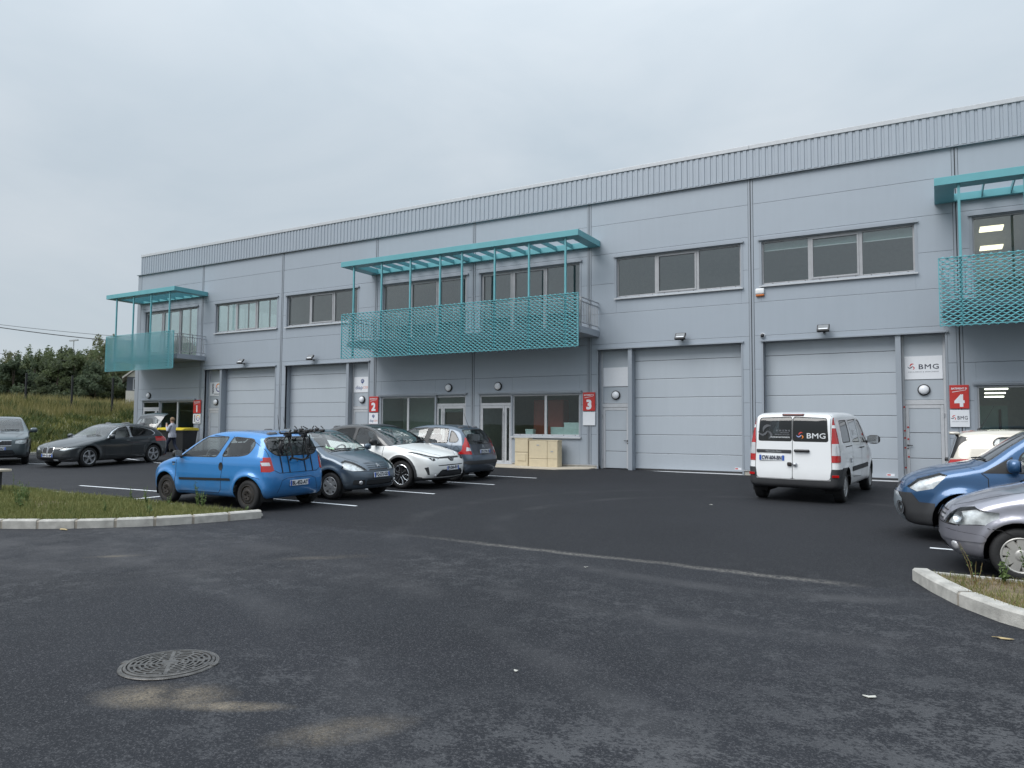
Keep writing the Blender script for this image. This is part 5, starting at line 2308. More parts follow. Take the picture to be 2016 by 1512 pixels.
def bars(c, z0, z1, n, w, view='front', m=None, name='grille_bar', h=.008, t=.014):
    for k in range(n):
        z = z0 + (z1 - z0) * k / max(1, n - 1)
        c.ribbon([(-w, z), (-w / 2, z), (0, z), (w / 2, z), (w, z)], view, t, m or M_CHROME, name, False, h)


def plan(W, L, nose=.60, tail=.70):
    h = W / 2
    return [(0, h * nose), (.16, h * .84), (.42, h * .955), (.9, h * .995), (L * .5, h), (L - .75, h * .99), (L - .35, h * .95), (L - .1, h * .86), (L, h * tail)]


INS = [(.2, .06), (.38, .015), (.62, 0), (.86, .012), (.97, .04), (1.15, .115), (1.40, .235), (1.6, .33)]


# ------------------------------------------------------------------ blue hatchback with the carrier
def blue_hatchback():
    S = dict(L=3.60, W=1.655, H=1.475, wb=2.367, fo=.70, rw=.288, flare=.040, k=.11, cf=.20, cr=.10, zb=.21, crown=.05,
             prof=[(.10, .22), (.0, .36), (.0, .52), (.08, .69), (.26, .81), (.60, .92), (.94, .99), (1.25, 1.19), (1.62, 1.39), (2.0, 1.46), (2.5, 1.48), (3.0, 1.455), (3.36, 1.40), (3.44, 1.22), (3.50, 1.0), (3.54, .86), (3.60, .66), (3.60, .42), (3.52, .24)],
             plan=plan(1.655, 3.6, .58, .76), inset=INS)
    c = Car('hatchback_car', S, (-12.33, -12.74), math.pi, 'bright blue three-door hatchback with black bicycle carrier on its tail', 'car', paint('blue_paint', (.016, .19, .50), .2))
    c.part('door', rounded(c.P([(1.03, .28), (2.34, .30), (2.42, .95), (2.44, 1.385), (1.60, 1.345), (1.02, .93)]), .07), 'side', c.paint)
    c.window(c.P([(1.14, .955), (2.18, .985), (2.33, 1.345), (1.70, 1.325)]), r=.05)
    c.window(c.P([(2.34, .995), (2.47, 1.345), (3.02, 1.315), (3.10, 1.22), (3.03, 1.06), (2.85, 1.02)]), r=.07, name='quarter_window')
    c.part('windscreen', rounded([(-.1, 1.0), (.66, .985), (.57, 1.36), (-.1, 1.385)], .05), 'front', M_CARGLASS, False, -.005, .2, (0, 1.3))
    c.window([(-.1, 1.03), (.46, 1.03), (.60, 1.13), (.57, 1.31), (.50, 1.35), (-.1, 1.35)], 'rear', False, False, .06, ns=.25, xr=(-3, -1), name='rear_window')
    c.part('tail_light', [(.60, .99), (.84, 1.0), (.84, .735), (.66, .725), (.575, .75)], 'rear', M_REDL, True, .004, -.1, (-3, c.X(3.36)), only=0)
    c.part('reversing_lamp', [(.64, .90), (.735, .90), (.735, .84), (.63, .84)], 'rear', M_CLEARL, True, .006, .0, (-3, -1.4))
    c.headlight([(.42, .64), (.66, .70), (.70, .80), (.52, .77)], 'front', .05, xr=(1.2, 3))
    c.part('lower_grille', rounded([(-.1, .26), (.45, .28), (.50, .40), (-.1, .42)], .04), 'front', M_PLASTIC, False, -.01, .2, (1, 3))
    c.finish()
    c.ribbon(c.P([(1.02, .93), (1.03, .34), (1.10, .28), (2.26, .29), (2.34, .36), (2.39, .80), (2.36, .98), (2.47, 1.375)]), w=.010)
    c.ribbon([(.0, .70), (.47, .70), (.585, .76), (.62, 1.0), (.645, 1.2), (.60, 1.38)], 'rear', .010)
    c.ribbon([(-.0, .70), (-.47, .70), (-.585, .76), (-.62, 1.0), (-.645, 1.2), (-.60, 1.38)], 'rear', .010, pair=False)
    c.ribbon(c.P([(3.60 - .24, .60), (3.15, .66), (2.98, .60)]), w=.008)
    c.ribbon(c.P([(1.13, .52), (2.62, .565)]), w=.045, m=M_BLACK, name='side_moulding', h=.010)
    for sd in (1, -1):
        M = c.skin('side', c.X(2.35), .80)
        M = M if sd > 0 else c.mir(M)
        g = MB().lathe([(.001, .002), (.05, .003), (.058, .006)], 18, 'z', 0, M @ Matrix.Diagonal((1.0, 1.35, 1, 1)))
        g.build('door_handle', M_BLACK, c.root, True, 60)
    c.mirror(1.17, .95, M_BLACK, .85)
    c.wheels('steel', M_STEEL, .185, .175, .79)
    c.cabin(.28, (c.X(1.55), .93), [(c.X(2.20), (.36, -.36)), (c.X(3.0), (.33, -.33))])
    c.plate('BL-452-AT', 'rear', .50, 0, -.0)
    diamond(c.root, c.skin('rear', 0, .93), .075, M_CHROME)
    antenna(c, 3.15, .1, .35, -.2)
    badge = MB()
    M = c.skin('side', c.X(.94), .83)
    badge.box((-.05, -.012, 0), (.05, .012, .004), 0, M).box((-.03, -.05, 0), (.03, -.03, .004), 1, M)
    badge.build('side_badge', [M_BLACK, M_CHROME], c.root)
    c.ribbon([(-.5, .33), (-.42, .56), (-.30, .60), (0, .605), (.30, .60), (.42, .56), (.5, .33)], 'rear', .008, pair=False, name='bumper_crease')
    return c


def bike_rack(c):
    o = bpy.data.objects.new('bicycle_carrier', None)
    o.empty_display_size = .2
    COL.objects.link(o)
    o.matrix_world = c.root.matrix_basis.copy()
    tag(o, 'black folding bicycle carrier strapped to the tailgate of the blue hatchback', 'bicycle carrier')
    xr = c.X(3.6)
    MBK = M_BLACK
    for y in (-.17, .23):
        # main legs: rest on the tailgate, rise to the arms
        MB().tube([(xr + .03, y, .93), (xr - .04, y, 1.0), (xr + .02, y, 1.20), (xr + .10, y, 1.42), (xr + .02, y, 1.50)], .020, 8).build('leg', MBK, o, True)
        MB().tube([(xr + .20, y, 1.40), (xr - .05, y, 1.46), (xr - .46, y, 1.50)], .017, 8).build('arm', MBK, o, True)
        for k in range(3):
            x = xr - .12 - .14 * k
            cr = MB().bbox((x - .04, y - .03, 1.455 + .02 * (k % 2)), (x + .04, y + .03, 1.515 + .02 * (k % 2)), .012)
            cr.tube([(x - .02, y, 1.53), (x + random.uniform(-.08, .08), y + random.uniform(-.06, .06), 1.575)], .010, 5).tube([(x + .02, y, 1.49), (x + .02, y + .05, 1.45)], .012, 5)
            cr.build('cradle', MBK, o, True, 50)
        MB().bbox((xr + .02, y - .035, 1.36), (xr + .15, y + .035, 1.47), .02).build('hinge', MBK, o, True, 50)
    MB().tube([(xr + .06, -.25, 1.44), (xr + .06, .45, 1.44)], .018, 8).build('cross_tube', MBK, o)
    MB().tube([(xr - .02, -.20, .96), (xr - .06, 0, .93), (xr - .02, .26, .98)], .02, 8).build('foot_bar', MBK, o, True)
    for y in (-.36, -.17, .23, .40):
        # straps up to the roof edge and down to the bumper
        zt = 1.40
        MB().tube([(xr + .05, y * .8, 1.40), (c.b.on_end(y, 1.10, False) - .015, y, 1.10), (c.b.on_end(y, .90, False) - .012, y, .90), (c.b.on_end(y, .72, False) - .012, y, .70)], .010, 4).build('strap', MBK, o)
    MB().tube([(xr + .05, .70, 1.16), (c.b.on_end(.4, 1.14, False) - .02, .4, 1.14), (xr - .0, .23, 1.12)], .012, 4).build('strap', MBK, o)
    MB().tube([(xr + .05, -.70, 1.16), (c.b.on_end(-.4, 1.14, False) - .02, -.4, 1.14), (xr - .0, -.17, 1.12)], .012, 4).build('strap', MBK, o)
    MB().tube([(xr - .03 + .09 * math.cos(t) * .3, .38 + .09 * math.cos(t), 1.16 + .09 * math.sin(t)) for t in np.linspace(0, 5.6, 14)], .009, 5).build('strap_loop', MBK, o)
    MB().tube([(xr - .02, .50, 1.30), (xr - .01, .52, 1.18), (xr - .03, .47, 1.05)], [.02, .03, .015], 6).build('ratchet', MBK, o, True)


tw = blue_hatchback()
bike_rack(tw)


# ------------------------------------------------------------------ slate grey small hatchback facing the lane
def small_grey():
    S = dict(L=3.67, W=1.66, H=1.475, wb=2.315, fo=.73, rw=.29, flare=.030, k=.11, cf=.26, cr=.08, zb=.21,
             prof=[(.10, .22), (.0, .36), (.0, .52), (.07, .66), (.22, .78), (.55, .92), (.90, 1.0), (1.3, 1.24), (1.64, 1.40), (2.1, 1.475), (2.7, 1.465), (3.2, 1.40), (3.42, 1.2), (3.55, .95), (3.64, .75), (3.67, .5), (3.6, .24)],
             plan=plan(1.66, 3.67, .60, .76), inset=INS)
    c = Car('hatchback_car', S, (-12.28, -10.60), 0, 'slate grey small hatchback parked nose out beside the blue one', 'car', paint('slate_paint', (.060, .090, .125), .45))
    c.part('door', rounded(c.P([(1.03, .28), (2.30, .30), (2.38, .95), (2.40, 1.385), (1.60, 1.345), (1.02, .95)]), .07), 'side', c.paint)
    c.window(c.P([(1.12, .98), (2.22, 1.0), (2.32, 1.345), (1.70, 1.33)]), r=.05)
    c.window(c.P([(2.32, 1.0), (2.44, 1.345), (3.0, 1.31), (3.05, 1.10)]), r=.07, name='quarter_window')
    c.part('windscreen', rounded([(-.1, 1.0), (.67, .985), (.57, 1.38), (-.1, 1.405)], .05), 'front', M_CARGLASS, False, -.005, .2, (-.2, 1.3))
    c.window([(-.1, 1.05), (.56, 1.05), (.52, 1.33), (-.1, 1.34)], 'rear', False, False, .06, ns=.25, xr=(-3, -1), name='rear_window')
    c.part('tail_light', [(.60, .7), (.80, .7), (.80, 1.0), (.62, 1.0)], 'rear', M_REDL, True, .004, .0, (-3, -1.4), only=0)
    c.headlight([(.36, .615), (.68, .615), (.79, .66), (.74, .80), (.62, .835), (.52, .79)], 'front', .05, xr=(1.1, 3), ns=.05)
    c.part('upper_grille', rounded([(-.1, .625), (.30, .63), (.36, .76), (-.1, .79)], .04), 'front', c.paint, False, -.004, .1, (1, 3))
    c.part('grille_slot', [(-.1, .61), (.32, .61), (.28, .645), (-.1, .64)], 'front', M_DARK, False, -.004, .1, (1, 3))
    c.part('lower_grille', rounded([(-.1, .30), (.40, .31), (.43, .41), (-.1, .42)], .03), 'front', M_DARK, False, -.015, .2, (1, 3))
    c.part('fog_recess', rounded([(.45, .30), (.68, .33), (.68, .43), (.45, .42)], .03), 'front', M_PLASTIC, True, -.008, .1, (1, 3))
    c.finish()
    for z in (.67, .71, .75):
        c.ribbon([(-.31, z), (0, z + .004), (.31, z)], 'front', .010, M_SEAM, 'grille_slat', False, .003)
    c.ribbon([(-.66, .61), (-.30, .595), (0, .59), (.30, .595), (.66, .61)], 'front', .009, pair=False)
    c.ribbon([(.40, .435), (.0, .44), (-.40, .435)], 'front', .012, M_SEAM, 'bumper_line', False, .003)
    c.ribbon([(c.X(.30), .42), (c.X(.5), .55), (c.X(.80), .64), (c.X(.95), .66)], 'top', .009)
    c.ribbon(c.P([(1.02, .95), (1.03, .34), (1.10, .28), (2.26, .29), (2.34, .36), (2.38, .90)]))
    M = c.skin('front', 0, .70)
    chevrons(c.root, M @ T(0, 0, .004), .11, M_CHROME)
    fog(c, .54, .365, .038)
    c.plate('FQ-272-GD', 'front', .52, 0, .12)
    c.mirror(1.18, .99, None, .85)
    c.handle(2.20, .80)
    c.wheels('six', M_HUBCAP, .185, .175, .80)
    c.cabin(.28, (c.X(1.5), .95), [(c.X(2.15), (.36, -.36)), (c.X(2.95), (.33, -.33))])
    wiper(c, [(.1, 1.0), (.35, 1.03), (.6, 1.02)], 'front')
    wiper(c, [(-.55, 1.0), (-.3, 1.03), (.05, 1.03)], 'front')
    antenna(c, 2.9, 0, .3, .4)
    st = MB()
    for y, z in ((-.52, 1.08), (-.47, 1.06), (-.42, 1.05)):
        M = c.skin('front', y, z)
        st.box((-.028, -.035, .003), (.028, .035, .0045), 0, M)
    st.build('windscreen_sticker', mat('sticker_green', (.35, .55, .35), .6), c.root)
    return c


small_grey()


# ------------------------------------------------------------------ white crossover
def crossover():
    S = dict(L=4.36, W=1.795, H=1.56, wb=2.64, fo=.93, rw=.345, ra=.415, flare=.040, k=.09, cf=.24, cr=.12, zb=.22,
             prof=[(.16, .22), (.02, .34), (.0, .5), (.02, .66), (.10, .79), (.40, .92), (.9, 1.02), (1.24, 1.08), (1.7, 1.33), (2.1, 1.49), (2.6, 1.56), (3.2, 1.525), (3.8, 1.36), (4.05, 1.22), (4.2, 1.08), (4.28, .95), (4.35, .75), (4.36, .5), (4.25, .25)],
             plan=plan(1.795, 4.36, .56, .74), inset=[(.2, .07), (.38, .03), (.62, 0), (.86, .0), (1.0, .05), (1.2, .14), (1.42, .26), (1.6, .35)])
    c = Car('crossover_car', S, (-12.59, -7.98), 0, 'white compact crossover with black roof parked under sign number 2', 'car', paint('pearl_white', (.80, .81, .80), .0, .35))
    c.part('roof', c.P([(1.16, 1.06), (1.3, 1.02), (1.60, 1.015), (3.9, 1.16), (4.3, 1.25), (4.3, 1.7), (1.2, 1.7)]), 'all', paint('roof_black', (.012, .012, .014), .2), False)
    c.part('sill_trim', c.P([(.35, .15), (4.1, .15), (4.1, .30), (3.85, .36), (1.45, .36), (.62, .33), (.35, .30)]), 'side', M_PLASTIC, True, .004, .1, only=0)
    for wx in (S['wb'] / 2, -S['wb'] / 2):
        c.part('arch_trim', circle(wx, S['rw'] + .01, S['ra'] + .055), 'side', M_PLASTIC, True, .006, .12, only=0)
    c.part('door', rounded(c.P([(1.50, .40), (2.42, .40), (2.50, 1.02), (1.48, 1.0)]), .06), 'side', c.paint, only=0)
    c.part('door', rounded(c.P([(2.44, .40), (3.05, .46), (3.42, .85), (3.50, 1.12), (2.52, 1.03)]), .06), 'side', c.paint, only=0)
    c.window(c.P([(1.62, 1.06), (2.46, 1.085), (2.48, 1.455), (2.22, 1.44), (1.90, 1.33)]), r=.07)
    c.window(c.P([(2.56, 1.09), (2.58, 1.455), (3.1, 1.42), (3.4, 1.27), (3.3, 1.14)]), r=.07, dark=True)
    c.part('windscreen', rounded([(-.1, 1.09), (.70, 1.075), (.60, 1.46), (-.1, 1.49)], .05), 'front', M_CARGLASS, False, -.005, .2, (-.3, 1.3))
    c.window([(-.1, 1.12), (.56, 1.12), (.50, 1.30), (-.1, 1.32)], 'rear', False, True, .05, ns=.1, xr=(-3, -1), name='rear_window')
    c.part('tail_light', [(.56, .82), (.86, .86), (.86, 1.02), (.56, .96)], 'rear', M_REDL, True, .004, .0, (-3, -1.4), only=0)
    c.part('grille_strip', [(-.1, .735), (.40, .735), (.40, .775), (-.1, .79)], 'front', M_DARK, False, -.002, .05, (1, 3))
    c.part('badge_shield', [(-.1, .66), (.06, .67), (.14, .74), (-.1, .74)], 'front', M_DARK, False, -.001, .05, (1, 3))
    c.headlight([(.36, .76), (.52, .695), (.64, .685), (.69, .735), (.79, .80), (.86, .90), (.80, .90), (.62, .815)], 'front', .035, xr=(.7, 3), ns=.02)
    c.part('upper_intake', [(-.1, .565), (.48, .565), (.52, .585), (-.1, .595)], 'front', M_DARK, False, -.008, .1, (1, 3))
    c.part('lower_intake', [(-.1, .30), (.58, .30), (.44, .44), (.38, .475), (-.1, .475)], 'front', M_DARK, False, -.02, .1, (1, 3))
    c.part('corner_intake', [(.70, .36), (.735, .36), (.79, .53), (.74, .55)], 'front', M_DARK, True, -.008, .05, (1, 3))
    c.part('chin', [(-.1, .15), (.9, .15), (.9, .285), (-.1, .265)], 'front', M_PLASTIC, False, .004, .05, (1.0, 3), only=0)
    c.finish()
    c.ribbon(c.P([(1.48, 1.0), (1.50, .42), (1.56, .38), (2.40, .39), (2.46, .5), (2.50, 1.02)]))
    c.ribbon([(c.X(.16), .30), (c.X(.35), .50), (c.X(.75), .66), (c.X(1.2), .73)], 'top', .010)
    c.ribbon([(c.X(.16), -.30), (c.X(.35), -.50), (c.X(.75), -.66), (c.X(1.2), -.73)], 'top', .010, pair=False)
    ring(c.root, c.skin('front', 0, .735) @ T(0, 0, .01), .075, .014, M_CHROME, ry=.05)
    for y in (.62, .70):
        for sd in (1, -1):
            M = c.skin('front', y - .04, .72 + (y - .62) * .3)
            M = M if sd > 0 else c.mir(M)
            MB().lathe([(.001, -.03), (.03, -.034), (.038, -.02), (.04, -.01)], 12, 'z', 0, M).build('projector_lamp', M_DARK, c.root, True)
    fog(c, .56, .335, .032)
    c.plate('FJ-266-RV', 'front', .505, 0, .05)
    c.mirror(1.74, 1.05, M_BLKRIM, 1.0)
    c.handle(2.36, .93)
    c.wheels('y5', M_CHROME, .24, .20, .865)
    c.cabin(.32, (c.X(1.95), 1.03), [(c.X(2.50), (.38, -.38)), (c.X(3.3), (.35, -.35))])
    wiper(c, [(.05, 1.09), (.35, 1.12), (.62, 1.10)], 'front')
    st = MB()
    M = c.skin('front', -.45, 1.42)
    st.box((-.05, -.025, .003), (.05, .025, .0045), 0, M)
    st.build('windscreen_sticker', M_PLATEW, c.root)
    return c


crossover()


# ------------------------------------------------------------------ two rounded hatchbacks of one model
def round_spec():
    return dict(L=3.85, W=1.667, H=1.52, wb=2.46, fo=.78, rw=.297, flare=.026, k=.11, cf=.28, cr=.14, zb=.21, res=.037,
                prof=[(.10, .22), (.0, .36), (.0, .52), (.025, .66), (.13, .79), (.50, .945), (.88, 1.035), (1.2, 1.22), (1.6, 1.425), (2.1, 1.515), (2.7, 1.525), (3.2, 1.47), (3.46, 1.36), (3.62, 1.12), (3.72, .9), (3.78, .74), (3.85, .62), (3.85, .42), (3.75, .24)],
                plan=plan(1.667, 3.85, .58, .74), inset=INS)


def round_hatch(loc, heading, label, pm, col_roof, front):
    S = round_spec()
    c = Car('hatchback_car', S, loc, heading, label, 'car', pm)
    c.part('door', rounded(c.P([(1.0, .29), (2.22, .30), (2.30, 1.0), (1.0, .99)]), .06), 'side', pm, only=0)
    c.part('door', rounded(c.P([(2.24, .30), (2.86, .33), (3.18, .70), (3.20, 1.03), (2.32, 1.0)]), .06), 'side', pm, only=0)
    c.part('pillar_trim', c.P([(2.18, 1.0), (2.50, 1.0), (2.54, 1.44), (2.22, 1.43)]), 'side', M_SEAL, True, .001)
    c.window(c.P([(1.02, 1.03), (2.22, 1.035), (2.28, 1.425), (1.72, 1.39)]), r=.05)
    c.window(c.P([(2.40, 1.035), (2.46, 1.43), (2.98, 1.40), (3.03, 1.04)]), r=.05)
    c.window(c.P([(3.10, 1.06), (3.08, 1.36), (3.22, 1.28), (3.36, 1.12), (3.32, 1.06)]), r=.05, dark=True, name='quarter_window')
    c.part('windscreen', rounded([(-.1, 1.04), (.67, 1.03), (.56, 1.40), (-.1, 1.43)], .05), 'front', M_CARGLASS, False, -.005, .2, (0, 1.3))
    c.window([(-.1, 1.01), (.50, 1.01), (.555, 1.06), (.52, 1.36), (-.1, 1.38)], 'rear', False, False, .06, ns=.2, xr=(-3, -1), name='rear_window')
    if col_roof:
        c.part('tailgate_trim', [(-.1, .70), (.50, .70), (.52, .985), (-.1, .985)], 'rear', paint('tail_grey', (.035, .042, .055), .3), False, .001, .1, (-3, -1.4), only=0)
    c.part('tail_light', [(.56, 1.16), (.60, 1.18), (.74, .96), (.80, .74), (.58, .72)], 'rear', M_REDL, True, .004, .0, (-3, -1.4), only=0)
    c.part('reversing_lamp', [(.575, .90), (.68, .92), (.72, .82), (.575, .82)], 'rear', M_CLEARL, True, .005, .0, (-3, -1.4))
    c.headlight([(.40, .575), (.70, .575), (.80, .60), (.82, .74), (.70, .80), (.56, .765)], 'front', .05, xr=(c.X(.60), 3), ns=.03)
    c.part('grille_slot', [(-.1, .60), (.36, .60), (.36, .62), (-.1, .62)], 'front', M_DARK, False, -.003, .05, (1, 3))
    c.part('grille_slot', [(-.1, .65), (.38, .65), (.38, .67), (-.1, .67)], 'front', M_DARK, False, -.003, .05, (1, 3))
    c.part('grille_slot', [(-.1, .70), (.38, .70), (.38, .715), (-.1, .715)], 'front', M_DARK, False, -.003, .05, (1, 3))
    c.part('lower_grille', rounded([(-.1, .27), (.44, .28), (.44, .35), (-.1, .36)], .03), 'front', M_DARK, False, -.012, .1, (1, 3))
    c.part('bumper_strip', rounded(c.P([(.0, .43), (.06, .515), (.44, .485), (.47, .44), (.42, .405), (.06, .40)]), .03), 'side', pm if not col_roof else M_PLASTIC, True, .012, .05)
    c.part('rear_bumper_strip', rounded([(-.1, .56), (.72, .56), (.78, .53), (.78, .50), (.70, .46), (-.1, .46)], .02), 'rear', M_PLASTIC, False, .014, .1, (-3, -1.4))
    c.finish()
    c.ribbon(c.P([(1.0, .98), (1.0, .36), (1.08, .29), (2.16, .30), (2.23, .40), (2.30, 1.0)]))
    c.ribbon(c.P([(2.36, 1.0), (2.26, .34), (2.80, .32), (3.0, .55), (3.17, .74), (3.2, 1.02)]))
    c.ribbon(c.P([(.47, .57), (.60, .56), (.70, .515)]), w=.010)
    c.ribbon([(.0, .565), (.40, .566), (.70, .57)], 'front', .011)
    c.ribbon([(.0, .565), (-.40, .566), (-.70, .57)], 'front', .011, pair=False)
    c.ribbon([(c.X(.16), .36), (c.X(.32), .52), (c.X(.8), .66), (c.X(1.0), .68)], 'top', .009)
    c.ribbon([(c.X(.16), -.36), (c.X(.32), -.52), (c.X(.8), -.66), (c.X(1.0), -.68)], 'top', .009, pair=False)
    for sd in (1, -1):
        M = c.skin('side', c.X(.46), .485)
        M = M if sd > 0 else c.mir(M)
    # headlamp bowl
    for sd in (1, -1):
        M = c.skin('front', .66, .67)
        M = M if sd > 0 else c.mir(M)
        MB().lathe([(.001, -.045), (.05, -.03), (.07, -.006)], 16, 'z', 0, M).build('lamp_bowl', M_CHROME, c.root, True)
    M = c.skin('side', c.X(3.35), .86)
    ring(c.root, M, .085, .008, M_SEAM, 'fuel_flap', 20)
    chevrons(c.root, c.skin('front', 0, .66) @ T(0, 0, .01), .13, M_CHROME)
    chevrons(c.root, c.skin('rear', 0, .92) @ T(0, 0, .005), .085, M_CHROME)
    c.mirror(1.10, 1.03, None, .9)
    c.handle(2.16, .90)
    c.handle(2.98, .92)
    c.wheels('nine' if front else 'six', mat('hubcap_champagne', (.42, .41, .39), .4, .4, var=.1) if front else M_HUBCAP, .19, .18, .80)
    c.cabin(.30, (c.X(1.5), .98), [(c.X(2.25), (.36, -.36)), (c.X(3.02), (.34, -.34))])
    wiper(c, [(0, 1.02), (.2, 1.05), (.36, 1.08)] if not front else [(.0, 1.02), (.2, 1.05), (.36, 1.08)], 'rear', 'rear_wiper')
    wiper(c, [(.05, 1.05), (.35, 1.08), (.6, 1.06)], 'front')
    return c


ga = round_hatch((-12.64, -5.66), math.pi, 'dark blue-grey rounded hatchback seen from behind beside the glass doors', paint('blue_grey_paint', (.070, .098, .135), .45), True, False)
ga.plate('173 CTW 78', 'rear', .795, 0, 0, w=.52, h=.10)
antenna(ga, 3.25, 0, .40, -.45)
lc = round_hatch((1.99, -12.38), math.pi, 'lilac silver hatchback with silver hubcaps cut by the right edge', paint('lilac_paint', (.29, .29, .335), .5, .3), False, True)
fog(lc, .62, .335, .05)


# ------------------------------------------------------------------ white van
def van():
    S = dict(L=4.76, W=1.90, H=1.90, wb=3.2, fo=.86, rw=.335, ra=.40, flare=.02, k=.09, cf=.16, cr=.04, zb=.30, crown=.03, res=.042, izs=7,
             prof=[(.12, .28), (.0, .45), (.03, .7), (.22, .95), (.7, 1.10), (.98, 1.18), (1.35, 1.55), (1.68, 1.80), (2.1, 1.88), (3, 1.905), (4.2, 1.895), (4.60, 1.86), (4.70, 1.72), (4.72, 1.2), (4.74, .8), (4.76, .5), (4.74, .32)],
             plan=[(0, .55), (.16, .80), (.42, .90), (.9, .94), (2.4, .95), (4.3, .945), (4.55, .925), (4.70, .885), (4.76, .86)],
             inset=[(.2, .05), (.4, .015), (.7, 0), (1.05, .012), (1.2, .03), (1.5, .085), (1.78, .15), (1.9, .20)])
    hd = math.atan2(.997, .073)
    c = Car('delivery_van', S, (-2.49, -4.38), hd, 'white panel van with dark lettered rear windows backed towards us', 'van', paint('van_white', (.80, .81, .82), .0, .35, .8, .5))
    c.part('bumper', c.P([(3.98, .2), (3.98, .74), (4.45, .74), (4.55, .60), (4.62, .50), (4.9, .47), (4.9, .2)]), 'all', M_PLASTIC, False, .012)
    c.part('rear_bumper_wing', [(.74, .48), (1.0, .48), (1.0, .72), (.76, .72), (.74, .60)], 'rear', M_PLASTIC, True, .010, .05, (-3, -1.7), only=0)
    c.part('side_strip', c.P([(1.42, .62), (3.42, .62), (3.42, .72), (1.42, .72)]), 'side', M_PLASTIC, True, .012)
    c.part('rear_door', rounded([(.006, .50), (.72, .50), (.765, .62), (.735, 1.80), (.70, 1.83), (.006, 1.84)], .05), 'rear', c.paint, True, .004, .2, (-3.2, -1.7), only=0)
    c.window([(.02, 1.285), (.695, 1.285), (.665, 1.76), (.02, 1.785)], 'rear', True, True, .04, .012, .2, (-3.2, -1.7), name='rear_window')
    c.part('tail_light', [(.76, .86), (.905, .86), (.925, 1.0), (.90, 1.30), (.835, 1.70), (.80, 1.80), (.765, 1.80)], 'rear', M_REDL, True, .008, -.2, (-3.2, -2.09))
    c.part('reversing_lamp', [(.765, 1.0), (.93, 1.0), (.93, 1.24), (.765, 1.24)], 'rear', M_CLEARL, True, .010, -.2, (-3.2, -2.09))
    c.part('lamp_band', [(.76, 1.56), (.93, 1.56), (.93, 1.62), (.76, 1.62)], 'rear', c.paint, True, .010, -.2, (-3.2, -2.09))
    c.part('side_door', rounded(c.P([(2.30, .46), (3.30, .50), (3.34, 1.76), (2.26, 1.80)]), .06), 'side', c.paint, only=0)
    c.part('cab_door', rounded(c.P([(1.25, .50), (2.22, .46), (2.20, 1.80), (1.75, 1.74), (1.24, 1.15)]), .06), 'side', c.paint, only=0)
    c.window(c.P([(2.36, 1.24), (3.20, 1.26), (3.26, 1.70), (2.32, 1.73)]), r=.06, dark=False, name='side_window')
    c.window(c.P([(3.44, 1.27), (4.28, 1.27), (4.22, 1.70), (3.46, 1.71)]), r=.06, dark=True, name='side_window')
    c.window(c.P([(1.40, 1.20), (2.12, 1.22), (2.14, 1.72), (1.90, 1.70)]), r=.06, name='cab_window')
    c.part('windscreen', rounded([(-.1, 1.2), (.80, 1.18), (.70, 1.74), (-.1, 1.78)], .05), 'front', M_CARGLASS, False, -.005, .2, (.3, 2.2))
    c.headlight([(.50, .72), (.88, .80), (.86, 1.0), (.6, .95)], 'front', .05, xr=(1.6, 3), ns=.05)
    c.part('front_bumper', [(-.1, .2), (1, .2), (1, .62), (-.1, .58)], 'front', M_PLASTIC, False, .004, .1, (1.7, 3), only=0)
    c.finish()
    c.ribbon([(0, .50), (0, 1.2), (0, 1.84)], 'rear', .016, pair=False)
    c.ribbon([(.0, .50), (.72, .50), (.77, .62), (.74, 1.80), (.70, 1.835), (0, 1.845)], 'rear', .011)
    c.ribbon([(.0, .50), (-.72, .50), (-.77, .62), (-.74, 1.80), (-.70, 1.835), (0, 1.845)], 'rear', .011, pair=False)
    for z in (1.19, .78):
        c.ribbon([(-.74, z), (-.02, z)], 'rear', .010, mat('crease_grey', (.45, .47, .5), .5), 'door_crease', False)
        c.ribbon([(.02, z), (.74, z)], 'rear', .010, mat('crease_grey', (.45, .47, .5), .5), 'door_crease', False)
    c.ribbon(c.P([(3.34, 1.76), (3.30, .5), (2.30, .46)]), w=.010)
    c.ribbon(c.P([(2.24, .46), (2.22, 1.2), (2.22, 1.80)]), w=.012)
    c.ribbon(c.P([(3.30, 1.17), (4.05, 1.165)]), w=.022, m=M_BLACK, name='slide_rail')
    M = c.skin('rear', .0, 1.055)
    # lettering strip and plate on the left door, handle on the right one (left of the van is +Y)
    g = MB()
    Ms = c.skin('rear', .38, 1.065)
    g.bbox((-.36, -.034, -.005), (.36, .034, .022), .012, 0, Ms)
    st = g.build('maker_strip', M_PLASTIC, c.root)
    textmb(MB(), 'Mercedes-Benz', .06, Ms @ T(0, 0, .024), width=.32).build('lettering', M_CHROME, st)
    c.plate('CW-604-BN', 'rear', .925, .42, 0, .012, .52, .115)
    Mh = c.skin('rear', -.19, 1.085)
    MB().bbox((-.155, -.028, 0), (.155, .028, .05), .02, 0, Mh).tube([(-.13, 0, .045), (.13, 0, .045)], .02, 8, 0, True, Mh).build('door_handle', M_BLACK, c.root, True, 50)
    Ml = c.skin('rear', 0, .80)
    MB().bbox((-.10, -.04, .002), (-.01, .04, .05), .03, 0, Ml).bbox((.01, -.035, .002), (.10, .035, .06), .03, 1, Ml).build('latch', [M_STEEL, M_GALV], c.root, True, 50)
    # glass lettering
    t = MB()
    Mg = c.skin('rear', -.37, 1.40) @ T(0, 0, .006)
    textmb(t, 'BMG', .155, Mg @ T(.10, 0, 0), 0, bold=.008, width=.36)
    swoosh(t, Mg @ T(-.20, 0, 0), .14, (1, 2, 3))
    t.build('window_lettering', [M_PLATEW, M_REDINK, mat('pale_blue_ink', (.35, .42, .7), .5), M_ORANGE], c.root)
    t = MB()
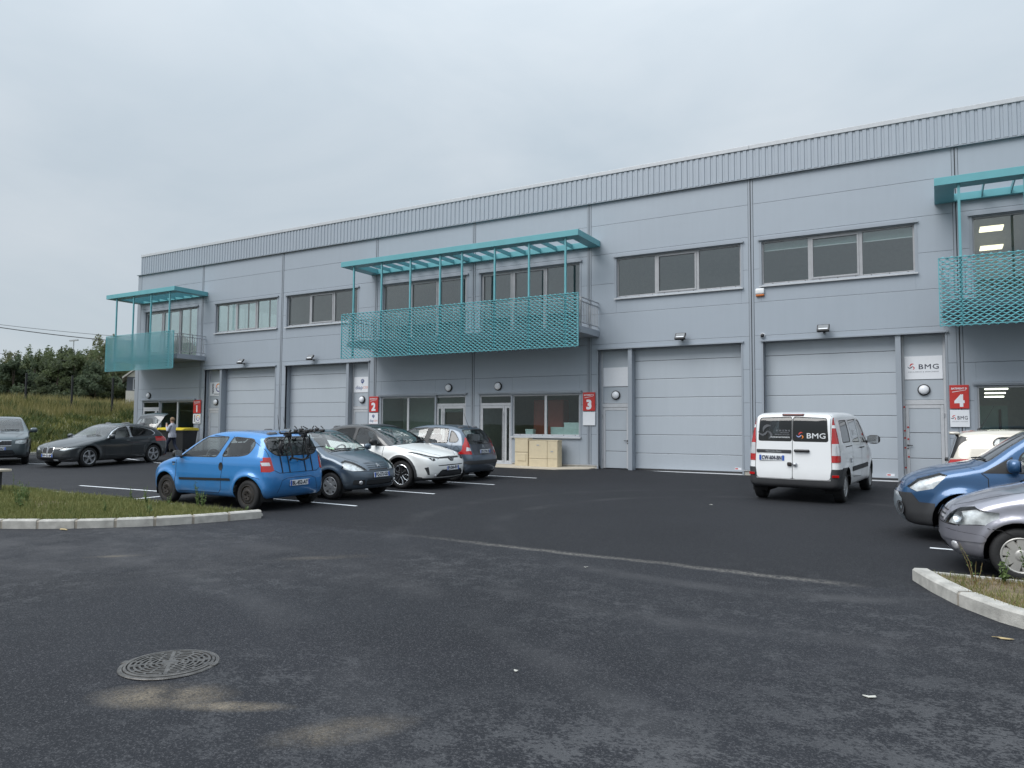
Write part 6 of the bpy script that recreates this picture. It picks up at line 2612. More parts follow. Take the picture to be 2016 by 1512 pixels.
    Mg = c.skin('rear', .25, 1.40) @ T(0, 0, .006)
    textmb(t, '01 34 15 34 10', .055, Mg @ T(.06, .10, 0), 1, width=.28)
    textmb(t, 'MENUISERIE', .028, Mg @ T(.09, .055, 0), 1, width=.18)
    textmb(t, 'SERRURERIE & METALLERIE', .026, Mg @ T(.04, .015, 0), 1, width=.30)
    textmb(t, 'WWW.BMGENTREPRISE.FR', .036, Mg @ T(.0, -.04, 0), 0, bold=.02, width=.40)
    swoosh(t, Mg @ T(-.27, .06, 0), .30, (2, 2, 2))
    t.build('window_lettering', [M_PLATEW, M_GREYINK, M_GREYINK2], c.root)
    Mg = c.mir(c.skin('side', c.X(2.72), 1.45))
    t = MB()
    Mr = frame(Mg.translation, (Mg.col[2][0], Mg.col[2][1], Mg.col[2][2]))
    textmb(t, 'BMG', .17, Mr @ T(0, 0, .008), 0, width=.40)
    textmb(t, 'MENUISERIE', .04, Mr @ T(-.30, -.10, .008), 0, width=.28)
    t.build('window_lettering', M_PLATEW, c.root)
    # roof lamp
    z = c.b.on_top(c.X(4.60), 0)
    MB().bbox((c.X(4.66), -.22, z - .02), (c.X(4.52), .22, z + .025), .02).build('brake_lamp', mat('dark_red', (.10, .01, .01), .2), c.root)
    c.handle(2.10, 1.10, M_BLACK)
    c.handle(2.36, 1.10, M_BLACK)
    c.mirror(1.40, 1.20, M_BLACK, 1.25)
    M = c.mir(c.skin('side', c.X(3.62), .87))
    MB().bbox((-.045, -.055, 0), (.045, .055, .03), .02, 0, M).build('filler_cap', M_CHROME, c.root)
    for y in (.86, -.86):
        M = c.skin('rear', abs(y) - .03, .58)
        M = M if y > 0 else c.mir(M)
        MB().bbox((-.07, -.025, .014), (.07, .025, .024), .006, 0, M).build('reflector', M_REDL, c.root)
    c.wheels('van', M_HUBCAP, .205, .21, .91)
    c.cabin(.45, (c.X(1.75), 1.15), [(c.X(2.35), (.45, -.45))])
    MB().box((c.X(2.62), -.8, .45), (c.X(2.60), .8, 1.75)).build('bulkhead', M_INTER, c.root)
    return c


van()


# ------------------------------------------------------------------ dark hatchback with its tailgate open
def dark_hatch():
    S = dict(L=4.32, W=1.80, H=1.434, wb=2.67, fo=.83, rw=.325, ra=.375, flare=.02, k=.09, cf=.26, cr=.14, zb=.19,
             prof=[(.14, .2), (.0, .32), (.0, .5), (.03, .66), (.18, .74), (.6, .86), (1.1, .945), (1.42, 1.0), (1.8, 1.22), (2.15, 1.37), (2.6, 1.44), (3.1, 1.425), (3.6, 1.345), (3.9, 1.25), (4.05, 1.10), (4.17, .98), (4.28, .90), (4.32, .7), (4.32, .5), (4.22, .24)],
             plan=plan(1.80, 4.32, .58, .74), inset=[(.19, .06), (.36, .015), (.55, .005), (.75, 0), (.88, .03), (1.0, .08), (1.2, .17), (1.38, .27), (1.5, .33)])
    c = Car('hatchback_car', S, (-25.52, -7.58), RAD(-80), 'dark grey hatchback with raised tailgate on the far left', 'car', paint('graphite_paint', (.022, .029, .034), .4))
    c.part('door', rounded(c.P([(1.42, .26), (2.45, .27), (2.52, .92), (1.40, .88)]), .06), 'side', c.paint, only=0)
    c.part('door', rounded(c.P([(2.47, .27), (3.15, .30), (3.42, .66), (3.50, .95), (2.54, .92)]), .06), 'side', c.paint, only=0)
    c.part('window_chrome', rounded(c.P([(1.50, .915), (2.5, .945), (3.52, 1.0), (3.66, 1.07), (3.50, 1.20), (3.05, 1.315), (2.5, 1.34), (2.10, 1.29), (1.80, 1.15)]), .06), 'side', M_CHROME, True, .003)
    c.window(c.P([(1.60, .945), (2.46, .965), (2.46, 1.31), (2.12, 1.265), (1.84, 1.13)]), r=.05)
    c.window(c.P([(2.58, .97), (3.45, 1.01), (3.58, 1.07), (3.44, 1.17), (3.02, 1.285), (2.58, 1.31)]), r=.06, dark=True)
    c.part('windscreen', rounded([(-.1, 1.01), (.70, .995), (.58, 1.36), (-.1, 1.385)], .05), 'front', M_CARGLASS, False, -.005, .2, (-.3, 1.2))
    tg = c.part('tailgate', rounded([(-.1, .60), (.54, .60), (.60, .90), (.58, 1.10), (.53, 1.33), (-.1, 1.36)], .05), 'rear', c.paint, False, .003, .08, (-3, -1.25))
    gl = c.part('tailgate_glass', rounded([(-.1, 1.02), (.50, 1.02), (.47, 1.27), (-.1, 1.29)], .05), 'rear', M_CARGLASS, False, .0, .08, (-3, -1.25), only=tg)
    c.part('tail_light', [(.60, .78), (.90, .78), (.90, .95), (.62, .93)], 'rear', M_REDL, True, .004, -.1, (-3, -1.4), only=0)
    c.headlight([(.38, .585), (.60, .555), (.74, .60), (.90, .68), (.78, .69), (.52, .655)], 'front', .03, xr=(.9, 3), ns=.0)
    c.part('grille', rounded([(.025, .47), (.20, .48), (.245, .56), (.22, .66), (.05, .665), (.025, .62)], .03), 'front', M_DARK, True, -.004, .1, (1, 3))
    c.part('lower_intake', [(-.1, .24), (.40, .25), (.44, .31), (-.1, .32)], 'front', M_DARK, False, -.012, .05, (1, 3))
    c.part('corner_intake', [(.52, .34), (.74, .38), (.74, .45), (.56, .43)], 'front', M_DARK, True, -.006, .0, (1, 3))
    c.finish()
    for sd in (1, -1):
        pts = [(.02, .47), (.20, .475), (.25, .56), (.22, .665), (.05, .67), (.02, .62), (.02, .47)]
        c.ribbon([(y * sd, z) for y, z in pts], 'front', .020, M_CHROME, 'grille_surround', False, .006)
    c.ribbon(c.P([(1.40, .88), (1.42, .30), (2.42, .27), (2.5, .45), (2.52, .93)]))
    c.ribbon([(c.X(.2), .30), (c.X(.5), .55), (c.X(1.0), .68), (c.X(1.35), .71)], 'top', .010)
    c.ribbon([(.42, .245), (.62, .26), (.78, .30)], 'front', .022, M_CHROME, 'bumper_blade', True, .006)
    # raise the tailgate about its hinge on the roof
    hx, hz = c.X(3.86), 1.30
    R4 = T(hx, 0, hz) @ Matrix.Rotation(RAD(94), 4, 'Y') @ T(-hx, 0, -hz)
    for pid in (tg, gl):
        for o in c.objs.get(pid, []):
            o.matrix_basis = R4
    for sd in (1, -1):
        MB().tube([(hx - .10, sd * .5, hz - .10), (hx - .42, sd * .52, hz + .26)], .014, 6).build('gas_strut', M_BLACK, c.root)
    c.plate('FW-421-RM', 'front', .405, 0, 0)
    c.mirror(1.62, .93, None, .95)
    c.handle(2.38, .83)
    c.handle(3.32, .87)
    c.wheels('double5', M_ALLOY, .225, .2, .87)
    c.cabin(.28, (c.X(1.95), .93), [(c.X(2.45), (.38, -.38)), (c.X(3.25), (.36, -.36))])
    wiper(c, [(.05, 1.01), (.35, 1.03), (.6, 1.01)], 'front')
    M = c.skin('front', .3, .26)
    MB().box((-.08, -.03, .01), (.08, .03, .016), 0, M).build('sensor_plate', M_PLATEW, c.root)
    return c


dark_hatch()


# ------------------------------------------------------------------ grey crossover at the left edge
def grey_suv():
    S = dict(L=4.42, W=1.863, H=1.652, wb=2.70, fo=.87, rw=.365, ra=.42, flare=.03, k=.085, cf=.20, cr=.08, zb=.25, res=.042,
             prof=[(.14, .26), (.0, .4), (.0, .6), (.02, .86), (.14, .98), (.6, 1.06), (1.1, 1.10), (1.32, 1.14), (1.75, 1.42), (2.1, 1.58), (2.6, 1.655), (3.3, 1.63), (3.9, 1.55), (4.15, 1.3), (4.35, 1.05), (4.42, .7), (4.40, .4)],
             plan=plan(1.863, 4.42, .66, .76), inset=[(.2, .06), (.4, .01), (.7, 0), (1.0, .01), (1.12, .04), (1.3, .13), (1.55, .25), (1.7, .32)])
    # stands behind and to the left of the dark hatchback
    hd = RAD(-27)
    f, l = Vector((math.cos(hd), math.sin(hd))), Vector((-math.sin(hd), math.cos(hd)))
    w = Vector((-27.85, -8.95))
    ctr = w - f * 1.35 - l * .86
    c = Car('crossover_car', S, (ctr.x, ctr.y), hd, 'grey crossover facing us at the left edge of the picture', 'car', paint('stone_grey_paint', (.075, .10, .112), .4))
    c.part('sill_trim', c.P([(.3, .15), (4.3, .15), (4.3, .42), (.3, .42)]), 'side', M_PLASTIC, True, .004, .1, only=0)
    for wx in (S['wb'] / 2, -S['wb'] / 2):
        c.part('arch_trim', circle(wx, S['rw'] + .01, S['ra'] + .05), 'side', M_PLASTIC, True, .006, .12, only=0)
    c.window(c.P([(1.66, 1.10), (2.5, 1.13), (2.5, 1.53), (2.2, 1.50), (1.95, 1.38)]), r=.05)
    c.window(c.P([(2.62, 1.13), (3.5, 1.2), (3.7, 1.45), (3.3, 1.52), (2.62, 1.54)]), r=.05, dark=True)
    c.part('windscreen', rounded([(-.1, 1.15), (.74, 1.13), (.63, 1.55), (-.1, 1.585)], .05), 'front', M_CARGLASS, False, -.005, .2, (-.3, 1.2))
    c.window([(-.1, 1.15), (.6, 1.15), (.5, 1.45), (-.1, 1.48)], 'rear', False, True, .05, ns=.2, xr=(-3, -1), name='rear_window')
    c.part('grille', rounded([(-.1, .66), (.34, .66), (.40, .72), (.40, .84), (-.1, .86)], .03), 'front', M_DARK, False, -.006, .1, (1, 3))
    c.headlight([(.50, .74), (.74, .72), (.86, .76), (.86, .90), (.52, .86)], 'front', .03, xr=(1.0, 3), ns=.0)
    c.part('lower_intake', [(-.1, .38), (.52, .38), (.44, .52), (-.1, .52)], 'front', M_DARK, False, -.012, .1, (1, 3))
    c.part('chin', [(-.1, .2), (1, .2), (1, .34), (-.1, .34)], 'front', M_PLASTIC, False, .003, .05, (1, 3), only=0)
    c.finish()
    bars(c, .67, .84, 2, .40, m=M_CHROME, name='grille_surround', t=.018)
    for k in range(-9, 10):
        y = k * .042
        c.ribbon([(y, .67), (y, .84)], 'front', .008, mat('grille_slat', (.12, .125, .13), .4, .5), 'grille_slat', False, .004)
    c.ribbon([(-.14, .66), (.14, .85)], 'front', .022, M_CHROME, 'diagonal_bar', False, .014)
    ring(c.root, c.skin('front', 0, .755) @ T(0, 0, .016), .072, .018, M_CHROME)
    c.ribbon([(-.46, .35), (0, .345), (.46, .35)], 'front', .03, M_CHROME, 'skid_plate', False, .008)
    c.ribbon([(c.X(.2), .52), (c.X(.6), .66), (c.X(1.2), .74)], 'top', .010)
    c.plate('FM-690-BZ', 'front', .575, 0, .05)
    c.mirror(1.72, 1.10, None, 1.05)
    c.wheels('double5', M_ALLOY, .235, .22, .90)
    c.cabin(.36, (c.X(1.95), 1.06), [(c.X(2.5), (.4, -.4)), (c.X(3.3), (.36, -.36))])
    wiper(c, [(.05, 1.15), (.35, 1.18), (.6, 1.16)], 'front')
    M = c.skin('front', .62, .80)
    return c


grey_suv()


# ------------------------------------------------------------------ blue leisure van on the right
def leisure_van():
    S = dict(L=4.38, W=1.81, H=1.80, wb=2.73, fo=.92, rw=.325, ra=.40, flare=.045, k=.10, cf=.28, cr=.04, zb=.22, res=.040,
             prof=[(.12, .24), (.0, .40), (.0, .62), (.04, .78), (.18, .92), (.5, 1.05), (.9, 1.13), (1.06, 1.17), (1.5, 1.50), (1.85, 1.70), (2.2, 1.78), (3, 1.805), (4, 1.785), (4.25, 1.7), (4.32, 1.2), (4.38, .6), (4.3, .3)],
             plan=plan(1.81, 4.38, .58, .86), inset=[(.2, .06), (.4, .015), (.7, 0), (.95, .02), (1.08, .05), (1.3, .11), (1.6, .20), (1.8, .26)])
    c = Car('leisure_van', S, (1.665, -9.86), math.pi, 'blue leisure van with dark bumper, nose at the right edge behind the lilac car', 'car', paint('deep_blue_paint', (.022, .085, .20), .4))
    c.part('bumper', c.P([(-.2, .1), (.56, .1), (.56, .565), (.36, .57), (.26, .70), (-.2, .66)]), 'all', M_PLASTIC, False, .004)
    c.part('bumper_skin', [(-.1, .22), (.50, .22), (.64, .32), (.66, .60), (.50, .68), (-.1, .68)], 'front', paint('bumper_silver', (.36, .42, .47), .3), False, .010, .05, (1.4, 3))
    c.part('lower_intake', rounded([(-.1, .30), (.32, .30), (.30, .44), (-.1, .44)], .03), 'front', M_DARK, False, -.01, .05, (1.4, 3))
    c.part('grille', rounded([(-.1, .70), (.36, .72), (.36, .82), (-.1, .82)], .03), 'front', M_DARK, False, -.01, .05, (1.4, 3))
    c.headlight(c.P([(.20, .78), (.34, .90), (.62, 1.0), (.72, .975), (.54, .775), (.32, .72)]), 'side', .04, ns=.0)
    c.part('door', rounded(c.P([(1.22, .34), (2.30, .32), (2.36, 1.70), (1.98, 1.66), (1.22, 1.12)]), .06), 'side', c.paint, only=0)
    c.part('mirror_quarter', c.P([(1.13, 1.02), (1.50, 1.03), (1.50, 1.26)]), 'side', M_SEAL, True, .003)
    c.window(c.P([(1.56, 1.05), (2.24, 1.08), (2.26, 1.62), (2.02, 1.58), (1.60, 1.28)]), r=.05)
    c.window(c.P([(2.50, 1.08), (3.3, 1.10), (3.3, 1.62), (2.50, 1.63)]), r=.05)
    c.part('windscreen', rounded([(-.1, 1.19), (.76, 1.17), (.66, 1.64), (-.1, 1.68)], .05), 'front', M_CARGLASS, False, -.005, .2, (0, 1.5))
    c.window([(-.1, 1.05), (.66, 1.05), (.6, 1.6), (-.1, 1.62)], 'rear', False, True, .05, ns=.2, xr=(-3, -1), name='rear_window')
    c.part('tail_light', [(.72, .8), (.92, .8), (.9, 1.4), (.74, 1.4)], 'rear', M_REDL, True, .004, -.1, (-3, -1.4), only=0)
    c.finish()
    c.ribbon(c.P([(1.13, 1.02), (1.21, .95), (1.22, .40), (1.30, .34), (2.24, .33)]), w=.011)
    c.ribbon(c.P([(.95, 1.10), (1.05, 1.07)]), w=.010)
    c.ribbon([(c.X(.3), .52), (c.X(.55), .66), (c.X(1.0), .74)], 'top', .010)
    c.ribbon([(c.X(.3), -.52), (c.X(.55), -.66), (c.X(1.0), -.74)], 'top', .010, pair=False)
    c.ribbon(c.P([(.37, .55), (.54, .55)]), w=.008)
    for sd in (1, -1):
        M = c.skin('front', .645, .47)
        M = M if sd > 0 else c.mir(M)
        ring(c.root, M @ T(0, 0, .022), .105, .028, M_CHROME, 'fog_lamp_surround', 22)
        MB().lathe([(.001, .006), (.055, .012), (.085, .016)], 18, 'z', 0, M).build('fog_lamp', M_DARK, c.root, True)
    chevrons(c.root, c.skin('front', 0, .88) @ T(0, 0, .01), .16, M_CHROME)
    c.mirror(1.52, 1.08, None, 1.15)
    c.handle(2.2, .98)
    c.wheels('six', M_HUBCAP, .2, .2, .86)
    c.cabin(.34, (c.X(1.75), 1.08), [(c.X(2.3), (.4, -.4)), (c.X(3.2), (.38, -.38))])
    wiper(c, [(.05, 1.18), (.4, 1.21), (.68, 1.19)], 'front')
    return c


leisure_van()


# ------------------------------------------------------------------ beige car behind it
def beige_car():
    S = dict(L=3.79, W=1.695, H=1.59, wb=2.48, fo=.75, rw=.30, flare=.015, k=.075, cf=.2, cr=.06, zb=.22, res=.040,
             prof=[(.1, .24), (0, .4), (.02, .6), (.2, .8), (.55, .98), (.8, 1.06), (1.2, 1.3), (1.6, 1.51), (2.1, 1.59), (2.8, 1.60), (3.35, 1.575), (3.56, 1.52), (3.62, 1.30), (3.68, 1.1), (3.74, .92), (3.79, .7), (3.79, .45), (3.7, .26)],
             plan=plan(1.695, 3.79, .58, .80), inset=[(.2, .06), (.4, .015), (.7, 0), (.95, .012), (1.08, .04), (1.3, .11), (1.5, .20), (1.62, .27)])
    c = Car('compact_car', S, (1.83, -7.50), 0, 'beige compact car parked nose away behind the blue leisure van', 'car', paint('beige_paint', (.50, .465, .40), .15))
    c.part('door', rounded(c.P([(2.15, .32), (2.75, .34), (3.02, .7), (3.0, 1.05), (2.15, 1.03)]), .06), 'side', c.paint, only=0)
    c.window(c.P([(.98, 1.09), (2.05, 1.07), (2.1, 1.46), (1.5, 1.42)]), r=.06)
    c.window(c.P([(2.2, 1.07), (2.2, 1.48), (2.95, 1.45), (3.02, 1.38), (2.92, 1.10)]), r=.08)
    c.part('windscreen', rounded([(-.1, 1.08), (.68, 1.07), (.58, 1.48), (-.1, 1.5)], .05), 'front', M_CARGLASS, False, -.005, .2, (0, 1.5))
    c.window([(-.1, 1.05), (.60, 1.05), (.62, 1.15), (.585, 1.46), (-.1, 1.49)], 'rear', False, False, .06, ns=.1, xr=(-3, -1), name='rear_window')
    c.part('pillar_trim', [(.62, 1.10), (.70, 1.10), (.64, 1.46), (.585, 1.48)], 'rear', M_SEAL, True, .002, .05, (-3, -1.4), only=0)
    c.part('tail_light', [(.60, .86), (.86, .80), (.86, .95), (.80, 1.10), (.66, 1.07)], 'rear', M_REDL, True, .006, -.15, (-3, -1.35), only=0)
    c.part('reversing_lamp', [(.60, .85), (.88, .78), (.88, .90), (.60, .96)], 'rear', M_CLEARL, True, .008, -.15, (-3, -1.35))
    c.part('tailgate', [(-.1, .62), (.58, .62), (.60, 1.03), (-.1, 1.03)], 'rear', c.paint, False, .002, .1, (-3, -1.4), only=0)
    c.headlight([(.40, .66), (.78, .70), (.76, .86), (.5, .8)], 'front', .05, xr=(1.0, 3))
    c.finish()
    x = c.X(3.56)
    MB().bbox((x - .10, -.55, 1.50), (x + .06, .55, 1.545), .02).build('spoiler', c.paint, c.root, True, 50)
    M = c.skin('rear', 0, 1.03)
    MB().tube([(x - .12, -.05, 1.04), (x - .11, .1, 1.06), (x - .09, .3, 1.1)], .013, 5).bbox((x - .17, -.10, 1.01), (x - .08, 0, 1.08), .02).build('rear_wiper', M_BLACK, c.root, True, 50)
    diamond(c.root, c.skin('rear', 0, .93), .08, M_CHROME)
    c.plate('DB-118-QK', 'rear', .72)
    c.mirror(1.15, 1.08, None, .9)
    antenna(c, 3.2, -.05, .42, -.55)
    c.wheels('six', M_HUBCAP, .19, .18, .80)
    c.cabin(.3, (c.X(1.5), 1.0), [(c.X(2.2), (.36, -.36)), (c.X(3.0), (.34, -.34))])
    return c


beige_car()
# ------------------------------------------------------------------ vegetation
def leaf_mat(name, c0, c1, rough=.6, back=.25):
    """leaf: colour varies from leaf to leaf, a little light passes through"""
    m, nt, b = nodemat(name)
    N, L = nt.nodes.new, nt.links.new
    geo = N('ShaderNodeNewGeometry')
    tc = N('ShaderNodeTexCoord')
    ns = N('ShaderNodeTexNoise')
    ns.inputs['Scale'].default_value = .9
    ns.inputs['Detail'].default_value = 3
    L(tc.outputs['Object'], ns.inputs['Vector'])
    ad = N('ShaderNodeMath')
    ad.operation = 'MULTIPLY_ADD'
    ad.inputs[1].default_value = .45
    L(geo.outputs['Random Per Island'], ad.inputs[0])
    sb = N('ShaderNodeMath')
    sb.operation = 'MULTIPLY'
    sb.inputs[1].default_value = .55
    L(ns.outputs['Fac'], sb.inputs[0])
    L(sb.outputs[0], ad.inputs[2])
    rp = N('ShaderNodeValToRGB')
    e = rp.color_ramp.elements
    e[0].position, e[1].position = .25, .75
    e[0].color, e[1].color = tuple(c0) + (1,), tuple(c1) + (1,)
    L(ad.outputs[0], rp.inputs['Fac'])
    L(rp.outputs['Color'], b.inputs['Base Color'])
    b.inputs['Roughness'].default_value = rough
    b.inputs['Specular IOR Level'].default_value = .3
    tr = N('ShaderNodeBsdfTranslucent')
    L(rp.outputs['Color'], tr.inputs['Color'])
    mx = N('ShaderNodeMixShader')
    mx.inputs['Fac'].default_value = back
    L(b.outputs[0], mx.inputs[1])
    L(tr.outputs[0], mx.inputs[2])
    L(mx.outputs[0], nt.nodes['Material Output'].inputs['Surface'])
    MATS[name] = m
    return m


M_GR1 = leaf_mat('meadow_blade', (.125, .142, .036), (.29, .275, .095))
M_GR2 = leaf_mat('bed_grass', (.10, .13, .036), (.24, .235, .09))
M_WEED = leaf_mat('weed_leaf', (.075, .125, .04), (.17, .23, .085))
M_DRY = leaf_mat('dry_stem', (.16, .12, .05), (.30, .22, .10))
M_BARK = mat('bark', (.07, .055, .042), .95, var=.3, bump=.8, bscale=30)
LEAVES = [leaf_mat('leaf_dark', (.062, .084, .048), (.128, .152, .086), back=.5), leaf_mat('leaf_mid', (.080, .108, .052), (.160, .190, .095), back=.5), leaf_mat('leaf_olive', (.105, .122, .058), (.200, .205, .110), back=.5),
          leaf_mat('leaf_blue', (.064, .092, .058), (.130, .165, .100), back=.5)]


def blades(name, P, h, w, m, lean=.35, parent=None, seg=2):
    """grass blades as bent tapering strips; P (n,3)"""
    n = len(P)
    a = RNG.uniform(0, 2 * np.pi, n)
    hh = h * RNG.uniform(.45, 1.15, n)
    ww = w * RNG.uniform(.7, 1.3, n)
    d = RNG.uniform(0, 2 * np.pi, n)
    ln = lean * RNG.uniform(.1, 1, n) * hh
    side = np.stack([np.cos(a), np.sin(a), np.zeros(n)], 1) * ww[:, None] / 2
    dirn = np.stack([np.cos(d), np.sin(d), np.zeros(n)], 1)
    up = np.array([0, 0, 1.0])
    mid = P + up * (hh * .6)[:, None] + dirn * (ln * .35)[:, None]
    top = P + up * hh[:, None] + dirn * ln[:, None]
    V = np.stack([P - side, P + side, mid + side * .7, mid - side * .7, top], 1).reshape(-1, 3)
    k = np.arange(n) * 5
    F = [[i, i + 1, i + 2, i + 3] for i in k] + [[i + 3, i + 2, i + 4] for i in k]
    return tag(raw(name, V, F, m, parent), kind='stuff')


def in_poly(poly, n):
    """n random points inside a polygon"""
    P_ = np.array(poly)
    out = np.zeros((0, 2))
    while len(out) < n:
        q = RNG.uniform(P_.min(0), P_.max(0), (n, 2))
        c = np.zeros(n, bool)
        for k in range(len(P_)):
            (x1, y1), (x2, y2) = P_[k], P_[k - 1]
            m = (y1 > q[:, 1]) != (y2 > q[:, 1])
            if y1 != y2:
                c ^= m & (q[:, 0] < (x2 - x1) * (q[:, 1] - y1) / (y2 - y1) + x1)
        out = np.vstack([out, q[c]])
    return out[:n]


def patchy(P, s, lo, seed):
    """thin out points with a smooth pattern so that bare soil shows"""
    r = np.random.default_rng(seed)
    v = np.zeros(len(P))
    for k in range(6):
        f = r.uniform(.5, 2.4, 2) * s
        v += np.sin(P[:, 0] * f[0] + r.uniform(0, 6)) * np.cos(P[:, 1] * f[1] + r.uniform(0, 6))
    return P[(v / 3 + RNG.uniform(-1, 1, len(P))) > lo]


# planting beds
q = in_poly(PL, 85000)
q = patchy(q, 2.0, -.35, 3)
Z = np.array([gz(x, y) + bed_h(x, y) for x, y in q]) + .002
blades('grass', np.column_stack([q, Z]), .085, .010, M_GR2, .7)
q2 = patchy(in_poly(PL, 7000), 1.4, .35, 5)
q2 = q2[q2[:, 1] < -14.2]
Z = np.array([gz(x, y) + bed_h(x, y) for x, y in q2]) + .002
blades('grass', np.column_stack([q2, Z]), .17, .012, M_GR2, .5)
q = patchy(in_poly(PR, 26000), 2.4, .25, 8)
Z = np.array([gz(x, y) + bed_h(x, y) for x, y in q]) + .002
blades('grass', np.column_stack([q, Z]), .06, .006, M_GR2, .9)
q = patchy(in_poly(PR, 9000), 3, .1, 9)
Z = np.array([gz(x, y) + bed_h(x, y) for x, y in q]) + .002
blades('grass', np.column_stack([q, Z]), .05, .007, M_DRY, 1.2)

# the meadow on the bank
n = 115000
yy = RNG.uniform(-16, 6, n)
dd = .35 + RNG.uniform(0, 1, n) ** .8 * 13
xx = np.array([foot(y) for y in yy]) - dd
Z = np.array([bank(x, y) for x, y in zip(xx, yy)]) + .08
blades('meadow_grass', np.column_stack([xx, yy, Z]), .42, .040, M_GR1, .55)
n = 16000
yy = RNG.uniform(-16, 8, n)
dd = 5.5 + RNG.uniform(0, 1, n) * 8
xx = np.array([foot(y) for y in yy]) - dd
Z = np.array([bank(x, y) for x, y in zip(xx, yy)]) + .08
blades('meadow_grass', np.column_stack([xx, yy, Z]), .80, .035, leaf_mat('tall_grass', (.17, .16, .055), (.31, .27, .12)), .3)
n = 4200
yy = RNG.uniform(-15, 5, n)
dd = .8 + RNG.uniform(0, 1, n) * 10
xx = np.array([foot(y) for y in yy]) - dd
Z = np.array([bank(x, y) for x, y in zip(xx, yy)]) + .30
blades('meadow_flowers', np.column_stack([xx, yy, Z]), .16, .055, leaf_mat('flower_pale', (.30, .30, .18), (.46, .44, .30)), .4)
# leafy tufts among the grass
n = 26000
cx = RNG.uniform(0, 1, (110, 2))
ci = RNG.integers(0, 110, n)
yy = -15 + cx[ci, 1] * 20 + RNG.normal(0, .35, n)
xx = np.array([foot(y) for y in yy]) - (.8 + cx[ci, 0] * 10) + RNG.normal(0, .35, n)
Z = np.array([bank(x, y) for x, y in zip(xx, yy)]) + .1
blades('meadow_tufts', np.column_stack([xx, yy, Z]), .55, .06, leaf_mat('tuft_green', (.05, .075, .022), (.11, .14, .05)), .9)


def leaf_cloud(C, r, size, n_):
    """leaf quads scattered in a shell-weighted blob"""
    u = RNG.normal(0, 1, (n_, 3))
    u /= np.linalg.norm(u, axis=1)[:, None]
    rad = RNG.uniform(0, 1, n_) ** .45
    P = C + u * rad[:, None] * r
    a = RNG.normal(0, 1, (n_, 3)) + u * .6
    a /= np.linalg.norm(a, axis=1)[:, None]
    b = np.cross(a, RNG.normal(0, 1, (n_, 3)))
    b /= np.linalg.norm(b, axis=1)[:, None]
    s = (size * RNG.uniform(.6, 1.4, n_))[:, None]
    return np.stack([P - a * s, P - b * s * .45, P + a * s, P + b * s * .45], 1)


def tree(name, x, y, h, r, m, label, group, trunk=True, n_clump=26, per=230, leaf=.16, low=.18, kind_cat='tree', airy=False):
    z0 = bank(x, y) + .05
    o = empty(name, (x, y, z0), 0, label, kind_cat, group)
    clumps = []
    tips = []
    for k in range(n_clump):
        t = random.uniform(low, 1.0)
        prof = math.sin(min(1, .12 + t * .92) * math.pi) ** .55
        a = random.uniform(0, 2 * math.pi)
        rr = r * prof * random.uniform(.35, 1.0)
        c = np.array([rr * math.cos(a), rr * math.sin(a), h * (t * .92)])
        cr = r * random.uniform(.15, .34) * (.65 if t > .8 else 1)
        clumps.append(leaf_cloud(c, np.array([cr, cr, cr * random.uniform(.55, .9)]), leaf, int(per * random.uniform(.6, 1.3) * (.45 if airy and t > .6 else 1))))
        tips.append(c)
    # ragged shoots at the top
    for k in range(n_clump // 3):
        a = random.uniform(0, 2 * math.pi)
        rr = r * random.uniform(0, .75)
        c = np.array([rr * math.cos(a), rr * math.sin(a), h * random.uniform(.88, 1.04)])
        clumps.append(leaf_cloud(c, np.array([.16, .16, .45]) * r * .5, leaf * .8, per // 6))
        tips.append(c)
    Q = np.concatenate(clumps)
    Q[:, :, 2] = np.maximum(Q[:, :, 2], .02)
    V = Q.reshape(-1, 3)
    k = np.arange(len(Q)) * 4
    raw('crown', V, np.stack([k, k + 1, k + 2, k + 3], 1), m, o)
    tb = MB()
    tr = max(.05, h * .022)
    tb.tube([(0, 0, -.2), (random.uniform(-.1, .1), random.uniform(-.1, .1), h * .35), (random.uniform(-.2, .2), random.uniform(-.2, .2), h * .8)], [tr * 1.3, tr, tr * .35], 7)
    for c in tips[:9]:
        s = h * random.uniform(.15, .45)
        tb.tube([(0, 0, s), (c[0] * .55, c[1] * .55, (s + c[2]) * .52), tuple(c)], [tr * .5, tr * .3, tr * .12], 5)
    tb.build('trunk', M_BARK, o, True)
    return o


def at_px(px, depth):
    """point on the ground plan along the view through image column px (2016 px wide), at a distance along the view axis"""
    a = CAM_YAW + math.atan((px - 1008) / CAM_F)
    d = depth / math.cos(a - CAM_YAW)
    return CAM_POS.x + d * math.sin(a), CAM_POS.y + d * math.cos(a)


# woodland edge beyond the fence: (image column, distance, top height above ground, radius, leaf kind, words)
WOOD = [(-60, 62, 7.6, 3.0, 0, 'dark tree at the far left edge of the wood'), (12, 64, 7.4, 2.6, 2, 'brownish-topped tree at the left end of the wood'), (52, 66, 6.6, 2.2, 1, 'low thin tree above the first fence post'),
        (90, 63, 7.5, 2.7, 1, 'bushy green tree right of the first fence post'), (122, 70, 8.9, 2.4, 0, 'tall dark tree in the middle of the wood'), (150, 72, 8.6, 2.5, 3, 'dark rounded tree behind the far lamp post'),
        (176, 66, 7.3, 2.5, 1, 'mid green tree left of the loose tall one'), (206, 64, 9.3, 2.8, 2, 'tall loose tree beside the corner balcony'), (240, 68, 8.4, 2.8, 1, 'tree behind the mesh screen of the corner balcony'),
        (285, 70, 8.0, 3.0, 0, 'tree half hidden behind the building corner')]
for px, dp, h, r, k, lab in WOOD:
    x, y = at_px(px, dp)
    tree('tree', x, y, h * .66, r, LEAVES[k], lab, 'trees of the wood beyond the fence', n_clump=62, per=230, leaf=.14, low=.06, airy=(k == 2))
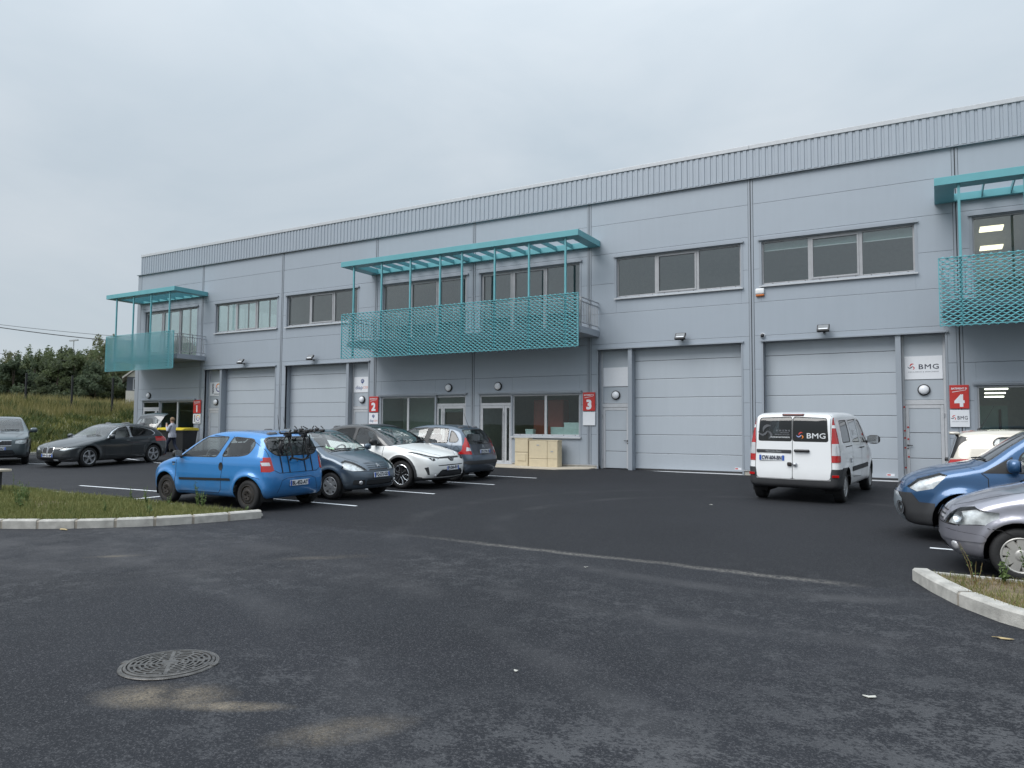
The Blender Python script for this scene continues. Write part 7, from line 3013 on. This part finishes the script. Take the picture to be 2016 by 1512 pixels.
BUSH = [(-20, 55, 4.0, 2.2, 1, 'rounded bush at the left edge before the wood'), (25, 54, 3.8, 2.0, 3, 'dark bush left of the first fence post'), (70, 56, 4.3, 2.2, 1, 'large green bush right of the first fence post'), (112, 54, 3.6, 1.9, 0, 'dark bush left of the middle fence post'),
        (150, 55, 4.4, 2.2, 1, 'pale green bush behind the middle fence post'), (186, 54, 3.4, 1.9, 3, 'grey-green bush between the second and third posts'), (214, 56, 4.6, 2.1, 1, 'tall bush behind the third fence post')]
for px, dp, h, r, k, lab in BUSH:
    x, y = at_px(px, dp)
    tree('bush', x, y, h, r, LEAVES[k], lab, 'bushes before the wood', n_clump=40, per=200, leaf=.115, low=.02, kind_cat='bush')
# dark undergrowth that closes the wood below the crowns
cl = []
for k in range(150):
    x, y = at_px(random.uniform(-120, 330), random.uniform(57, 74))
    cl.append(leaf_cloud(np.array([x, y, bank(x, y) + random.uniform(.3, 2.6)]), np.array([1.5, 1.5, 1.0]), .22, 150))
Q = np.concatenate(cl)
k = np.arange(len(Q)) * 4
tag(raw('undergrowth', Q.reshape(-1, 3), np.stack([k, k + 1, k + 2, k + 3], 1), LEAVES[3]), 'dense dark undergrowth below the trees of the wood', 'undergrowth', kind='stuff')


# ------------------------------------------------------------------ weeds
def weed(x, y, h, label, group, n=7, dry=False, leaf=.035, spread=.12):
    o = empty('weed', (x, y, gz(x, y) + bed_h(x, y)), random.uniform(0, 6), label, 'weed', group)
    st = MB()
    Q = []
    for k in range(n):
        a = random.uniform(0, 6.28)
        hh = h * random.uniform(.45, 1.0) if k else h
        tip = Vector((spread * hh / .5 * math.cos(a) * random.uniform(.3, 1), spread * hh / .5 * math.sin(a) * random.uniform(.3, 1), hh))
        mid = tip * .5 + Vector((random.uniform(-.02, .02), random.uniform(-.02, .02), .04 * hh))
        st.tube([(0, 0, -.02), mid, tip], [.0045, .0035, .0015], 4)
        m = int(hh / .022)
        for j in range(m):
            t = .12 + .88 * j / max(1, m)
            p = np.array(mid.lerp(tip, (t - .5) * 2) if t > .5 else Vector((0, 0, 0)).lerp(mid, t * 2))
            Q.append(leaf_cloud(p, np.array([.022, .022, .015]), leaf * (1.15 - .7 * t), 1))
    st.build('stem', M_DRY if dry else M_WEED, o)
    Q = np.concatenate(Q)
    k = np.arange(len(Q)) * 4
    raw('foliage', Q.reshape(-1, 3), np.stack([k, k + 1, k + 2, k + 3], 1), M_WEED, o)


WEEDS = [(-14.35, -15.9, .62, 'tallest branching weed on the left planting bed'), (-14.75, -15.55, .42, 'leafy weed left of the tallest weed'), (-15.4, -15.3, .40, 'slender weed near the dark utility box'), (-13.85, -16.1, .34, 'bushy low weed in front of the tallest weed'),
         (-13.0, -14.3, .36, 'weed cluster on the back edge of the left bed'), (-12.55, -14.15, .26, 'small weed right of the back-edge cluster'), (-13.95, -14.0, .30, 'weed at the left end of the back kerb'), (-12.2, -15.6, .24, 'pale leafy weed in the middle of the left bed'),
         (-11.35, -15.35, .24, 'dark upright weed close to the front kerb'), (-11.95, -13.98, .52, 'tall weed before the front wheel of the blue hatchback'), (-11.75, -14.02, .34, 'weed right of the tall one at the blue car wheel'), (-10.62, -13.98, .16, 'tiny weed near the tip of the left bed'),
         (-16.2, -15.6, .38, 'weed beside the utility box lid'), (-15.0, -16.6, .26, 'low weed beside the concrete slab')]
for x, y, h, lab in WEEDS:
    weed(x, y, h, lab, 'weeds on the left planting bed', n=6 if h > .3 else 4, leaf=.030)
for x, y, h, dry, lab in ((.30, -13.98, .42, True, 'bare dry stem at the tip of the right planting bed'), (.56, -13.72, .36, False, 'leafy weed left of the silver hubcap'), (.80, -13.68, .40, False, 'leafy weed before the silver hubcap'), (.95, -13.85, .22, False, 'low weed on the right planting bed')):
    weed(x, y, h, lab, 'weeds on the right planting bed', n=4 if dry else 8, dry=dry, leaf=.028 if not dry else .014, spread=.2)

# ------------------------------------------------------------------ fence, house, wall, lamp, cables on the left
M_POST = mat('fence_black', (.012, .013, .014), .5)
fe = empty('fence', (*at_px(140, 43), 2.0), 0, 'black fence posts standing in the tall grass of the bank', 'fence')
fp = []
for px, dp, top in ((50, 43.0, 4.42), (141, 43.6, 4.33), (221, 44.4, 4.25)):
    x, y = at_px(px, dp)
    fp.append((x, y, top))
    b = MB().bbox((x - .045, y - .045, bank(x, y) - .2), (x + .045, y + .045, top), .008).build('post', M_POST, fe)
    b.matrix_parent_inverse = fe.matrix_basis.inverted()
for (a, b_) in zip(fp, fp[1:]):
    wires = MB()
    for k in range(9):
        t = .25 + k * .21
        wires.tube([(a[0], a[1], a[2] - t), (b_[0], b_[1], b_[2] - t)], .0022, 4, cap=False)
    w_ = wires.build('wire_panel', M_POST, fe)
    w_.matrix_parent_inverse = fe.matrix_basis.inverted()

hx, hy = at_px(247, 50)
ho = empty('house', (hx, hy, bank(hx, hy)), RAD(57.6), 'pale house with dark upper storey half hidden behind the building corner', 'house')
M_RENDER = mat('house_render', (.62, .59, .53), .9)
MB().box((0, 0, -.5), (7, 8, 1.45)).build('wall', M_RENDER, ho)
MB().box((.04, .04, 1.45), (6.96, 7.96, 2.4)).build('upper_wall', mat('house_slate', (.10, .11, .13), .7), ho)
MB().prism([(0, 2.4), (3.5, 5.4), (7, 2.4)], 'y', .02, 7.98).build('gable', M_RENDER, ho)
MB().add([(-.25, -.2, 2.25), (3.5, -.2, 5.48), (3.5, 8.2, 5.48), (-.25, 8.2, 2.25), (-.25, -.2, 2.37), (3.5, -.2, 5.6), (3.5, 8.2, 5.6), (-.25, 8.2, 2.37)], [(0, 1, 2, 3), (4, 5, 6, 7), (0, 1, 5, 4), (3, 2, 6, 7), (0, 3, 7, 4)]).build('roof', mat('house_roof', (.55, .52, .48), .8), ho)
wn = MB().box((.42, -.03, 1.5), (1.3, .06, 2.3)).build('window', M_PALE, ho)
MB().box((.48, -.045, 1.56), (1.24, -.028, 2.24)).build('pane', M_DARK, wn)
a, b_ = at_px(175, 52), at_px(300, 57)
gw = empty('garden_wall', (a[0], a[1], 2.0), 0, 'low pale coping of a wall behind the tall grass', 'wall')
d = Vector((b_[0] - a[0], b_[1] - a[1], 0))
Mw = Matrix.Rotation(math.atan2(d.y, d.x), 4, 'Z')
MB().box((0, -.1, -.6), (d.length, .1, 1.0), 0, Mw).build('body', M_CONC, gw)
MB().box((0, -.2, 1.0), (d.length, .2, 1.10), 0, Mw).build('coping', M_APR, gw)

lx, ly = at_px(140.5, 95)
sl_ = empty('street_lamp', (lx, ly, 2.0), 0, 'thin distant lamp post rising over the wood', 'street lamp')
MB().tube([(0, 0, 0), (0, 0, 10.3)], [.10, .06], 6).build('pole', M_GALV, sl_)
MB().box((-.9, -.12, 10.25), (.9, .12, 10.4)).build('head', M_GALV, sl_)


def cable(p0, p1, sag, r, label):
    pts = []
    for k in range(25):
        t = k / 24
        pts.append((p0[0] + (p1[0] - p0[0]) * t, p0[1] + (p1[1] - p0[1]) * t, p0[2] + (p1[2] - p0[2]) * t - sag * 4 * t * (1 - t)))
    tag(MB().tube(pts, r, 5).build('overhead_cable', mat('cable_black', (.03, .03, .033), .6), None, True), label, 'cable', 'overhead cables')


def up_px(px, py, depth):
    """point seen at a pixel of the photograph, at a distance along the view axis"""
    x, y = at_px(px, depth)
    hor = 756 + math.tan(CAM_PITCH) * CAM_F - (px - 1008) * math.tan(CAM_ROLL)
    return (x, y, CAM_POS.z + (hor - py) / CAM_F * depth)


cable(up_px(-320, 610, 52), up_px(330, 677, 58), .35, .016, 'thin uppermost overhead cable in the sky at far left')
cable(up_px(-320, 604, 52), up_px(330, 687, 58), .50, .032, 'thick twisted overhead cable in the sky at far left')
cable(up_px(-320, 668, 52), up_px(330, 736, 60), .30, .014, 'low thin overhead cable just above the trees at far left')


# ------------------------------------------------------------------ wheeled bins
M_BIN = mat('bin_black', (.018, .019, .02), .55)
M_LID = mat('bin_yellow', (.62, .48, .03), .45)
for x, lab in ((-31.25, 'black wheeled bin with yellow lid left of the walking person'), (-30.12, 'black wheeled bin with yellow lid right of the walking person')):
    o = empty('wheeled_bin', (x, -1.15, gz(x, -1.15)), RAD(2), lab, 'bin', 'black bins with yellow lids')
    b = MB()
    vs = [(-.47, -.34, .14), (.47, -.34, .14), (.47, .30, .14), (-.47, .30, .14), (-.54, -.42, 1.0), (.54, -.42, 1.0), (.54, .38, 1.0), (-.54, .38, 1.0)]
    b.add(vs, [(0, 3, 2, 1), (0, 1, 5, 4), (1, 2, 6, 5), (2, 3, 7, 6), (3, 0, 4, 7)])
    b.box((-.57, -.45, .96), (.57, .41, 1.01))
    b.build('body', M_BIN, o)
    l = MB().prism([(-.46, 1.012), (-.46, 1.05), (-.30, 1.10), (.30, 1.13), (.42, 1.10), (.42, 1.012)], 'x', -.57, .57)
    l.box((-.12, -.49, 1.02), (.12, -.455, 1.06))
    l.build('lid', M_LID, o)
    for wx in (-.38, .38):
        for wy in (-.26, .24):
            MB().lathe([(.001, -.03), (.10, -.03), (.10, .03), (.001, .03)], 14, 'x', 0, T(wx, wy, .10)).build('wheel', M_TYRE, o)
    for sx in (-1, 1):
        MB().tube([(sx * .56, -.2, .93), (sx * .60, -.2, .93), (sx * .60, .2, .93), (sx * .56, .2, .93)], .012, 5).build('grip', M_BIN, o)


# ------------------------------------------------------------------ the walking person
def person():
    px, py = -27.80, -3.32
    o = empty('person', (px, py, gz(px, py)), RAD(195), 'person in light grey jacket and dark jeans walking by the yellow-lidded bins', 'person')
    # skeleton: x forward, y left, z up; 1.60 m tall, mid-stride
    J = {'pelvis': (0, 0, .86, .125), 'waist': (.0, 0, .98, .118), 'chest': (.01, 0, 1.16, .135), 'neck0': (.0, 0, 1.31, .075), 'neck': (.01, 0, 1.37, .052), 'head0': (.025, 0, 1.44, .072), 'head': (.03, 0, 1.51, .088), 'crown': (.02, 0, 1.575, .062),
         'hl': (.0, .085, .83, .10), 'kl': (.20, .09, .48, .066), 'al': (.24, .09, .11, .044), 'tl': (.42, .09, .035, .032),
         'hr': (.0, -.085, .83, .10), 'kr': (-.06, -.085, .46, .066), 'ar': (-.30, -.085, .16, .044), 'tr': (-.20, -.085, .04, .032),
         'sl': (.0, .165, 1.27, .062), 'el': (.06, .21, 1.03, .050), 'wl': (.24, .08, 1.25, .036), 'fl': (.26, .04, 1.33, .030),
         'sr': (.0, -.165, 1.27, .062), 'er': (.10, -.21, 1.04, .050), 'wr': (.26, -.06, 1.22, .036), 'fr': (.27, -.03, 1.30, .030)}
    E_ = [('pelvis', 'waist'), ('waist', 'chest'), ('chest', 'neck0'), ('neck0', 'neck'), ('neck', 'head0'), ('head0', 'head'), ('head', 'crown'), ('pelvis', 'hl'), ('hl', 'kl'), ('kl', 'al'), ('al', 'tl'), ('pelvis', 'hr'), ('hr', 'kr'), ('kr', 'ar'), ('ar', 'tr'),
          ('neck0', 'sl'), ('sl', 'el'), ('el', 'wl'), ('wl', 'fl'), ('neck0', 'sr'), ('sr', 'er'), ('er', 'wr'), ('wr', 'fr')]
    names = list(J)
    me = bpy.data.meshes.new('body')
    me.from_pydata([J[n][:3] for n in names], [(names.index(a), names.index(b)) for a, b in E_], [])
    ob = link(bpy.data.objects.new('body', me))
    ob.modifiers.new('skin', 'SKIN')
    for i, n in enumerate(names):
        r = J[n][3]
        wide = 1.25 if n in ('chest', 'waist', 'pelvis') else 1
        me.skin_vertices[0].data[i].radius = (r * (.88 if wide > 1 else 1), r * wide)
    me.skin_vertices[0].data[0].use_root = True
    sb = ob.modifiers.new('smooth', 'SUBSURF')
    sb.levels = sb.render_levels = 2
    dg = bpy.context.evaluated_depsgraph_get()
    m2 = bpy.data.meshes.new_from_object(ob.evaluated_get(dg))
    bpy.data.objects.remove(ob)
    skin, jean, jack, shoe = mat('skin', (.50, .30, .22), .6), mat('denim', (.018, .024, .045), .9), mat('jacket_grey', (.40, .41, .47), .85, var=.12, scale=30), mat('shoe', (.20, .10, .08), .7)
    for m in (skin, jean, jack, shoe):
        m2.materials.append(m)
    for p in m2.polygons:
        c = p.center
        hand = c.z > 1.235 and c.x > .19 and abs(c.y) < .12 and c.z < 1.37
        p.material_index = 3 if c.z < .10 or (c.z < .17 and c.x < -.2) else 1 if c.z < .80 else 0 if (c.z > 1.365 or hand) else 2
        p.use_smooth = True
    b = link(bpy.data.objects.new('body', m2), o)
    # fingers closed on a small pale cup held to the mouth
    fg = MB()
    for k in range(4):
        fg.tube([(.255, .045 - .004 * k, 1.305 + .018 * k), (.285, .03, 1.315 + .018 * k), (.295, .0, 1.315 + .018 * k)], [.009, .008, .006], 5)
        fg.tube([(.265, -.035 + .004 * k, 1.275 + .018 * k), (.292, -.028, 1.285 + .018 * k), (.30, -.005, 1.285 + .018 * k)], [.009, .008, .006], 5)
    fg.tube([(.25, .03, 1.33), (.265, .01, 1.36), (.275, .0, 1.375)], [.010, .009, .007], 5)
    fg.tube([(.26, -.02, 1.30), (.27, -.005, 1.335), (.275, .002, 1.35)], [.010, .009, .007], 5)
    fg.build('fingers', skin, o, True)
    # jacket hem and collar, hair, face
    MB().lathe([(.158, .78), (.165, .84), (.150, .96)], 20, 'z', 0, Matrix.Diagonal((.86, 1.12, 1, 1))).build('jacket_hem', jack, o, True)
    MB().lathe([(.082, 1.31), (.078, 1.36), (.066, 1.385)], 16, 'z', 0, T(.005, 0, 0)).build('collar', jack, o, True)
    hr = MB()
    bm = bmesh.new()
    bmesh.ops.create_uvsphere(bm, u_segments=16, v_segments=12, radius=1)
    bmesh.ops.delete(bm, geom=[v for v in bm.verts if (v.co.x > .42 and v.co.z < .45) or v.co.z < -.55], context='VERTS')
    for v in bm.verts:
        k = 1 + .06 * math.sin(v.co.x * 9 + v.co.y * 7) + .04 * math.sin(v.co.z * 14)
        v.co = Vector((.015 + v.co.x * .108 * k, v.co.y * .098 * k, 1.525 + v.co.z * .105 * k))
    bm.verts.index_update()
    hr.add([v.co.copy() for v in bm.verts], [[v.index for v in f.verts] for f in bm.faces])
    bm.free()
    hr.build('hair', mat('short_fair_hair', (.20, .13, .075), .8, var=.3, scale=60), o, True)
    fc = MB()
    fc.tube([(.108, 0, 1.505), (.128, 0, 1.48), (.110, 0, 1.47)], [.008, .013, .008], 6)
    for s in (-1, 1):
        fc.lathe([(.001, .004), (.010, .002), (.012, -.002)], 8, 'x', 1, T(.108, s * .03, 1.515))
        fc.tube([(.03, s * .088, 1.49), (.025, s * .098, 1.515), (.035, s * .09, 1.53)], .008, 5)
    fc.box((.108, -.022, 1.438), (.114, .022, 1.446), 2)
    fc.build('face', [skin, M_INK, mat('lip', (.36, .12, .10), .6)], o, True)
    cup = MB().lathe([(.001, 1.315), (.026, 1.315), (.034, 1.395), (.028, 1.395)], 14, 'z', 0, T(.30, 0, 0)).build('paper_cup', M_PAPER)
    cup.matrix_world = o.matrix_basis.copy()
    tag(cup, 'small pale cup held at the mouth of the walking person', 'cup')


person()
for o_ in list(bpy.data.objects):
    if o_.get('kind') == 'stuff' and not o_.get('label') and o_.parent is None:
        o_['label'] = {'grass': 'short uneven grass growing in a planting bed', 'meadow_grass': 'long unmown meadow grass on the bank', 'meadow_flowers': 'pale flower heads scattered in the meadow', 'meadow_tufts': 'dark leafy tufts in the meadow on the bank'}.get(o_.name.split('.')[0], 'ground cover')
        o_['category'] = 'grass'
